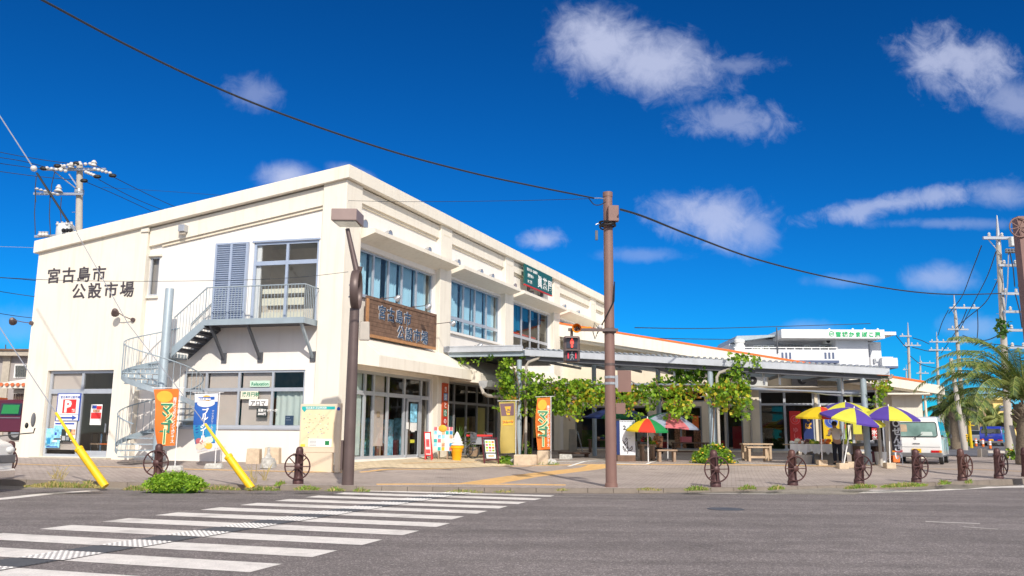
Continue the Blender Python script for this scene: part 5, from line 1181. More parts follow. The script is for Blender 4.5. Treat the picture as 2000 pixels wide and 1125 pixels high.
# ================================================================ flags
def flagpts(px0,px1,py0,py1,y,lean=0,wave=.05,n=14,m=6,phase=0,taper=0):
    a=atd(px0,py0,y); b=atd(px1,py1,y); return a,b
def banner(label,pole_px,base_py,left_px,top_py,bot_py,mat,phase,tip_dx=0,base='stone',polemat='white'):
    q=gp(pole_px,base_py) if not isinstance(base_py,Vector) else base_py; y=q.y; o=thing('banner_flag',label,'banner',q)
    top=atd(pole_px,top_py-2,y); xl=atd(left_px,top_py,y).x; xb=atd(left_px+tip_dx,bot_py,y).x; zt=atd(pole_px,top_py+2,y).z; zb=atd(pole_px,bot_py,y).z
    MB().tube([Vector((q.x,y,q.z)),Vector((q.x+.0,y,top.z))],.014,6).build('pole',polemat,o); MB().tube([Vector((xl-.05,y,zt+.05)),Vector((q.x+.12,y,top.z))],.009,5).build('crossbar','white',o)
    mb=MB(); n,m=16,8; g={}
    def S(s,t):       # s 0 pole..1 free edge, t 0 top..1 bottom
        xx=(xl+(xb-xl)*t); x=q.x-.03+(xx-(q.x-.03))*s; z=zt+.03*(1-s)+(zb-zt)*t
        d=(.02+.11*t)*math.sin(2.6*s+4.2*t+phase)*s
        x+=.045*math.sin(5*t+phase)*s
        return Vector((x,y-.03+d,z))
    for i in range(n+1):
        for j in range(m+1): g[i,j]=mb._a(S(j/m,i/n))
    for i in range(n):
        for j in range(m): mb.f.append([g[i,j],g[i+1,j],g[i+1,j+1],g[i,j+1]]); mb.mi.append(0)
    mb.build('cloth',mat,o,smooth=True)
    for k in range(5): MB().torus((q.x-.01,y,zt+.02+(zb-zt)*k/4.2),(0,0,1),.022,.007,8,4).build('tie_loop','white',o)
    def patch(name,mt,s0,s1,t0,t1,lift=.012,nn=6,shape=None):
        mb=MB()
        if shape=='disc':
            c=[(( s0+s1)/2+(s1-s0)/2*math.cos(a*math.pi/8),(t0+t1)/2+(t1-t0)/2*math.sin(a*math.pi/8)) for a in range(16)]; mb.face(*[S(*w)+Vector((0,-lift,0)) for w in c])
        else:
            for i in range(nn):
                for j in range(3):
                    f=lambda i,j:S(s0+(s1-s0)*j/3,t0+(t1-t0)*i/nn)+Vector((0,-lift,0)); mb.face(f(i,j),f(i+1,j),f(i+1,j+1),f(i,j+1))
        return mb.build(name,mt,o,smooth=True)
    def glyph(ch,s,t,size,mt,lift=.02,bold=.0,name='character',rot=0):
        p=S(s,t); F=Fr((p.x,p.y),(1,0)); p2=S(s,min(1,t+.06)); 
        return text(name,ch,F,-size/2,lift,p.z-size*.75,size,mt,o,.0015,bold,rot)
    if base=='stone':
        mb=MB(); 
        MB().hexa([(q.x-.3,y-.14,q.z-.02),(q.x+.26,y-.16,q.z-.02),(q.x+.24,y+.14,q.z-.02),(q.x-.26,y+.13,q.z-.02),(q.x-.26,y-.1,q.z+.14),(q.x+.2,y-.12,q.z+.12),(q.x+.2,y+.1,q.z+.15),(q.x-.2,y+.1,q.z+.13)]).build('weight_stone','coral',o,bev=.03)
    elif base=='round':
        MB().lathe((q.x,y,q.z),[(.22,0),(.22,.09),(.17,.15),(.05,.18)],16).build('weight_stone','coral',o,smooth=True)
    return o,S,patch,glyph
def mango(label,pole_px,base_py,l,t,b,phase,tip,base):
    o,S,patch,glyph=banner(label,pole_px,base_py,l,t,b,'orange',phase,tip,base)
    patch('mango_print','mango',.25,.92,.03,.24,shape='disc')
    for i,ch in enumerate('マンゴー'):
        tt=.25+i*.165
        if ch=='ー': ch='｜'
        glyph(ch,.50,tt,.40,'pale_edge',.016,.035,'character_edge'); glyph(ch,.50,tt,.40,'green_d',.026,.012)
    for i,ch in enumerate('果汁たっぷりフレッシュジュース'): glyph(ch if ch!='ー' else '｜',.14,.16+i*.053,.115,'whitepaint',.018,.002)
    return o
mango('orange mango flag waving in front of the spiral staircase',343,vbase(LF,343,2.75),300,759,872,0.3,9,'stone')
mango('orange mango flag standing by the stone planter near the brown pole',1076,906,1048,776,879,2.4,0,'round')
o,S,patch,glyph=banner('blue and white ice cream flag left of the second yellow guy wire',421,vbase(LF,421,1.9),379,768,881,'bluebanner',1.1,3,'stone')
patch('white_field','whitebanner',0,1,0,.15,.008); patch('white_arc','whitebanner',.12,.9,.1,.24,.007,shape='disc'); patch('cyan_field','cyanbanner',0,1,.55,.86,.008); patch('white_field','whitebanner',0,1,.88,1,.009)
patch('badge','mango',.3,.7,.03,.14,.012,shape='disc'); patch('badge_band','bluebanner',.15,.85,.06,.11,.016,2); 
p=S(.85,.085); text('lettering','BLUE SEAL',Fr((p.x,p.y),(1,0)),.0,.022,p.z-.04,.085,'whitepaint',o,.001,.004)
for i,ch in enumerate('ブル｜シ｜ル'): glyph(ch,.52,.27+i*.095,.22,'whitepaint',.02,.008)
for i,ch in enumerate('アイスクリームの店沖縄'): glyph(ch if ch!='ー' else '｜',.18,.3+i*.045,.08,'whitepaint',.02,.0)
for (s,t,c) in [(.5,.83,'filmcream'),(.75,.84,'pinkcan'),(.28,.82,'palegreen'),(.6,.9,'filmcream'),(.3,.92,'mango'),(.8,.93,'filmcream')]: patch('scoop_print',c,s-.2,s+.2,t-.06,t+.06,.018,shape='disc')
o,S,patch,glyph=banner('beige-gold flag with a yellow cup picture beside the left canopy post',1007,905,974,784,886,'khaki',.2,6,'round')
patch('picture_field','purplebrown',.08,.95,.03,.27,.01)
mb=MB(); f=lambda s,t:S(s,t)+Vector((0,-.02,0)); mb.face(f(.65,.11),f(.3,.11),f(.36,.26),f(.58,.26)); mb.build('cup_print','mango',o)
mb=MB(); mb.face(f(.68,.09),f(.27,.09),f(.27,.11),f(.68,.11)); mb.build('cup_rim','mango',o); glyph('♨',.47,.14,.15,'purplebrown',.026)
for t in (.36,.42): patch('print_line','mango',.15,.85,t,t+.035,.012,2)
for i,ch in enumerate('フルーツ'): glyph(ch,.8-.2*i,.37,.12,'signbrown',.018,.004)
# ================================================================ map board
o=thing('map_board','freestanding town map board with teal header in front of the hall corner','map board',gp(620,921))
q=gp(622,921); yb=q.y; F=Fr((q.x,yb),(.985,-.17))
def bu(px_): d=ray(px_,840); t=(F.o-Cam).dot(F.n)/d.dot(F.n); return ((Cam+d*t)-F.o).dot(F.d)
def bz(py_): d=ray(620,py_); t=(F.o-Cam).dot(F.n)/d.dot(F.n); return (Cam+d*t).z
u0,u1,z0,z1=bu(585),bu(657),bz(884),bz(789)
MB().fb(F,u0,u1,-.12,.0,z0,z1).build('panel','beige',o,bev=.015); MB().fb(F,u0+.04,u1-.10,-.12,-.01,q.z-.02,z0-.001).build('plinth','beige',o)
MB().fb(F,u1-.001+.0,u1+.11,-.14,.015,q.z-.02,z1+.02).build('side_post','beige',o)
MB().fb(F,u0+.05,u1-.07,.001,.006,z0+.16,z1-.06).build('map_sheet','mapbg',o)
MB().fb(F,u0+.05,u1-.07,.007,.012,z1-.16,z1-.07).build('header','teal',o); text('caption','宮古島市 周辺案内図',F,u0+.17,.014,z1-.145,.07,'whitepaint',o,.001,.001)
mb=MB(); mb.face(F.P(u0+.06,.013,z1-.16),F.P(u0+.2,.013,z1-.16),F.P(u0+.13,.013,z1-.24)); mb.build('arrow','teal',o)
random.seed(9); mb=MB()
for k in range(46):
    uu=random.uniform(u0+.1,u1-.25); zz=random.uniform(z0+.42,z1-.28); mb.k=random.choice([0,0,1,2,3]); w=random.uniform(.015,.05); mb.face(F.P(uu,.009,zz),F.P(uu+w,.009,zz),F.P(uu+w,.009,zz+.012),F.P(uu,.009,zz+.012))
mb.build('map_print',['letter','redbright','blueprint','whitepaint'],o,kind='stuff')
for k in range(7):
    a=(random.uniform(u0+.08,u1-.12),random.uniform(z0+.4,z1-.25)); b=(random.uniform(u0+.08,u1-.12),random.uniform(z0+.4,z1-.25)); MB().bar(F.P(a[0],.0075,a[1]),F.P(b[0],.0075,b[1]),.001,.010,F.n).build('road_print','whitepaint',o)
MB().fb(F,u0+.3,u1-.13,.007,.011,z0+.17,z0+.4).build('legend','whitepaint',o); MB().fb(F,u1-.33,u1-.2,.012,.014,z0+.22,z0+.34).build('legend_island','green_paint',o); MB().fb(F,u0+.06,u0+.2,.012,.014,z0+.17,z0+.24).build('legend_patch','lime',o)
for k in range(5): MB().fb(F,u0+.33,u0+.55,.012,.013,z0+.36-k*.04,z0+.37-k*.04).build('legend_line','letter',o)
MB().lathe((0,0,0),[(.0,0)],3) and None
c=F.P(u1+.05,.02,z1-.14); MB().tube([c,c+F.n*.006],.05,14).build('round_badge','blueprint',o)
# stone blocks beneath the ground floor window
def block(label,px0,px1,pyb,pyt,mat,dep=.35,name='stone_block',back=0,cat='stone block'):
    a=gp(px0,pyb); b=gp(px1,pyb); y=a.y+back; s=y/a.y; x0,x1=a.x*s,b.x*s; g=G(x0,y); zt=atd(px0,pyt,y).z
    o=MB().hexa([(x0,y,g-.03),(x1,y,g-.03),(x1,y+dep,g-.03),(x0,y+dep,g-.03),(x0+.02,y+.02,zt),(x1-.02,y+.015,zt-.02),(x1-.02,y+dep-.02,zt),(x0+.02,y+dep-.02,zt)]).build(name,mat,None,bev=.02); base_at(o); tag(o,label,cat); return o
block('left squared limestone block against the wall beneath the window',479,506,906,876,'stone')
block('right squared limestone block with panel joint beneath the window',514,545,906,874,'stone')
block('pale trapezoid stone foot in front of the limestone blocks',509,537,914,899,'coral',.2)
o=MB().lathe(gp(523,914),[(.24,0),(.20,.28),(.12,.3),(.05,.42),(.04,.62)],10).build('stone_stand','coral',None,smooth=True); base_at(o); tag(o,'pale stone pedestal with narrow top in front of the limestone blocks','stone')
# planter
o=thing('stone_planter','pale limestone planter with a raised right block between the two flags','planter',gp(1035,909))
for (x0,x1,yb_,yt,n_) in [(1003,1048,909,888,'trough'),(1049,1070,908,880,'end_block')]:
    a=gp(x0,yb_); b=gp(x1,yb_); y=a.y; zt=atd(x0,yt,y).z; MB().hexa([(a.x,y,a.z-.02),(b.x,b.y,b.z-.02),(b.x+.1,b.y+.7,b.z-.02),(a.x+.1,y+.7,a.z-.02),(a.x,y,zt),(b.x,b.y,zt),(b.x+.1,b.y+.7,zt),(a.x+.1,y+.7,zt)]).build(n_,'stone',o,bev=.03)
# ================================================================ boards and stands by the entrance
def aframe(label,px0,px1,pyb,pyt,frame,board,parts,shear=.0,name='a_frame_board',rightlean=0):
    q=gp((px0+px1)/2,pyb) if px0>900 else vbase(RF,(px0+px1)/2,.75); y=q.y; x0=atd(px0,pyb,y).x; x1=atd(px1,pyb,y).x; h=atd(px0,pyt,y).z-q.z; o=thing(name,label,'signboard',q)
    sl=.18; w=.04; X=lambda s,z:x0+(x1-x0)*s+rightlean*(1-z/h)*0+ -rightlean*(z/h)
    def P(s,z,dy=0): return Vector((X(s,z),y+sl*z+dy,q.z+z))
    for s in (0,1): MB().bar(P(s,0),P(s,h),w,w).build('leg',frame,o)
    MB().bar(P(0,h-.03),P(1,h-.03),w,w).build('rail',frame,o); MB().bar(P(0,h*.17),P(1,h*.17),w,w).build('rail',frame,o)
    for s in (0,1): MB().bar(P(s,h*.97,.02)+Vector((0,0,0)),Vector((X(s,0),y+.5,q.z)),w*.8,w*.8).build('rear_leg',frame,o)
    MB().face(P(.07,h*.2,-.005),P(.93,h*.2,-.005),P(.93,h*.95,-.005),P(.07,h*.95,-.005)).build('board',board,o)
    for (n_,m_,s0,s1,t0,t1,*e) in parts:
        l=-.012-.003*(e[0] if e else 0); MB().face(P(s0,h*t0,l),P(s1,h*t0,l),P(s1,h*t1,l),P(s0,h*t1,l)).build(n_,m_,o)
    return o,P,h
pts=[('menu_sheet','whitepaint',.16,.84,.44,.9),('menu_sheet','whitepaint',.2,.84,.22,.39)]
random.seed(21)
for i in range(3):
    for j in range(4): pts.append(('photo',random.choice(['foodprint','lime','red','leaf_b','orangetrim','pinkcan']),.2+i*.215,.37+i*.215,.47+j*.105,.55+j*.105,1))
pts.append(('photo','foodprint',.32,.72,.27,.35,1))
aframe('dark red A-frame menu board with food photos left of the beige flag',946,974,907,854,'darkred','chalk',pts,rightlean=.1)
o,P,h=aframe('small red easel sign with a pink drink picture by the shop door',831,843,889,843,'red','whitepaint',[('photo','pinkcan',.2,.8,.45,.75,1),('photo','redbright',.3,.7,.5,.7,2),('print_line','redbright',.15,.85,.23,.38,1)],rightlean=.08)
q=vbase(RF,866,.9); y=q.y; o=thing('leaflet_stand','leaflet display covered with colourful tour flyers beside the ice cream model','display stand',q)
x0,x1=atd(846,880,y).x,atd(884,880,y).x; z0,z1=atd(866,881,y).z,atd(866,834,y).z
MB().box(x0,x1,y,y+.06,z0,z1).build('panel','whitepaint',o,bev=.01)
for xx in (x0+.2,x1-.2): MB().box(xx-.02,xx+.02,y+.01,y+.4,q.z,z0-.001).build('leg','wood',o)
random.seed(8)
for i in range(5):
    for j in range(6):
        if random.random()<.86:
            a=x0+.02+i*(x1-x0)/5; b=z0+.02+j*(z1-z0)/6; MB().box(a,a+(x1-x0)/5-.03,y-.012,y-.001,b,b+(z1-z0)/6-.02).build('flyer',random.choice(['skyprint','foodprint','whitepaint','teal','mango','cyanbanner','filmcream','pinkcan','whitepaint']),o)
MB().ball(((x0+x1)/2-.02,y-.02,z1-.05),.16,12,8,(1,.2,.8)).build('mango_picture','mango',o,smooth=True)
q=vbase(RF,892,1.3); o=thing('ice_cream_model','large soft ice cream cone model with white swirl and orange wafer','statue',q)
H=(atd(892,843,q.y).z-q.z); k=H/1.0
MB().lathe(q,[(.15*k,0),(.16*k,.04*k),(.19*k,.30*k),(.20*k,.31*k),(.21*k,.40*k),(.245*k,.42*k),(.25*k,.50*k),(.20*k,.53*k)],24).build('wafer_cone','cone_y',o,smooth=True)
mb=MB(); pr=[]
for i in range(40):
    t=i/39; pr.append((max(.012,(.23*(1-t)**.7+.018*math.cos(t*2*math.pi*4.5)*(1-t)))*k,(.53+.47*t)*k))
mb.lathe(q,pr,24); mb.build('swirl','icecream',o,smooth=True)
# white A-frame board 2-75
q=vbase(KF,1226,.2); y=q.y; o=thing('white_signboard','tall white standing board with hand-drawn dancing figures and 2-75','signboard',q)
x0,x1=atd(1211,880,y).x,atd(1241,880,y).x; z1=atd(1226,821,y).z; z0=atd(1226,889,y).z
MB().box(x0,x1,y,y+.05,z0,z1).build('panel','whitebanner',o); MB().box(x0-.12,x0-.002,y+.005,y+.05,z0+.02,z1-.02).build('side_panel','navy',o)
F=Fr((x0,y),(1,0)); W_=x1-x0; text('lettering','2 - 75',F,.22*W_,.004,z1-(z1-z0)*.27,.21,'letter',o,.001,.009)
for k in range(3): MB().box(x0+.2,x0+.2+.3-.05*k,y-.004,y-.001,z1-.55-k*.06,z1-.54-k*.06).build('caption_line','mangrey',o)
def scrib(pts,r=.013): MB().tube([F.P(a*W_,.006,z0+b*(z1-z0)) for a,b in pts],r,4).build('drawn_line','letter',o)
for l in ([(.15,.42),(.3,.36),(.45,.44),(.5,.36),(.36,.3),(.2,.36)],[(.3,.36),(.32,.28),(.5,.28),(.48,.38)],[(.2,.26),(.35,.16),(.5,.26),(.62,.16),(.78,.26)],[(.2,.26),(.2,.18),(.35,.14)],[(.5,.26),(.5,.16),(.6,.13)],[(.25,.12),(.75,.12)],[(.5,.12),(.5,.04)],[(.35,.44),(.4,.5),(.5,.44)],[(.78,.26),(.8,.17),(.65,.13)]): scrib(l)
for k in range(9): MB().torus((x0+.05+k*(W_-.1)/8,y-.005,z1-.04),(0,1,0),.015,.005,8,4).build('binding_ring','letter',o)
MB().box(x0-.1,x1,y-.02,y+.3,q.z,z0-.002).build('base','wood_dark',o)
block('pale concrete block beside the foot of the white board',1242,1246,892,862,'conc_pole',.15)
block('block base carrying the red and green parasol',1257,1275,899,884,'stone',.3)
# ================================================================ potted plants
def pot(label,px_,py_,h,w,n,ln,mats,seed,potm='conc_pole',blade=.02):
    q=gp(px_,py_) if py_>880 else vbase(RF,px_,.45); o=thing('potted_plant',label,'plant',q); random.seed(seed)
    MB().lathe(q,[(w*.6,0),(w*.9,h*.85),(w,h*.87),(w,h),(w*.85,h)],14).build('pot',potm,o,smooth=True)
    mb=MB()
    for _ in range(n):
        a=random.uniform(0,6.28); el=random.uniform(.25,1.3); l=ln*random.uniform(.6,1.1); d=Vector((math.cos(a)*math.cos(el),math.sin(a)*math.cos(el),math.sin(el))); s=Vector((-math.sin(a),math.cos(a),0))*blade; p=q+Vector((0,0,h)); m1=p+d*l*.5; m2=p+d*l+Vector((0,0,-l*.25*math.cos(el)))
        mb.k=random.choice(mats); mb.face(p,m1-s,m2,m1+s)
    mb.build('foliage',LM,o); return o
pot('bromeliad with yellow-green arching leaves in a pale pot behind the street lamp',698,898,.38,.2,36,.65,[1,1,0,3],2,blade=.035)
pot('small pot with thin stems right of the bromeliad',709,896,.2,.1,14,.3,[2,0],3,'wood')
pot('tall dark green plant against the second shop front',893,868,.4,.2,40,1.0,[2,2,0],4,'conc_pole',.03)
pot('leafy plant behind the bicycle by the shop front',925,878,.35,.25,60,.6,[0,2,1],5,'wood',.04)
pot('green seedling tray at the foot of the shop window',748,884,.08,.16,30,.15,[0,1],6,'wood',.02)
# ================================================================ bicycles
def bicycle(label,px_,py_,ang,col,sc=1):
    q=vbase(RF,px_,1.2); o=thing('bicycle',label,'bicycle',q,group='bicycles parked by the shop front'); d=Vector((math.cos(ang),math.sin(ang),0)); n=Vector((-d.y,d.x,0)); P=lambda a,z,b=0:q+d*a+n*b+Vector((0,0,z))
    for a in (-.5,.5):
        w=MB().torus(P(a,.33),n,.31,.02,24,5).build('wheel','rubber',o,smooth=True); mb=MB()
        for k in range(12): t=k*math.pi/6; mb.cyl(P(a,.33),P(a+.29*math.cos(t),.33+.29*math.sin(t)),.003,.003,3)
        mb.build('spokes','silver',w,kind='stuff')
    for a,b in [((-.12,.3),(-.22,.72)),((-.12,.3),(.33,.62)),((-.2,.66),(.34,.7)),((-.5,.33),(-.12,.3)),((-.5,.33),(-.2,.66)),((.33,.62),(.5,.33)),((.33,.62),(.29,.98))]: MB().cyl(P(*a),P(*b),.016,.016,6).build('frame_tube',col,o)
    MB().tube([P(.29,.98,-.27),P(.31,1.02,-.1),P(.31,1.02,.1),P(.29,.98,.27)],.012,5).build('handlebar','silver',o); MB().ball(P(-.23,.8),.1,8,5,(1.2,.7,.4)).build('saddle','black',o)
    MB().tube([P(-.22,.72),P(-.23,.78)],.014,5).build('seat_post','silver',o); MB().box(P(.5,0).x-.12,P(.5,0).x+.12,P(.5,0).y-.14,P(.5,0).y+.14,q.z+.78,q.z+.98).build('basket','darksteel',o)
    return o
bicycle('bicycle with its front wheel beside the ice cream model',908,880,.9,'darksteel'); bicycle('bicycle half hidden behind the dark red menu board',932,884,.25,'silver'); 
o=thing('red_cart','red-topped tricycle cart behind the menu board','cart',vbase(RF,938,1.6)); q=vbase(RF,938,1.6)
MB().box(q.x-.55,q.x+.45,q.y+.1,q.y+.6,q.z+.85,q.z+.92).build('top','redbright',o); MB().box(q.x-.4,q.x+.4,q.y+.15,q.y+.55,q.z+.55,q.z+.84).build('box','silver',o)
for dx in (-.3,.35): MB().torus((q.x+dx,q.y+.3,q.z+.28),(0,1,.0),.26,.02,20,5).build('wheel','rubber',o)
# ================================================================ parasols
def parasol(label,px_,py_top,base,rad,rise,cols,tilt=(0,0),depth=None,group='parasols by the market',ph=0,basemat='stone',val=.0):
    """px_,py_top: where the tip shows; base: ground pixel"""
    q=gp(*base) if not isinstance(base,Vector) else base; y=depth or q.y
    tp=atd(px_,py_top,y); b=Vector((q.x,q.y,q.z)); o=thing('parasol',label,'parasol',b,group=None)
    ax=Vector((tilt[0],tilt[1],1)).normalized(); e1=ax.cross(Vector((0,1,0))).normalized(); e2=ax.cross(e1)
    n=len(cols); c0=tp-ax*rise
    MB().tube([b,c0+ax*rise*.9],.022,8).build('pole','white',o,smooth=True); MB().tube([tp-ax*.02,tp+ax*.07],[.03,.008],8).build('finial','white',o)
    def S(a,r): h=1-(r**1.7); return c0+e1*math.cos(a)*rad*r+e2*math.sin(a)*rad*r+ax*rise*h
    for i in range(n):
        mb=MB(); A0=2*math.pi*i/n+ph; A1=2*math.pi*(i+1)/n+ph; m=5; k=4; g={}
        for s in range(m+1):
            for t in range(k+1):
                a=A0+(A1-A0)*t/k; r=s/m; sag=1-.045*r*math.sin(math.pi*t/k); p=S(a,r*sag) if s else tp*1.0
                if s: p=p-ax*(.03*math.sin(math.pi*t/k)*r)
                g[s,t]=mb._a(p)
        for s in range(m):
            for t in range(k):
                mb.f.append([g[s,t],g[s+1,t],g[s+1,t+1],g[s,t+1]] if s else [g[s,t],g[s+1,t],g[s+1,t+1]]); mb.mi.append(0)
        for t in range(k):      # short hanging edge
            a,b2=Vector(mb.v[g[m,t]]),Vector(mb.v[g[m,t+1]]); mb.face(a,b2,b2-ax*.06,a-ax*.06)
        mb.build('panel',cols[i],o,smooth=True)
    for i in range(n):
        a=2*math.pi*i/n+ph; MB().tube([S(a,.12)-ax*.03,S(a,.97)-ax*.03],.008,4).build('rib','silver',o)
    return o
parasol('small red, green and yellow parasol beside the white board',1264.5,817,vbase(KF,1266,.3),.80,.43,['yelcan','redcan','green_paint','green_paint','redcan','yelcan','redcan','green_paint'],(.03,-.05),ph=.22)
parasol('larger pink, pale grey and green parasol behind the red and green one',1304,806,vbase(KF,1304,-1.0),1.2,.5,['green_paint','palecan','pinkcan','palecan','green_paint','palecan','pinkcan','palecan'],(.08,-.04),ph=-.22)
parasol('dark blue and green parasol behind the brown pole',1205,795,vbase(KF,1202,-2.5),1.35,.4,['navy','dkgreen','navy','dkgreen','navy','navy','dkgreen','navy'],(.0,-.03),ph=.2)
parasol('small yellow and red parasol half hidden by the big purple and yellow one',1602,794,vbase(KF,1605,.4),.84,.36,['yelcan','redcan','yelcan','redcan','yelcan','yelcan','redcan','yelcan'],(.0,-.05),ph=.48)
parasol('lime and purple parasol at the back, its tip highest of the group',1651,785,vbase(KF,1644,.3),1.15,.46,['lime','purple','lime','purple','lime','purple','lime','purple'],(.0,-.1),ph=.39)
parasol('big purple and yellow parasol in front, tilted down to the right',1668,797,vbase(KF,1645,1.3),1.06,.36,['lime','purple','lime','purple','lime','purple','lime','purple'],(.15,-.20),ph=.55)
parasol('purple and yellow parasol at the right, next to the white van',1735,793,vbase(KF,1737,1.0),.98,.42,['purple','lime','purple','lime','purple','lime','purple','lime'],(.03,-.05),ph=.39)
for (x,y_,l) in [(1605,.4,'concrete foot of the small yellow and red parasol'),(1645,1.3,'square concrete foot of the tilted parasol'),(1737,1.0,'square concrete foot of the rightmost parasol'),(1662,.9,'low concrete block beside the parasol feet')]:
    q=vbase(KF,x,y_); o=MB().box(q.x-.16,q.x+.16,q.y-.12,q.y+.2,q.z-.02,q.z+.18).build('concrete_block','stone',None,bev=.02); base_at(o); tag(o,l,'parasol base')
# ================================================================ tables, benches, stalls
def table(label,px0,px1,pyb,pyt,mat,dep=.7,name='table',cat='table',cloth=None,y_add=None,lower=False,rot=0):
    a=gp(px0,pyb); b=gp(px1,pyb); y=(a.y+b.y)/2 if y_add is None else vbase(KF,(px0+px1)/2,y_add).y; x0=atd(px0,pyb,y).x; x1=atd(px1,pyb,y).x; g=G((x0+x1)/2,y); zt=atd((px0+px1)/2,pyt,y).z; o=thing(name,label,cat,((x0+x1)/2,y,g))
    th=.06; MB().box(x0-.05,x1+.05,y-.05,y+dep,zt-th,zt).build('top',mat,o,bev=.008)
    for xx in (x0+.05,x1-.05):
        for yy in (y,y+dep-.08): MB().box(xx-.045,xx+.045,yy,yy+.09,g-.03,zt-th-.001).build('leg',mat,o)
    if lower: MB().box(x0+.1,x1-.1,y+.02,y+.06,g+.12,g+.2).build('stretcher',mat,o)
    return o,x0,x1,y,g,zt
t1=table('small weathered wooden table under the red and green parasol',1254,1280,899,868,'wood',.6,y_add=-.6)
t2=table('low weathered wooden bench right of the parasol table',1287,1321,902,878,'wood',.4,'bench','bench',y_add=-.1)
t3=table('long dark wooden table in the shade left of the middle post',1318,1384,889,864,'wood_dark',.7,lower=True)
t4=table('pale wooden bench pair standing before the wing door',1454,1508,890,866,'wood_light',.45,'bench','bench',lower=True,y_add=-2.4)
t5=table('lower pale bench pushed in front of the taller pale bench',1462,1500,893,872,'wood_light',.3,'bench','bench',lower=True,y_add=-1.8)
t6=table('dark table in the shade behind the brown pole',1152,1192,884,858,'wood_dark',.7)
t7=table('long dark table behind the white board',1205,1250,880,862,'wood_dark',.7)
t8=table('low dark wooden platform behind the mango flag',1095,1150,893,884,'wood_dark',1.0,'platform','platform')
block('grey upright slab leaning under the hanging vine',1111,1127,882,838,'concrete',.15)
block('pile of dark stones behind the planter',1092,1118,897,887,'coral',.4); 
o=MB().cyl(gp(1138,882),gp(1128,882)+Vector((0,0,1.0)),.03).build('prop_stick','silver',None); base_at(o); tag(o,'pale stick leaning on the grey slab','stick')
# goods
def crate(label,px0,px1,pyb,pyt,y,mat,dep=.35,name='crate',cat='crate'):
    a=atd(px0,pyb,y); b=atd(px1,pyt,y); o=MB().box(a.x,b.x,y,y+dep,a.z,b.z).build(name,mat,None,bev=.01); base_at(o); tag(o,label,cat); return o
def produce(label,px0,px1,y,z,cols,n,seed,cat='produce',name='produce_pile',r=.05):
    random.seed(seed); x0=atd(px0,860,y).x; x1=atd(px1,860,y).x; o=thing(name,label,cat,((x0+x1)/2,y,z))
    for k in range(n): MB().ball((random.uniform(x0,x1),y+random.uniform(0,.35),z+r*.7+random.choice([0,0,r*1.2])),r*random.uniform(.8,1.3),7,5,(1.2,1,.8)).build('item',random.choice(cols),o,smooth=True)
    return o
y=t3[3]; c=crate('pinkish cardboard box on the long dark table',1331,1351,864,853,t3[3]+.1,'pinkcan'); 
produce('pile of orange and yellow fruit and flowers on the parasol table',1268,1284,t1[3]+.1,t1[5],['mango','orange','lime','leaf_a'],16,3); produce('dark red and green plants on the parasol table',1256,1272,t1[3]+.35,t1[5]+.1,['darkred','leaf_a','leaf_c','red'],26,4,r=.07)
produce('vegetables laid out on the table behind the white board',1212,1246,t7[3]+.1,t7[5],['leaf_b','filmcream','mango','leaf_c'],14,5)
produce('dark goods on the shaded table behind the brown pole',1158,1188,t6[3]+.1,t6[5],['navy','cyanbanner','leaf_c','wood'],12,6,r=.08)
# white-clothed stall
a=vbase(KF,1545,-.9); b=vbase(KF,1668,-.9); o=thing('market_stall','long low stall covered with a white cloth in front of the wing','stall',((a.x+b.x)/2,a.y,a.z)); y=a.y; x0,x1=a.x,atd(1672,895,y).x; g=G(x0,y)
zt=atd(1600,868,y).z; MB().box(x0,x1,y,y+.9,zt-.04,zt).build('top','wood_light',o)
mb=MB(); n=40; prev=None
for i in range(n+1):
    x=x0-.04+(x1-x0+.08)*i/n; d=.03*math.sin(i*1.7)+.02*math.sin(i*.6); zb=zt-.30-.05*math.sin(i*.9)-.04*math.sin(i*2.3)
    c=(mb._a((x,y-.05+d,zb)),mb._a((x,y-.05+d*.3,zt+.012)),mb._a((x,y+.9,zt+.012)))
    if prev:
        mb.f.append([prev[0],c[0],c[1],prev[1]]); mb.f.append([prev[1],c[1],c[2],prev[2]]); mb.mi+=[0,0]
    prev=c
mb.build('cloth','whitepaint',o,smooth=True)
for xx in (x0+.3,(x0+x1)/2,x1-.3): MB().box(xx-.05,xx+.05,y+.2,y+.3,g-.02,zt-.05).build('leg','wood',o)
MB().box(x0+.5,x1-.3,y+.25,y+.29,g,zt-.25).build('skirt','concrete',o)
stz=zt+.02; sty=y
for i,(p0,p1,c,l) in enumerate([(1548,1566,['whitepaint','filmcream','silver'],'plastic wrapped white packets at the left end of the stall'),(1562,1584,['foodprint','darkred','wood'],'brown and red packed food on the stall'),(1584,1600,['leaf_b','leaf_a','lime'],'green vegetables on the white cloth'),(1600,1622,['filmcream','foodprint','orange'],'orange and tan packets beside the standing person'),(1646,1668,['lime','leaf_c','whitepaint'],'yellow and green goods at the right end of the stall')]): produce(l,p0,p1,sty+.1,stz,c,15,30+i,r=.065)
for i,(x,y_,m,r,h,l) in enumerate([(1570,896,'conc_pole',.3,.3,'grey box-shaped tub beneath the stall, left'),(1586.5,897,'darksteel',.08,.36,'dark metal flask standing before the stall'),(1720,901,'whitepaint',.2,.45,'white bucket among the red crates')]):
    q=vbase(KF,x,-.6); o=MB().lathe(q,[(r*.85,0),(r,h),(r*.9,h)],14).build('bucket',m,None,smooth=True); base_at(o); tag(o,l,'bucket')
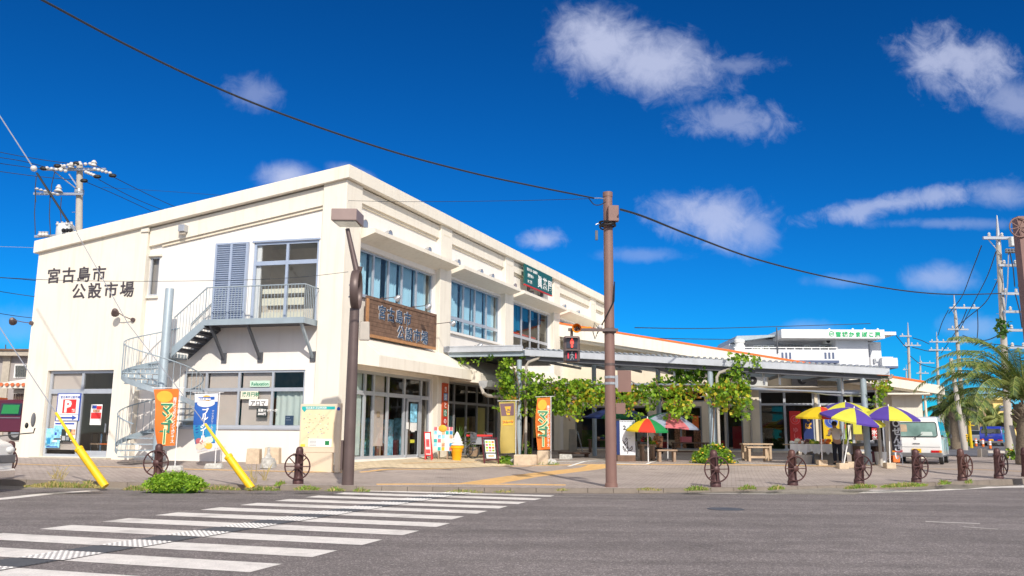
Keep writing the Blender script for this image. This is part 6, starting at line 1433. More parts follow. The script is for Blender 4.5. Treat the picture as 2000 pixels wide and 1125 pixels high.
# carts and crates right of the stall
a=vbase(KF,1690,-1.0); y=a.y
o=thing('stall_cart','dark cart with grey trays and shelves under the rightmost parasols','stall',a); x0,x1=atd(1676,890,y).x,atd(1726,890,y).x
zt=atd(1700,866,y).z; MB().box(x0,x1,y,y+.7,zt-.1,zt).build('tray','plastic_grey',o,bev=.01); MB().box(x0+.1,x0+.6,y-.05,y+.3,zt,zt+.1).build('tray','silver',o,bev=.01); MB().box(x0+.7,x1,y,y+.4,zt,zt+.13).build('tray','plastic_grey',o,bev=.01)
for xx in (x0+.05,x1-.05): MB().box(xx-.04,xx+.04,y,y+.6,a.z-.02,zt-.1).build('leg','wood_dark',o)
MB().box(x0,x1,y+.3,y+.6,a.z+.05,a.z+.35).build('shelf','wood_dark',o)
for i,(p0,p1,b0,b1,m,l) in enumerate([(1690,1703,902,886,'whitepaint','white box standing beneath the stall cart'),(1704,1718,903,882,'darkred','dark red crate under the stall cart, left one'),(1712,1726,900,872,'wood_dark','dark wooden crate near the rightmost parasol'),(1745,1757,903,890,'orangetrim','orange-brown crate behind the black banner'),(1742,1752,906,898,'concrete','grey block at the foot of the black banner')]): crate(l,p0,p1,b0,b1,y-.1+.1*i,m)
# hanging cloth signs in front of the wing shop windows
def clothsign(label,u0,u1,z0,z1,v,mat,disc=None,parts=(),txt='',tm='whitepaint',ts=.2):
    o=thing('hanging_banner',label,'banner',WF.P((u0+u1)/2,v,z0)); MB().fb(WF,u0,u1,v,v+.01,z0,z1).build('cloth',mat,o)
    if disc:
        c=WF.P((u0+u1)/2,v+.015,z1-(z1-z0)*.28); r=(u1-u0)*.42; MB().tube([c,c+WF.n*.01],r,20).build('disc_edge',disc[0],o); MB().tube([c+WF.n*.01,c+WF.n*.016],r*.9,20).build('disc',disc[1],o); MB().torus(c+WF.n*.02,WF.n,r*.45,.02,16,4).build('swirl',disc[0],o); MB().torus(c+WF.n*.02+WF.d*.05,WF.n,r*.2,.02,14,4).build('swirl',disc[0],o)
    for i,ch in enumerate(txt): text('character',ch,WF,(u0+u1)/2-ts*.5,v+.02,z1-(z1-z0)*(.28 if not disc else .62)-ts*.3-i*ts*1.1,ts,tm,o,.002,.008)
    return o
V=-.9
def wz(x,y): return WF.uz(x,y,V)
for (x0,x1,yt,yb,mat,disc,txt,tm,ts,l) in [(1541,1566,803,864,'red',('pinkcan','redbright'),'ゆし','pinkcan',.28,'red hanging banner with a round swirl mark, left of the small parasol'),(1567,1590,800,866,'navy',None,'そば','mango',.34,'dark blue hanging banner with orange lettering'),(1606,1642,806,868,'yelcan',('palecan','blueprint'),'大','redbright',.4,'yellow hanging banner with round blue mark behind the standing person'),(1665,1684,812,848,'lime',None,'市','red',.35,'bright yellow banner with red brushwork under the front parasol'),(1702,1714,836,868,'red',None,'氷氷','whitepaint',.25,'narrow red and white banner left of the black banner'),(1352,1365,812,838,'orangetrim',None,'食','lime',.25,'small orange poster on the dark shop front behind the pink parasol'),(1641,1655,820,866,'leaf_b',None,'店','redbright',.25,'green and red sheet behind the person'),(1656,1664,830,866,'filmcream',None,'','red',.2,'narrow pale sheet left of the yellow banner')]:
    u0,z1=wz(x0,yt); u1,z0=wz(x1,yb); clothsign(l,u0,u1,z0,z1,V+random.uniform(-.1,.1),mat,disc,(),txt,tm,ts)
# black vertical banner with white characters beside the van
q=vbase(KF,1744,-.2); y=q.y; o=thing('banner_flag','black vertical flag with white characters left of the white van','banner',Vector((atd(1744,890,y).x,y,q.z)))
x0,x1=atd(1736.5,850,y).x,atd(1753,850,y).x; z1,z0=atd(1744,818,y).z,atd(1744,880,y).z
mb=MB()
for i in range(10):
    za=z1+(z0-z1)*i/10; zb=z1+(z0-z1)*(i+1)/10; w=lambda z:.03*math.sin(z*5); mb.face((x0,y-.15+w(za),za),(x0,y-.15+w(zb),zb),(x1,y-.18-w(zb),zb),(x1,y-.18-w(za),za))
mb.build('cloth','letter',o,smooth=True); F=Fr((x0,y-.22),(1,0))
for i,ch in enumerate('○ぜんざい'): text('character',ch,F,.03,0,z1-.27-i*.275,.3,'whitebanner',o,.002,.012)
MB().tube([(x1+.03,y-.18,z0-.5),(x1+.03,y-.18,z1+.05)],.012,5).build('pole','white',o)
# ================================================================ people
def skinmesh(name,verts,edges,radii,mat,parent=None,sub=1):
    me=bpy.data.meshes.new(name); off=woff(parent) if parent is not None else Vector((0,0,0)); me.from_pydata([tuple(Vector(v)-off) for v in verts],edges,[]); me.update()
    o=bpy.data.objects.new(name,me); COL.objects.link(o)
    if parent is not None: o.parent=parent
    s=o.modifiers.new('skin','SKIN'); s.use_smooth_shade=True
    for i,r in enumerate(radii):
        rr=r if isinstance(r,tuple) else (r,r); me.skin_vertices[0].data[i].radius=rr; me.skin_vertices[0].data[i].use_root=(i==0)
    b=o.modifiers.new('sub','SUBSURF'); b.levels=b.render_levels=sub; me.materials.append(MT[mat]); return o
def person(label,q,face,h,lean,shirt,trousers,hairm,cap=None,armfwd=.45,seat=False):
    """q ground point, face: way the person faces (angle), lean forward in radians"""
    d=Vector((math.cos(face),math.sin(face),0)); s=Vector((-d.y,d.x,0)); k=h/1.7; Z=Vector((0,0,1)); o=thing('person',label,'person',q)
    hip=.92 if not seat else .50
    def P(f,l,z): return q+d*f*k+s*l*k+Z*z*k
    def T(f,l,z):  # torso point above the hip, leaned
        zz=z-.92; return P(f+zz*math.sin(lean),l,hip+zz*math.cos(lean))
    V=[T(0,0,.95),T(0,0,1.15),T(0,0,1.36),T(.0,0,1.47),T(.02,0,1.55),T(.04,0,1.66)]; E=[(0,1),(1,2),(2,3),(3,4),(4,5)]; Rr=[.13,.125,.14,.06,.075,.085]
    for sg in (-1,1):
        i=len(V); V+=[P(.0 if not seat else .0,sg*.09,hip-.08),P(.02 if not seat else .42,sg*.10,.5),P(0 if not seat else .42,sg*.10,.09),P(.12 if not seat else .54,sg*.11,.04)]; E+=[(0,i),(i,i+1),(i+1,i+2),(i+2,i+3)]; Rr+=[.095,.068,.045,.04]
        i=len(V); sh=T(0,sg*.18,1.42); el=T(.10,sg*.24,1.16); wr=el+d*armfwd*.52*k+Z*(.02*k); V+=[sh,el,wr]; E+=[(2,i),(i,i+1),(i+1,i+2)]; Rr+=[.055,.042,.028]
        # hand with fingers
        pm=wr+d*.07*k; V.append(pm); E.append((i+2,i+3)); Rr.append(.026)
        for f in range(4):
            j=len(V); a=pm+d*.04*k+s*(f-1.5)*.018*k; V+=[a,a+d*(.035+.006*(f in(1,2)))*k-Z*.02*k]; E+=[(i+3,j),(j,j+1)]; Rr+=[.009,.008]
        j=len(V); V.append(pm+s*-sg*.035*k+d*.02*k); E.append((i+3,j)); Rr.append(.010)
    b=skinmesh('body',V,E,[r*k for r in Rr],'skin',o)
    # shirt
    V=[T(0,0,.93),T(0,0,1.1),T(0,0,1.36),T(0,0,1.46)]; E=[(0,1),(1,2),(2,3)]; Rr=[.165,.155,.165,.085]
    for sg in (-1,1):
        i=len(V); V+=[T(0,sg*.19,1.41),T(.09,sg*.25,1.17)]; E+=[(2,i),(i,i+1)]; Rr+=[.075,.07]
    skinmesh('shirt',V,E,[r*k for r in Rr],shirt,o,2)
    V=[P(0,0,hip)]; E=[]; Rr=[.15]
    for sg in (-1,1):
        i=len(V); V+=[P(0,sg*.09,hip-.10),P(.02 if not seat else .42,sg*.105,.5),P(0 if not seat else .42,sg*.105,.12)]; E+=[(0,i),(i,i+1),(i+1,i+2)]; Rr+=[.115,.085,.07]
        f0=V[i+2]; MB().hexa([f0+s*a*.045*k+d*c*k+Z*(zz-.12)*k for zz in (.0,.08) for a,c in ((-1,-.08),(1,-.08),(1,.19),(-1,.19))]).build('shoe','black',o,bev=.02)
    skinmesh('trousers',V,E,[r*k for r in Rr],trousers,o,2)
    hd=T(.04,0,1.64); hh=MB().ball(hd+d*-.015*k+Z*.035*k,.112*k,12,8,(1,1,1)).build('hair',hairm,o,smooth=True)
    MB().ball(hd+d*.04*k-Z*.015*k,.095*k,12,8,(.9,.9,1.15)).build('face','skin',o,smooth=True)
    for sg in (-1,1): MB().ball(hd+s*sg*.1*k,.025*k,6,5,(.6,.6,1)).build('ear','skin',o); MB().ball(hd+d*.125*k+s*sg*.035*k+Z*.0,.011*k,6,4).build('eye','black',o)
    MB().ball(hd+d*.135*k-Z*.02*k,.018*k,6,5).build('nose','skin',o); MB().ball(hd+d*.122*k-Z*.06*k,.02*k,6,4,(1,1,.35)).build('mouth','pinkcan',o)
    if cap: MB().ball(hd+Z*.06*k,.118*k,12,8,(1,1,.8)).build('cap',cap,o,smooth=True); MB().tube([hd+d*.06*k+Z*.05*k,hd+d*.19*k+Z*.04*k],[.08*k,.06*k],10).build('cap_brim',cap,o)
    return o
person('person seen from behind in pale grey shirt and dark trousers leaning over the stall',vbase(KF,1636,-.2),R(83),1.48,.32,'shirt','trousers','hair')
q=vbase(KF,1289,-1.6); person('person in a pale blue cap seated behind the fruit table',q,R(215),1.5,.2,'foodprint','trousers','hair','capblue',.4,True)
# ================================================================ white house with green lettering behind the wing
YB=80; HF=Fr((0,YB),(1,-.02))
def hx(px_,py_=700,v=0): return HF.uz(px_,py_,v)[0]
def hz(px_,py_,v=0): return HF.uz(px_,py_,v)[1]
o=thing('white_building','white three-storey house with balconies and green lettering on its roof band','building',HF.P(hx(1590),-4,.7))
def hb(name,mat,x0,x1,y0,y1,v0,v1,parent=None,bev=0):   # pixel extents on the front plane of that piece (v1)
    return MB().fb(HF,hx(x0,y0,v1),hx(x1,y0,v1),v0,v1,hz(x0,y1,v1),hz(x1,y0,v1)).build(name,mat,parent or o,bev=bev)
g=.6
MB().fb(HF,hx(1436),hx(1720),-14,-2.2,g,hz(1500,672,-2.2)).build('lower_wall','farwall',o)
hb('upper_wall','fargrey',1437,1566,663,710,-10,-2.2); hb('upper_wall','fargrey',1566,1634,660,710,-10,-2.19)
MB().fb(HF,hx(1634,700,-.6),hx(1697,700,-.6),-9,-.6,g,hz(1650,661,-.6)).build('stair_tower','farwall',o); MB().fb(HF,hx(1697.2,700,-1.6),hx(1722,700,-1.6),-9,-1.6,g,hz(1700,668,-1.6)).build('side_wall','farwall',o)
hb('roof_slab','white',1526,1727,644,660,-8,.6); hb('roof_slab','whitepaint',1727.3,1750,648,654,-7,.2)
MB().hexa([HF.P(hx(1432,670,-1.0),-1.0,hz(1432,668,-1)),HF.P(hx(1526,665,-1.0),-1.0,hz(1526,655.5,-1)),HF.P(hx(1526,665,-1.0),-9,hz(1526,655.5,-1)),HF.P(hx(1432,670,-1.0),-9,hz(1432,668,-1)),HF.P(hx(1440,670,-1.0),-1.0,hz(1440,656,-1)),HF.P(hx(1526,665,-1.0),-1.0,hz(1526,653.5,-1)),HF.P(hx(1526,665,-1.0),-9,hz(1526,653.5,-1)),HF.P(hx(1440,670,-1.0),-9,hz(1440,656,-1))]).build('lean_roof','greysteel',o)
b=hb('balcony','farwall',1435,1637,683,704,-2.1,.0); hb('balcony_base','navytrim',1490,1639,704,708,-2.1,.12)
for k in range(13): x=1437+k*16.6; MB().cyl(HF.P(hx(x),-.05,hz(x,683)),HF.P(hx(x),-.05,hz(x,678.5)),.05).build('rail_post','white',b)
MB().bar(HF.P(hx(1434),-.05,hz(1434,678.5)),HF.P(hx(1637),-.05,hz(1637,679)),.09,.09).build('rail','white',b)
for x in (1528,1535.5,1543,1612,1619.5,1627): hb('balcony_slot','navytrim',x-2,x+2,688.5,701,.001,.02)
b=hb('side_balcony','farwall',1722.5,1753,699,715,-4,-1.0); MB().bar(HF.P(hx(1722),-1,hz(1722,696)),HF.P(hx(1753),-1,hz(1753,696)),.09,.09).build('rail','white',b); hb('balcony_base','navytrim',1722.5,1754,715,719,-4,-.9)
for (x0,x1,y0,y1) in [(1472,1488,674,684),(1490,1512,674,684),(1571,1582,674,684),(1600,1622,674,684)]:
    w=hb('window','white',x0,x1,y0,y1,-2.185,-2.14); hb('pane','glass_dark',x0+1.2,(x0+x1)/2-.5,y0+1.2,y1,-2.139,-2.12,w); hb('pane','glass_dark',(x0+x1)/2+.5,x1-1.2,y0+1.2,y1,-2.139,-2.12,w)
w=hb('air_conditioner','whitepaint',1612,1628,662,671,-2.18,-1.4); MB().tube([HF.P(hx(1617.5,666,-1.4),-1.39,hz(1617,666.5,-1.4)),HF.P(hx(1617.5,666,-1.4),-1.36,hz(1617,666.5,-1.4))],.19,12).build('fan_opening','black',w)
MB().lathe(HF.P(hx(1450),-.9,hz(1450,683)),[(.5,0),(.5,.5),(.42,.52),(.42,.7),(.5,.75),(.5,1.0),(.3,1.1)],14).build('water_tank','whitepaint',o,smooth=True)
for x in (1519,): MB().cyl(HF.P(hx(x),.1,hz(x,690)),HF.P(hx(x),.1,hz(x,640)),.06).build('antenna_pole','darksteel',o)
for i,ch in enumerate('宮城かまぼこ屋'): text('character',ch,HF,hx(1632+i*12.8,652,.6),.62,hz(1640,656.8,.6),.50,'signgreen',o,.02,.022)
MB().torus(HF.P(hx(1624,652,.6),.62,hz(1624,652,.6)),HF.n,.22,.03,16,5).build('round_mark','signgreen',o); hb('mark_bar','signgreen',1621,1627,651,653,.605,.63)
for x in (1623,1669,1692,1718): MB().ball(HF.P(hx(x),0,hz(x,643)),.10,6,5).build('roof_lamp','white',o)
MB().hexa([HF.P(hx(1697,700,-1.58),-1.58,g),HF.P(hx(1702,700,-1.58),-1.58,g),HF.P(hx(1702,700,-1.57),-1.55,g),HF.P(hx(1697,700,-1.57),-1.55,g),HF.P(hx(1697,700,-1.58),-1.58,hz(1700,672,-1.5)),HF.P(hx(1700,700,-1.58),-1.58,hz(1700,672,-1.5)),HF.P(hx(1700,700,-1.57),-1.55,hz(1700,672,-1.5)),HF.P(hx(1697,700,-1.57),-1.55,hz(1700,672,-1.5))]).build('wall_edge','fargrey',o)
hb('flue','silver',1707,1711,700,709,-1.59,-1.4)
# ================================================================ far buildings on the right
def fb2(o,name,mat,y,x0,x1,y0,y1,dep=8,parent=None,v=0):
    a=atd(x0,y1,y-v); b=atd(x1,y0,y-v); z0=min(a.z,G0(a.x,y)-.3) if parent is None and y1>855 else a.z
    return MB().box(a.x,b.x,y-v,y-v+dep,z0,b.z).build(name,mat,parent or o)
o=thing('yellow_building','small two-storey yellow and olive building at the end of the side street','building',atd(1945,866,98))
fb2(o,'olive_wall','olivebuild',98,1914,1946,783,868); fb2(o,'yellow_wall','yelbuild',97,1946.3,1973,778,868); fb2(o,'roof_edge','yelbuild',96.5,1944,1975,776,781,9,o)
for k in range(7): fb2(o,'facade_rib','yelbuild' if k%3==0 else 'wood',98,1916+k*4.2,1917+k*4.2,790,836,.2,o,.2)
fb2(o,'window','navytrim',97,1951,1969,792,802,.2,o,.1); fb2(o,'shutter','greysteel',97,1952,1970,829,862,.2,o,.1); fb2(o,'awning','mango',96,1950,1972,820,829,1.2,o)
o=thing('low_white_building','low white shed far down the side street between the palms','building',atd(1925,866,115)); fb2(o,'wall','farwall',115,1905,1932,828,868); fb2(o,'roof','fargrey',114.5,1903,1934,825,829,9,o)
fb2(o,'door','fargrey',115,1912,1918,842,866,.3,o,.1)
o=thing('far_house','distant white house wall low behind the van roof','building',atd(1870,862,130)); fb2(o,'wall','whitepaint',130,1845,1888,836,868); fb2(o,'roof','rooftile',129.5,1843,1890,831,837,9,o); fb2(o,'door','fargrey',130,1855,1861,846,866,.3,o,.1)
o=thing('far_house','pale far building at the extreme right behind the palm trunk','building',atd(1990,862,120)); fb2(o,'wall','yelbuild',120,1977,2080,815,868); fb2(o,'window','navytrim',120,1985,1998,826,838,.3,o,.1); fb2(o,'roof','concrete',119.5,1975,2082,812,816,9,o)
o=thing('hedge','dark distant hedge and tree line behind the side street','hedge',atd(1900,858,150)); mb=MB(); random.seed(31)
for k in range(70): x=random.uniform(1840,2060); p=atd(x,random.uniform(838,858),150); leaves(mb,p,(2.5,1.5,1.3),14,1.1,[(2,5),(0,2)])
mb.build('foliage',LM,o)
# ================================================================ left neighbour
NY=46; 
def nb(o,name,mat,x0,x1,y0,y1,y=NY,dep=6,parent=None,bev=0):
    a=atd(x0,y1,y); b=atd(x1,y0,y); return MB().box(a.x,b.x,y,y+dep,a.z,b.z).build(name,mat,parent or o,bev=bev)
o=thing('grey_building','grey weathered concrete house at the left edge behind the market hall','building',atd(20,860,NY))
nb(o,'wall','greywall',-160,75,693,885); nb(o,'roof_slab','concrete',-170,75,683,693,NY-.5,7); nb(o,'roof_trim','wood_dark',-170,75,681.5,683,NY-.6,7)
w=nb(o,'window','whitepaint',26,66,712,738,NY-.02,.1); 
for k in range(9): MB().cyl(atd(31+k*3.8,714,NY-.1),atd(31+k*3.8,736,NY-.1),.025).build('grille_bar','darksteel',w)
nb(o,'pane','glass_dark',29,66,714,736,NY-.05,.02,w)
nb(o,'downpipe','concrete',4,7,693,850,NY-.1,.1)
o=thing('tiled_porch','low porch with sunlit whitewashed roof tiles and red tile ends at the left','porch',atd(30,860,40))
py=40; a=atd(2,753,py); b=atd(78,753,py); c0=atd(18,738,py+2.2); zt=atd(0,732,py+2.2).z; zl=a.z
mb=MB(); mb.hexa([(a.x,py,zl-.12),(b.x,py,zl-.12),(b.x,py+3,zt-.12),(a.x+1.1,py+3,zt-.12),(a.x,py,zl),(b.x,py,zl),(b.x,py+3,zt),(a.x+1.1,py+3,zt)]); mb.build('roof_deck','rooflime',o)
k=0; x=a.x+.05
while x<b.x:
    MB().tube([Vector((x,py-.06,zl+.05)),Vector((x+.55*0+ (1.1*(1-(x-a.x)/(b.x-a.x))),py+3,zt+.06))],.075,8,False).build('tile_row','rooflime',o,smooth=True)
    MB().tube([Vector((x,py-.09,zl+.045)),Vector((x,py-.05,zl+.045))],.085,10).build('tile_end','rooftile',o); x+=.26
nb(o,'lintel','concrete',26,75,761,768,py+.3,.4); nb(o,'lintel','coral',24,75,754,760,py+.35,.4)
for k in range(10): nb(o,'lattice_slat','wood_dark',25+k*3.3,27+k*3.3,769,800,py+.5,.06)
nb(o,'wall','greywall',22,75,754,870,py+1.2,.2)
o=nb(None,'low_wall','cream',17,39,863,900,31.2,.3); base_at(o); tag(o,'low cream garden wall behind the leftmost bollard','wall')
nb(o,'door_edge','wood_dark',37.2,38.8,870,895,31.1,.05) if False else None
o=MB().tube([atd(11,681,NY),atd(11,673,NY)],.03,5).build('antenna','darksteel',None); base_at(o); tag(o,'small rooftop aerial on the grey house at the left','aerial')
cable('thin wire sloping down across the grey house at the left',[(34,690,44),(46,708,42),(64,722,34)],.015)
# ================================================================ vehicles
def prof_body(o,name,mat,P,prof,w,tumble=.12,bev=.05,zt=.95):
    mb=MB(); n=len(prof); Lh=[];Rh=[]
    for (x,z) in prof:
        hw=w/2-tumble*max(0,z-zt); Lh.append(mb._a(P(x,-hw,z))); Rh.append(mb._a(P(x,hw,z)))
    mb.f.append(Lh); mb.f.append(Rh[::-1]); mb.mi+=[0,0]
    for i in range(n): j=(i+1)%n; mb.f.append([Lh[i],Rh[i],Rh[j],Lh[j]]); mb.mi.append(0)
    return mb.build(name,mat,o,smooth=True,bev=bev)
def wheel(o,P,x,y,r,w=.15):
    c=P(x,y,r); s=(P(x,y+1,r)-P(x,y,r)).normalized(); wl=MB().tube([c-s*w/2,c-s*w/2*.9,c+s*w/2*.9,c+s*w/2],[r*.93,r,r,r*.93],20).build('wheel','rubber',o,smooth=True)
    e=1 if y>0 else -1; MB().tube([c+s*e*w*.48,c+s*e*w*.53],[r*.62,r*.55],16).build('rim','silver',wl,smooth=True)
def van(label,q,heading,L=3.3,Wd=1.44,H=1.82,mat='vanwhite',plate='plate',style='box',group=None,win='carwin',text_='・・12'):
    o=thing('kei_van',label,'van',q,group); o['category']='van'
    d=Vector((math.cos(heading),math.sin(heading),0)); s=Vector((d.y,-d.x,0))  # s to the van's right
    P=lambda x,y,z:q+d*x+s*y+Vector((0,0,z))
    # x 0 rear bumper, L nose
    prof=[(.06,.30),(.03,.50),(.03,.90),(.07,1.05),(.16,H-.22),(.25,H-.06),(.5,H),(L-1.0,H-.02),(L-.75,H-.08),(L-.22,1.05),(L-.05,.92),(L,.6),(L-.03,.30)]
    prof_body(o,'body',mat,P,prof,Wd,.14,.05)
    MB().hexa([P(-.04,-Wd/2+.01,.28),P(-.04,Wd/2-.01,.28),P(.14,Wd/2+.005,.28),P(.14,-Wd/2-.005,.28),P(-.05,-Wd/2+.01,.46),P(-.05,Wd/2-.01,.46),P(.14,Wd/2+.008,.46),P(.14,-Wd/2-.008,.46)]).build('rear_bumper','plastic_grey',o,bev=.03)
    def rw(y0,y1,z0,z1,off,name,mt,par=None,ch=0):
        f=lambda z:(.03 if z<.9 else (.03+(z-.9)/.15*.04 if z<1.05 else .07+(z-1.05)/(H-.22-1.05)*.09))-off
        pts=[(y0+ch,z0),(y1-ch,z0),(y1,z0+ch),(y1-.02,z1-ch),(y1-ch-.02,z1),(y0+ch+.02,z1),(y0+.02,z1-ch),(y0,z0+ch)] if ch else [(y0,z0),(y1,z0),(y1,z1),(y0,z1)]
        mb=MB(); mb.face(*[P(f(z),y,z) for y,z in pts]); b=[P(f(z)+.03,y,z) for y,z in pts]; fr_=[P(f(z),y,z) for y,z in pts]
        for i in range(len(pts)): j=(i+1)%len(pts); mb.face(fr_[i],fr_[j],b[j],b[i])
        return mb.build(name,mt,par or o)
    hw=Wd/2
    rwn=rw(-hw+.12,hw-.12,1.08,H-.22,.016,'rear_window','rubber',None,.07); rw(-hw+.155,hw-.155,1.115,H-.255,.020,'glass',win,rwn,.05)
    if style=='box':
        rw(-hw+.22,-hw+.62,1.30,H-.32,.024,'seat_seen','wood_light',rwn,.03); rw(hw-.75,hw-.3,1.14,1.3,.024,'paper_seen','curtain_pale',rwn,.02)
    for e in (-1,1):
        y0,y1=(-hw+.01,-hw+.40) if e<0 else (hw-.40,hw-.01); rw(y0,y1,.47,.56,.03,'tail_light','tail')
        y0,y1=(-hw+.01,-hw+.10) if e<0 else (hw-.10,hw-.01); rw(y0,y1,.47,.56,.034,'reversing_light','amber')
    pl=rw(-.17,.17,.44,.62,.055,'number_plate',plate); 
    c=P(-.055,-.0,.44); F=Fr((P(-.058,-.15,0).x,P(-.058,-.15,0).y),(s.x,s.y)); text('digits','53-34',F,.015,.004,q.z+.475,.11,'letter',pl,.001,.002)
    rw(-.13,.13,.80,.84,.022,'handle','plastic_grey'); MB().cyl(P(.02,-.05,1.06),P(.05,.25,1.22),.01).build('wiper','black',o); MB().cyl(P(.02,.0,1.0),P(.02,-.05,1.07),.015).build('wiper_arm','black',o)
    rw(-hw+.05,hw-.05,.685,.695,.012,'tailgate_seam','plastic_grey')
    # sides
    for e in (-1,1):
        yy=lambda z:e*(hw-.14*max(0,z-.95)+.006)
        for (x0,x1) in ((.35,1.15),(1.25,2.0),(2.1,2.62)):
            MB().face(P(x0,yy(1.1),1.1),P(x1+(.28 if x1>2.5 else 0),yy(1.1),1.1),P(x1-(.02 if x1>2.5 else 0),yy(H-.2),H-.2),P(x0,yy(H-.2),H-.2)).build('side_window','carwin',o)
        for x in (1.2,2.05): MB().bar(P(x,yy(.35),.4),P(x,yy(.9)+e*.001,1.0),.008,.012).build('door_seam','black',o)
        MB().bar(P(.3,yy(.3),.34),P(L-.3,yy(.3),.34),.012,.06).build('side_skirt','plastic_grey',o)
        m_=MB().ball(P(L-.62,e*(hw+.14),1.12),.1,8,6,(.6,.8,1.2)).build('mirror','plastic_grey',o,smooth=True); MB().bar(P(L-.6,e*(hw-.02),1.08),P(L-.6,e*(hw+.1),1.1),.03,.03).build('mirror_arm','plastic_grey',m_)
        for x in (.55,L-.62): wheel(o,P,x,e*(hw-.09),.27)
    MB().face(P(L-.2,-hw+.12,1.08),P(L-.2,hw-.12,1.08),P(L-.72,hw-.2,H-.12),P(L-.72,-hw+.2,H-.12)).build('windscreen','carwin',o)
    return o
a=gp(1757,905.5); b=gp(1836,908.5); c=(a+b)/2; hd=math.atan2(c.y,c.x)-R(6)
wpx=(b-a).length
v1=van('white boxy kei van with yellow plate parked by the rightmost parasol, rear to camera',Vector((c.x+.09,c.y+.35,c.z)),hd,L=3.3,Wd=1.86,H=1.92,win='carwingreen')
q=gp(1937,872); hd2=math.atan2(q.y,q.x)-R(7)
v2=van('bright blue kei car with yellow plate driving away in the side street',q,hd2,L=3.4,Wd=1.75,H=1.70,mat='vanblue',style='car')
o=thing('parked_car','grey car partly hidden left of the blue car in the side street','car',atd(1912,868,92)); 
q=atd(1912,868,92); q.z=G0(q.x,q.y); dd=Vector((.5,.86,0)); ss=Vector((.86,-.5,0)); P=lambda x,y,z:q+dd*x+ss*y+Vector((0,0,z))
prof_body(o,'body','silver',P,[(0,.3),(0,.9),(.5,1.4),(2.2,1.45),(3.0,.95),(3.9,.85),(3.9,.3)],1.7,.2,.05); MB().face(P(-.0,-.7,.95),P(0,.7,.95),P(.45,.6,1.35),P(.45,-.6,1.35)).build('rear_window','carwin',o)
for x in (.7,3.1):
    for y in (-.75,.75): wheel(o,P,x,y,.3)
for y in (-.7,.7): MB().ball(P(-.01,y,.8),.08,6,5).build('tail_light','tail',o)
# dark red van at the left
q=atd(-34,862,37); q.z=atd(0,860,37).z; o=thing('dark_red_van','dark red van seen side-on at the left edge beside the market hall','van',q); P=lambda x,y,z:q+Vector((x,y,z))
prof_body(o,'body','darkred',P,[(-.2,.35),(-.25,1.0),(0,1.55),(.3,1.72),(1.85,1.72),(2.05,1.6),(2.15,.95),(2.15,.35)],1.5,.12,.05)
for x0,x1 in ((.1,.95),(1.05,1.95)): MB().face(P(x0,-.765,1.08),P(x1,-.765,1.08),P(x1-.02,-.69,1.56),P(x0,-.69,1.56)).build('side_window','carwin',o)
MB().face(P(1.12,-.775,1.12),P(1.85,-.775,1.12),P(1.84,-.71,1.5),P(1.15,-.71,1.5)).build('window_poster','green_paint',o)
MB().bar(P(.2,-.77,.95),P(1.95,-.77,.95),.01,.02).build('door_trim','silver',o)
for x in (.35,1.75): wheel(o,P,x,-.62,.3)
MB().box(*(lambda a:(a.x+.2,a.x+.7,a.y-.3,a.y+.3))(q),q.z+1.73,q.z+1.82).build('roof_rack','orangetrim',o)
# silver vehicle cut by the left frame edge, on the road
q=Vector((atd(20,935,18.6).x-.30,18.4,0)); o=thing('silver_van','front of a silver and black van entering at the left edge of the road','van',q); P=lambda x,y,z:q+Vector((x,y,z))
prof_body(o,'body','vanwhite',P,[(-4.2,.35),(-4.2,1.9),(-.75,1.9),(-.35,1.15),(-.03,1.02),(.0,.72),(-.02,.3)],1.6,.12,.06)
MB().hexa([P(-.34,-.70,1.17),P(-.34,.70,1.17),P(-.30,.70,1.17),P(-.30,-.70,1.17),P(-.72,-.64,1.82),P(-.72,.64,1.82),P(-.68,.64,1.82),P(-.68,-.64,1.82)]).build('windscreen','carwingreen',o)
MB().face(P(-1.75,-.80,1.12),P(-.45,-.80,1.12),P(-.85,-.72,1.78),P(-1.7,-.72,1.78)).build('side_window','carwingreen',o); MB().face(P(-3.6,-.80,1.12),P(-1.9,-.80,1.12),P(-1.9,-.72,1.78),P(-3.5,-.72,1.78)).build('side_window','carwin',o)
MB().box(q.x-.5,q.x+.02,q.y-.815,q.y+.815,.62,.80).build('black_band','plastic_grey',o,bev=.02); MB().box(q.x-.55,q.x+.05,q.y-.82,q.y+.82,.28,.50).build('bumper','chrome',o,bev=.04)
for y in (-.62,.62): MB().ball(P(.0,y,.90),.1,8,6,(.5,1.4,.8)).build('headlight','whitepaint',o,smooth=True)
for x in (-.75,-3.3):
    for y in (-.72,.72): wheel(o,P,x,y,.32,.18)
e=atd(68,838,18.3); MB().tube([P(-.45,-.8,1.15),P(-.25,-.9,1.12),Vector((e.x-.25,18.3,e.z-.10)),Vector((e.x-.02,18.3,e.z-.08)),Vector((e.x,18.3,e.z+.02))],.014,6).build('mirror_arm','black',o,smooth=True)
e=atd(65,820,18.3); MB().ball(e,.1,10,8,(.42,.6,1.55)).build('mirror','plastic_grey',o,smooth=True); e=atd(52,831,18.2); MB().ball(e,.07,8,6,(.5,.6,.9)).build('mirror','black',o,smooth=True)
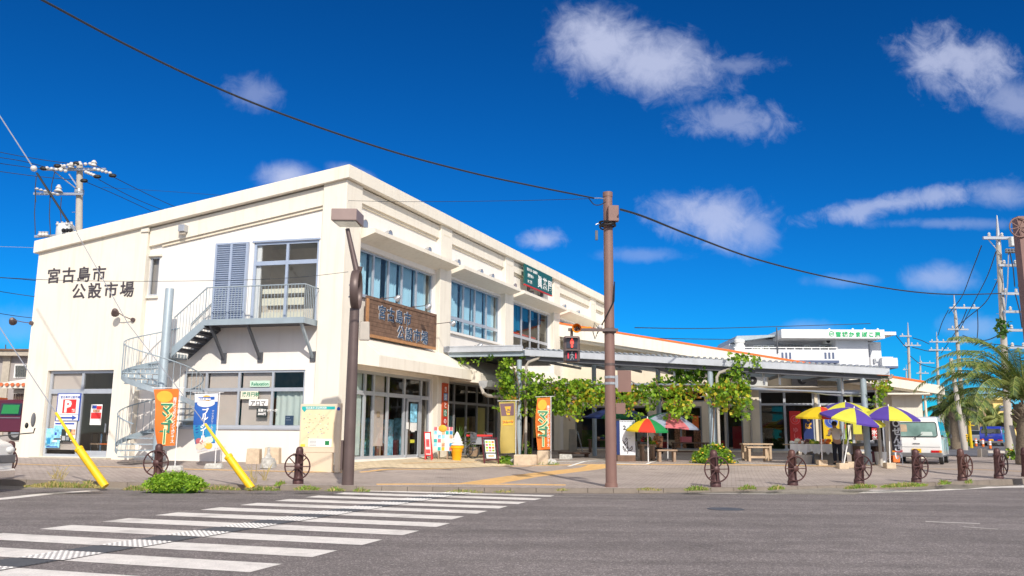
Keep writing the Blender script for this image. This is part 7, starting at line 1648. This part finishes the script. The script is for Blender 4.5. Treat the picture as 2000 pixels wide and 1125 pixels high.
# ================================================================ utility poles
def upole(label,px_,ytop,pbase,y,arms,tip=True,lean=0,r=.17,extra=None,ptop=None):
    b=atd(pbase,865,y); g=G0(b.x,y); t=atd(px_,ytop,y); o=thing('utility_pole',label,'utility pole',(b.x,y,g-.2)); a=Vector((b.x,y,g-.2)); tv=Vector((t.x,y,t.z)); L=(tv-a).length; d=(tv-a)/L
    ct=a+d*(L-(1.6 if tip else 0)); MB().tube([a,ct],[r,r*.62],14).build('shaft','conc_pole',o,smooth=True)
    if tip: MB().tube([ct,ct+d*.2,tv],[r*.66,r*.6,.03],10).build('metal_tip','silver',o,smooth=True)
    for k in range(int(L*1.1)-4): 
        s=(-1)**k; p=a+d*(3+k*.9); MB().cyl(p,p+Vector((s*(r+.12),0,0)),.012,.012,4).build('step_bolt','silver',o)
    for (py,xl,xr_2,rad,ins,brace) in arms:
        z=atd(px_,py,y).z; cx=a.x+d.x*(z-a.z); l=atd(xl,py,y).x; rr=atd(xr_2,py,y).x; ar=MB().bar((l,y-r-.03,z),(rr,y-r-.03,z),rad,rad).build('crossarm','silver',o)
        n=ins
        for i in range(n):
            x=l+(rr-l)*(i+.5)/n if n>1 else l; MB().lathe((x,y-r-.03,z+rad/2),[(.05,0),(.09,.05),(.05,.1),(.08,.15),(.03,.22)],8).build('insulator','insul',ar,smooth=True)
        if brace: MB().cyl((l+(cx-l)*.3,y-r,z-.05),(cx,y-r*.9,z-.9),.025,.025,5).build('brace','silver',ar)
    return o
A=upole('tallest concrete power pole at the right edge rising behind the near palm',1947,421,1970,43,[(467,1915,1990,.14,3,True),(520,1946,2010,.12,3,True),(575,1950,2010,.12,3,True),(610,1955,2010,.12,2,True),(646,1958,2010,.12,2,False),(680,1962,2005,.1,2,False)],r=.2)
y=43
sh_=MB().box(atd(1963,480,y).x,atd(1988,480,y).x,y-.6,y-.3,atd(1975,485,y).z,atd(1975,467,y).z).build('switch_box','transformer',A,bev=.03)
for k in range(4): p=atd(1966+k*6,487,y-.5); MB().lathe(p+Vector((0,0,-.2)),[(.06,0),(.1,.06),(.06,.12),(.09,.18),(.05,.24)],8).build('bushing','plastic_grey',sh_,smooth=True)
for k,(x0,y0,x1,y1) in enumerate([(1972,490,1982,560),(1983,490,1992,560),(1992,490,1989,560),(1983,575,1996,640),(1993,575,2004,640),(1970,490,1962,620)]): MB().tube([atd(x0,y0,y-.4),atd((x0+x1)/2+2,(y0+y1)/2,y-.5),atd(x1,y1,y-.4)],.03,5).build('riser_cable','wire' if k<5 else 'wiregrey',A)
mb=MB(); random.seed(5)
for k in range(5): leaves(mb,atd(1955+random.uniform(-4,8),638+random.uniform(-8,8),y-.3),(.3,.2,.3),20,.22,[(2,1)])
mb.build('clinging_plant',LM,A)
B_=upole('second concrete pole with cross arm between the house and the near palm',1863,575,1885,66,[(602,1851,1910,.13,3,True),(644,1848,1888,.12,2,False),(668,1845,1910,.1,2,False)],r=.19)
MB().tube([atd(1883,862,65.5),atd(1884,848,65.5)],.25,12,False).build('striped_guard','yellow',B_); 
for k in range(3): MB().tube([atd(1883.5,850+k*4,65.5),atd(1883.6,852+k*4,65.5)],.256,12,False).build('guard_band','black',B_)
upole('slim pole just right of the white building with two cross arms',1773,630,1780,85,[(657,1755,1778,.12,2,False),(675,1762,1796,.12,3,False)],r=.19)
upole('pole with two wide cross arms further down the street',1829,648,1836,92,[(668,1813,1846,.13,3,False),(684,1812,1855,.13,4,False)],r=.19)
upole('small far pole low between the second and third power poles',1797,695,1800,120,[(709,1790,1823,.13,2,False),(729,1788,1812,.13,2,False)],r=.2)
upole('farthest thin pole just above the wing roof',1770,712,1772,150,[(722,1762,1776,.15,2,False)],r=.2)
upole('leaning grey pole behind the white van carrying no arms',1857,700,1884,58,[],tip=False,r=.2)
upole('pale thin pole between the second palm fronds and the van',1838,760,1842,70,[],tip=False,r=.16)
# left pole with transformer
LP=upole('concrete pole with transformer and cables rising behind the left roof',156,322,150,38,[(334,88,212,.12,0,True),(382,72,168,.1,0,False)],tip=False,r=.22)
y=37.7
for (x0,y0,x1,y1) in [(92,328,128,334),(185,330,215,338),(168,336,188,344),(126,324,156,318),(140,322,176,320)]:
    for k in range(5):
        t=k/4; MB().ball(atd(x0+(x1-x0)*t,y0+(y1-y0)*t,y-.2),.085,8,6,(1,1,.9)).build('insulator','insul',LP,smooth=True)
for (x,y_) in [(183,320),(139,324),(118,328)]: MB().lathe(atd(x,y_+4,y-.1),[(.14,0),(.1,.1),(.14,.14),(.07,.26)],10).build('post_insulator','insul',LP,smooth=True)
for (x,y_) in [(85,329),(112,324),(150,319),(220,343),(190,345),(164,353)]: MB().ball(atd(x,y_,y-.2),.12,8,5,(1.6,1,.8)).build('clamp_cover','black',LP)
for k in range(6): MB().lathe(atd(72+k*8,371+k*2.2,y-.2),[(.06,0),(.1,.04),(.05,.1)],8).build('insulator','insul',LP,smooth=True)
for (x,y_) in [(114,368)]: MB().lathe(atd(x,y_+6,y-.1),[(.2,0),(.1,.12),(.14,.16),(.05,.32)],10).build('post_insulator','insul',LP,smooth=True)
for (x0,y0,x1,y1) in [(71,345,70,395),(70,373,69,458),(98,380,99,462),(120,385,120,438),(107,336,99,385),(180,318,219,340)]: MB().tube([atd(x0,y0,y),atd((x0+x1)/2-2,(y0+y1)/2,y),atd(x1,y1,y)],.02,5).build('dropper','wire',LP)
c=atd(126,464,y+.0); MB().lathe((c.x,c.y,c.z-.4),[(.36,0),(.38,.1),(.38,.95),(.34,1.0),(.2,1.06)],16).build('transformer','transformer',LP,smooth=True)
for k in range(4): MB().lathe(atd(112+k*9,440,y-.3),[(.05,0),(.08,.05),(.04,.1),(.06,.16)],8).build('bushing','insul',LP,smooth=True)
for k in range(3): MB().ball(atd(124+k*7,450,y-.5),.1,6,5).build('fuse','black',LP)
MB().bar(atd(68,462,y),atd(165,458,y),.1,.1).build('crossarm','silver',LP)
for x in (78,84,90): MB().lathe(atd(x,462,y-.2),[(.07,0),(.11,.06),(.06,.16),(.09,.22)],8).build('insulator','insul',LP,smooth=True)
MB().bar(atd(150,362,y-.1),atd(135,340,y-.1),.05,.05).build('brace','silver',LP); MB().lathe(atd(155,374,38)+Vector((0,0,-.1)),[(.2,0),(.21,.02),(.21,.16),(.2,.18)],14).build('band','silver',LP,smooth=True)
# power lines on the right
def cb(l,pts,r=.02,mat='wire'): cable(l,pts,r,mat)
for i,(l,pts) in enumerate([('wire from the tall pole sloping left to the second pole, upper',[(1917,480,43),(1898,530,52),(1878,580,62),(1853,612,66)]),('wire from the tall pole to the second pole, middle',[(1945,492,43),(1928,540,52),(1905,585,60),(1874,645,66)]),('wire from the tall pole to the second pole, lower',[(1952,540,43),(1925,590,54),(1890,620,60),(1868,640,66)]),
    ('wire between second and pale far pole, upper',[(1852,606,66),(1840,630,78),(1832,655,92)]),('wire between second pole and pole beyond',[(1888,605,66),(1872,640,72),(1838,690,92)]),('dark cable from the slim pole to the next pole',[(1783,660,85),(1800,665,88),(1815,672,92)]),('short wire joining the white building and slim pole',[(1750,655,80),(1762,670,83),(1772,680,85)]),
    ('hanging cable from the second pole arm',[(1909,606,66),(1910,640,66),(1908,665,66)]),('low wire between tall and second pole',[(1960,650,43),(1920,665,52),(1880,655,66)]),('long thin wire above the wing roof',[(1190,655,45),(1300,661,60),(1430,663,80)]),('faint long wire near the house roof',[(1240,640,60),(1400,641,80),(1700,632,85)]),
    ('wire crossing behind the near palm',[(1886,668,66),(1940,672,66),(2020,678,66)]),('low distant wire right of the slim pole',[(1782,678,85),(1815,686,95),(1840,684,92)]),('second low distant wire by the far pole',[(1772,690,100),(1800,712,120),(1835,720,130)])]): cb(l,pts,.022+.0004*pts[1][2])
# brown structure with wheel emblem cut by the right edge
y=24; o=thing('sign_pole','brown square sign post with spoked wheel emblem cut off by the right frame edge','sign post',atd(2012,900,y))
x0=atd(1993.5,480,y).x; MB().box(x0,x0+.45,y,y+.3,G0(x0,y),atd(1993,422,y).z).build('post','brownpole',o)
c=atd(1991,444,y-.05); rr=abs(atd(1991,427,y).z-atd(1991,464,y).z)/2
w=MB().torus(c,(0,1,0),rr,.022,28,6).build('wheel_emblem','brownpole',o,smooth=True)
for k in range(8): t=k*math.pi/4+.2; MB().bar(c,c+Vector((math.cos(t)*rr,0,math.sin(t)*rr)),.02,.02,(0,1,0)).build('spoke','brownpole',w)
# leaning banner pole near the right edge
y=36; q=atd(1989,880,y); q.z=G0(q.x,y); o=thing('leaning_sign','white and red leaning sign panel by the near palm trunk','sign',q)
MB().hexa([q+Vector((-.05,0,.0)),q+Vector((.12,0,.0)),q+Vector((.12,.05,0)),q+Vector((-.05,.05,0)),q+Vector((-.28,0,1.6)),q+Vector((-.10,0,1.6)),q+Vector((-.10,.05,1.6)),q+Vector((-.28,.05,1.6))]).build('white_strip','whitepaint',o)
MB().hexa([q+Vector((.18,0,.55)),q+Vector((.30,0,.55)),q+Vector((.30,.05,.55)),q+Vector((.18,.05,.55)),q+Vector((-.02,0,1.5)),q+Vector((.12,0,1.5)),q+Vector((.12,.05,1.5)),q+Vector((-.02,.05,1.5))]).build('red_strip','redbright',o)
# ================================================================ street posts
for (x,y0,y1,l) in [(1907,873,857,'left orange and white flexible lane post'),(1920.5,874,858,'middle orange and white flexible lane post'),(1934.5,878,859,'right orange and white flexible lane post nearest the blue car')]:
    q=gp(x,y0); o=thing('lane_post',l,'post',q,group='orange lane posts'); h=atd(x,y1,q.y).z-q.z
    MB().lathe(q,[(.22,0),(.2,.05),(.08,.07)],12).build('foot','black',o); MB().lathe(q,[(.09,.05),(.085,h),(.04,h+.04)],12).build('tube','orange',o,smooth=True)
    for k in (.45,.7): MB().lathe(q,[(.094,h*k),(.094,h*k+.12)],12,False).build('reflective_band','white',o)
q=gp(1898,876); o=thing('height_post','tall yellow-orange post with a small arm beside the side street','post',q); h=atd(1897,822,q.y).z-q.z
MB().tube([q,q+Vector((-.05,0,h))],.11,10).build('post','yelcan',o,smooth=True); MB().bar(q+Vector((-.05,0,h-.3)),q+Vector((.35,0,h-.35)),.06,.06).build('arm','yelcan',o)
block('pale concrete block standing at the side street corner',1917,1929,893,876,'conc_pole',.4,'concrete_block',cat='concrete block')
block('long low concrete kerb block by the side street',1930,1962,886,880,'conc_pole',.3,'concrete_block',cat='concrete block')
block('white and brown block near the near palm planter',1981,2003,895,866,'conc_pole',.8,'planter_block',.3,cat='planter')
# ================================================================ palms
def palm(label,base,crown,trunk_r,fl,nf,mats,seed,leaf=.5,droop=1.0,up=(.1,1.3),lean=(0,0),bulb=True,az=None,wd=.022):
    o=thing('palm_tree',label,'palm tree',base); random.seed(seed); base=Vector(base); crown=Vector(crown)
    n=12; P=[base.lerp(crown,i/n)+Vector((lean[0]*math.sin(i/n*3),0,0)) for i in range(n+1)]
    rs=[trunk_r*(1.25-.35*i/n)*(1+.06*(i%2)) for i in range(n+1)]
    if bulb: rs[-3:]=[trunk_r*1.25,trunk_r*1.45,trunk_r*1.1]
    MB().tube(P,rs,14).build('trunk','bark',o,smooth=True)
    if bulb:
        mb=MB()
        for k in range(60):
            t=random.uniform(0,6.28); z=random.uniform(-.9,.25)*trunk_r*2.6; r=trunk_r*1.3; d=Vector((math.cos(t),math.sin(t),.9)); p=crown+Vector((math.cos(t)*r*.9,math.sin(t)*r*.9,z)); mb.bar(p,p+d*.2,.09,.04)
        mb.build('leaf_stubs','bark',o,kind='stuff')
    for k in range(nf):
        a=(az[0]+(az[1]-az[0])*random.random()) if az and random.random()<.55 else random.uniform(0,2*math.pi); e=random.uniform(*up); L=fl*random.uniform(.8,1.08); d=Vector((math.cos(a),math.sin(a),0)); s=Vector((-d.y,d.x,0))
        m=16; pts=[]; x=z=0; an=e
        for i in range(m+1):
            pts.append(crown+d*x+Vector((0,0,z+trunk_r*.5))); st=L/m; x+=math.cos(an)*st; z+=math.sin(an)*st; an-=droop*(1.9/m)*(.3+1.3*i/m)
        f=MB().tube(pts,[.035*(1-.85*i/m) for i in range(m+1)],4).build('frond_stem','palm_b',o)
        mb=MB(); mb.k=0; nl=int(46*L/3)
        for i in range(3,nl):
            t=i/nl; u=t*m; j=min(int(u),m-1); p=pts[j].lerp(pts[j+1],u-j); tg=(pts[j+1]-pts[j]).normalized(); nrm=s.cross(tg).normalized()
            ll=leaf*(1.0-.65*abs(t-.4)**1.2*1.6)*random.uniform(.85,1.1)
            for sg in (-1,1):
                dv=(s*sg*.85+tg*.65+nrm*(.35+random.uniform(-.15,.15))).normalized() if True else 0
                if dv.z>0 and nrm.z<0: dv=(s*sg*.85+tg*.65-nrm*.35).normalized()
                w=tg*wd*(1.0); mid=p+dv*ll*.55+Vector((0,0,-.04*ll)); tip=p+dv*ll+Vector((0,0,-.30*ll*droop)); mb.k=random.choice(mats); mb.face(p-w,mid-w*.8,tip,mid+w*.8,p+w) 
        mb.build('frond',['palm_a','palm_b','palm_c'],o)
    return o
y=35.5; b=atd(2006,903,y); b.z=G0(b.x,y); c=atd(2004,790,y)
palm('large near palm with long feathery fronds at the right edge of the photo',b,c,.34,4.5,34,[0,0,1,2],4,.50,1.0,(.25,1.4),az=(R(120),R(240)))
y=60; b=atd(1866,855,y); b.z=G0(b.x,y); c=atd(1864,802,y)
palm('mid-distance palm directly behind the white van roof',b,c,.30,3.1,34,[0,2,2,1],5,.6,1.15,(-.2,1.3),wd=.03)
y=78; b=atd(1940,862,y); b.z=G0(b.x,y); c=atd(1937,836,y)
palm('low fan of pale green palm fronds behind the blue car',b,c,.25,2.9,34,[1,1,0],6,.5,.7,(.3,1.4),bulb=False,wd=.035)
y=76; b=atd(1960,862,y); b.z=G0(b.x,y); c=atd(1962,826,y)
palm('small yellowing palm in front of the yellow building',b,c,.22,2.2,26,[1,1,1],7,.45,1.2,(.0,1.2),bulb=False,wd=.035)
# ================================================================ the far side of the road, behind the viewer
for i,(x0,x1,y0,h,m,l) in enumerate([(-46,-24,-34,9,'greywall','plain grey shop block across the road behind the viewer'),(-21,-4,-36,8,'beige','long beige two-storey block across the road behind the viewer'),(0,18,-34,9.5,'farwall','white office block across the road behind the viewer'),(22,48,-37,8.5,'concrete','low concrete block across the road behind the viewer')]):
    o=thing('shop_block',l,'building',((x0+x1)/2,y0-5,0)); MB().box(x0,x1,y0-10,y0,0,h).build('wall',m,o)
    MB().box(x0-.2,x1+.2,y0-10,y0+.3,h,h+.3).build('roof_slab','concrete',o)
    k=int((x1-x0)/3.2)
    for j in range(k):
        for fl in range(3):
            a=x0+.6+j*(x1-x0-.8)/k; MB().box(a,a+2.0,y0,y0+.06,.9+fl*2.7,2.2+fl*2.7).build('window','navytrim',o)
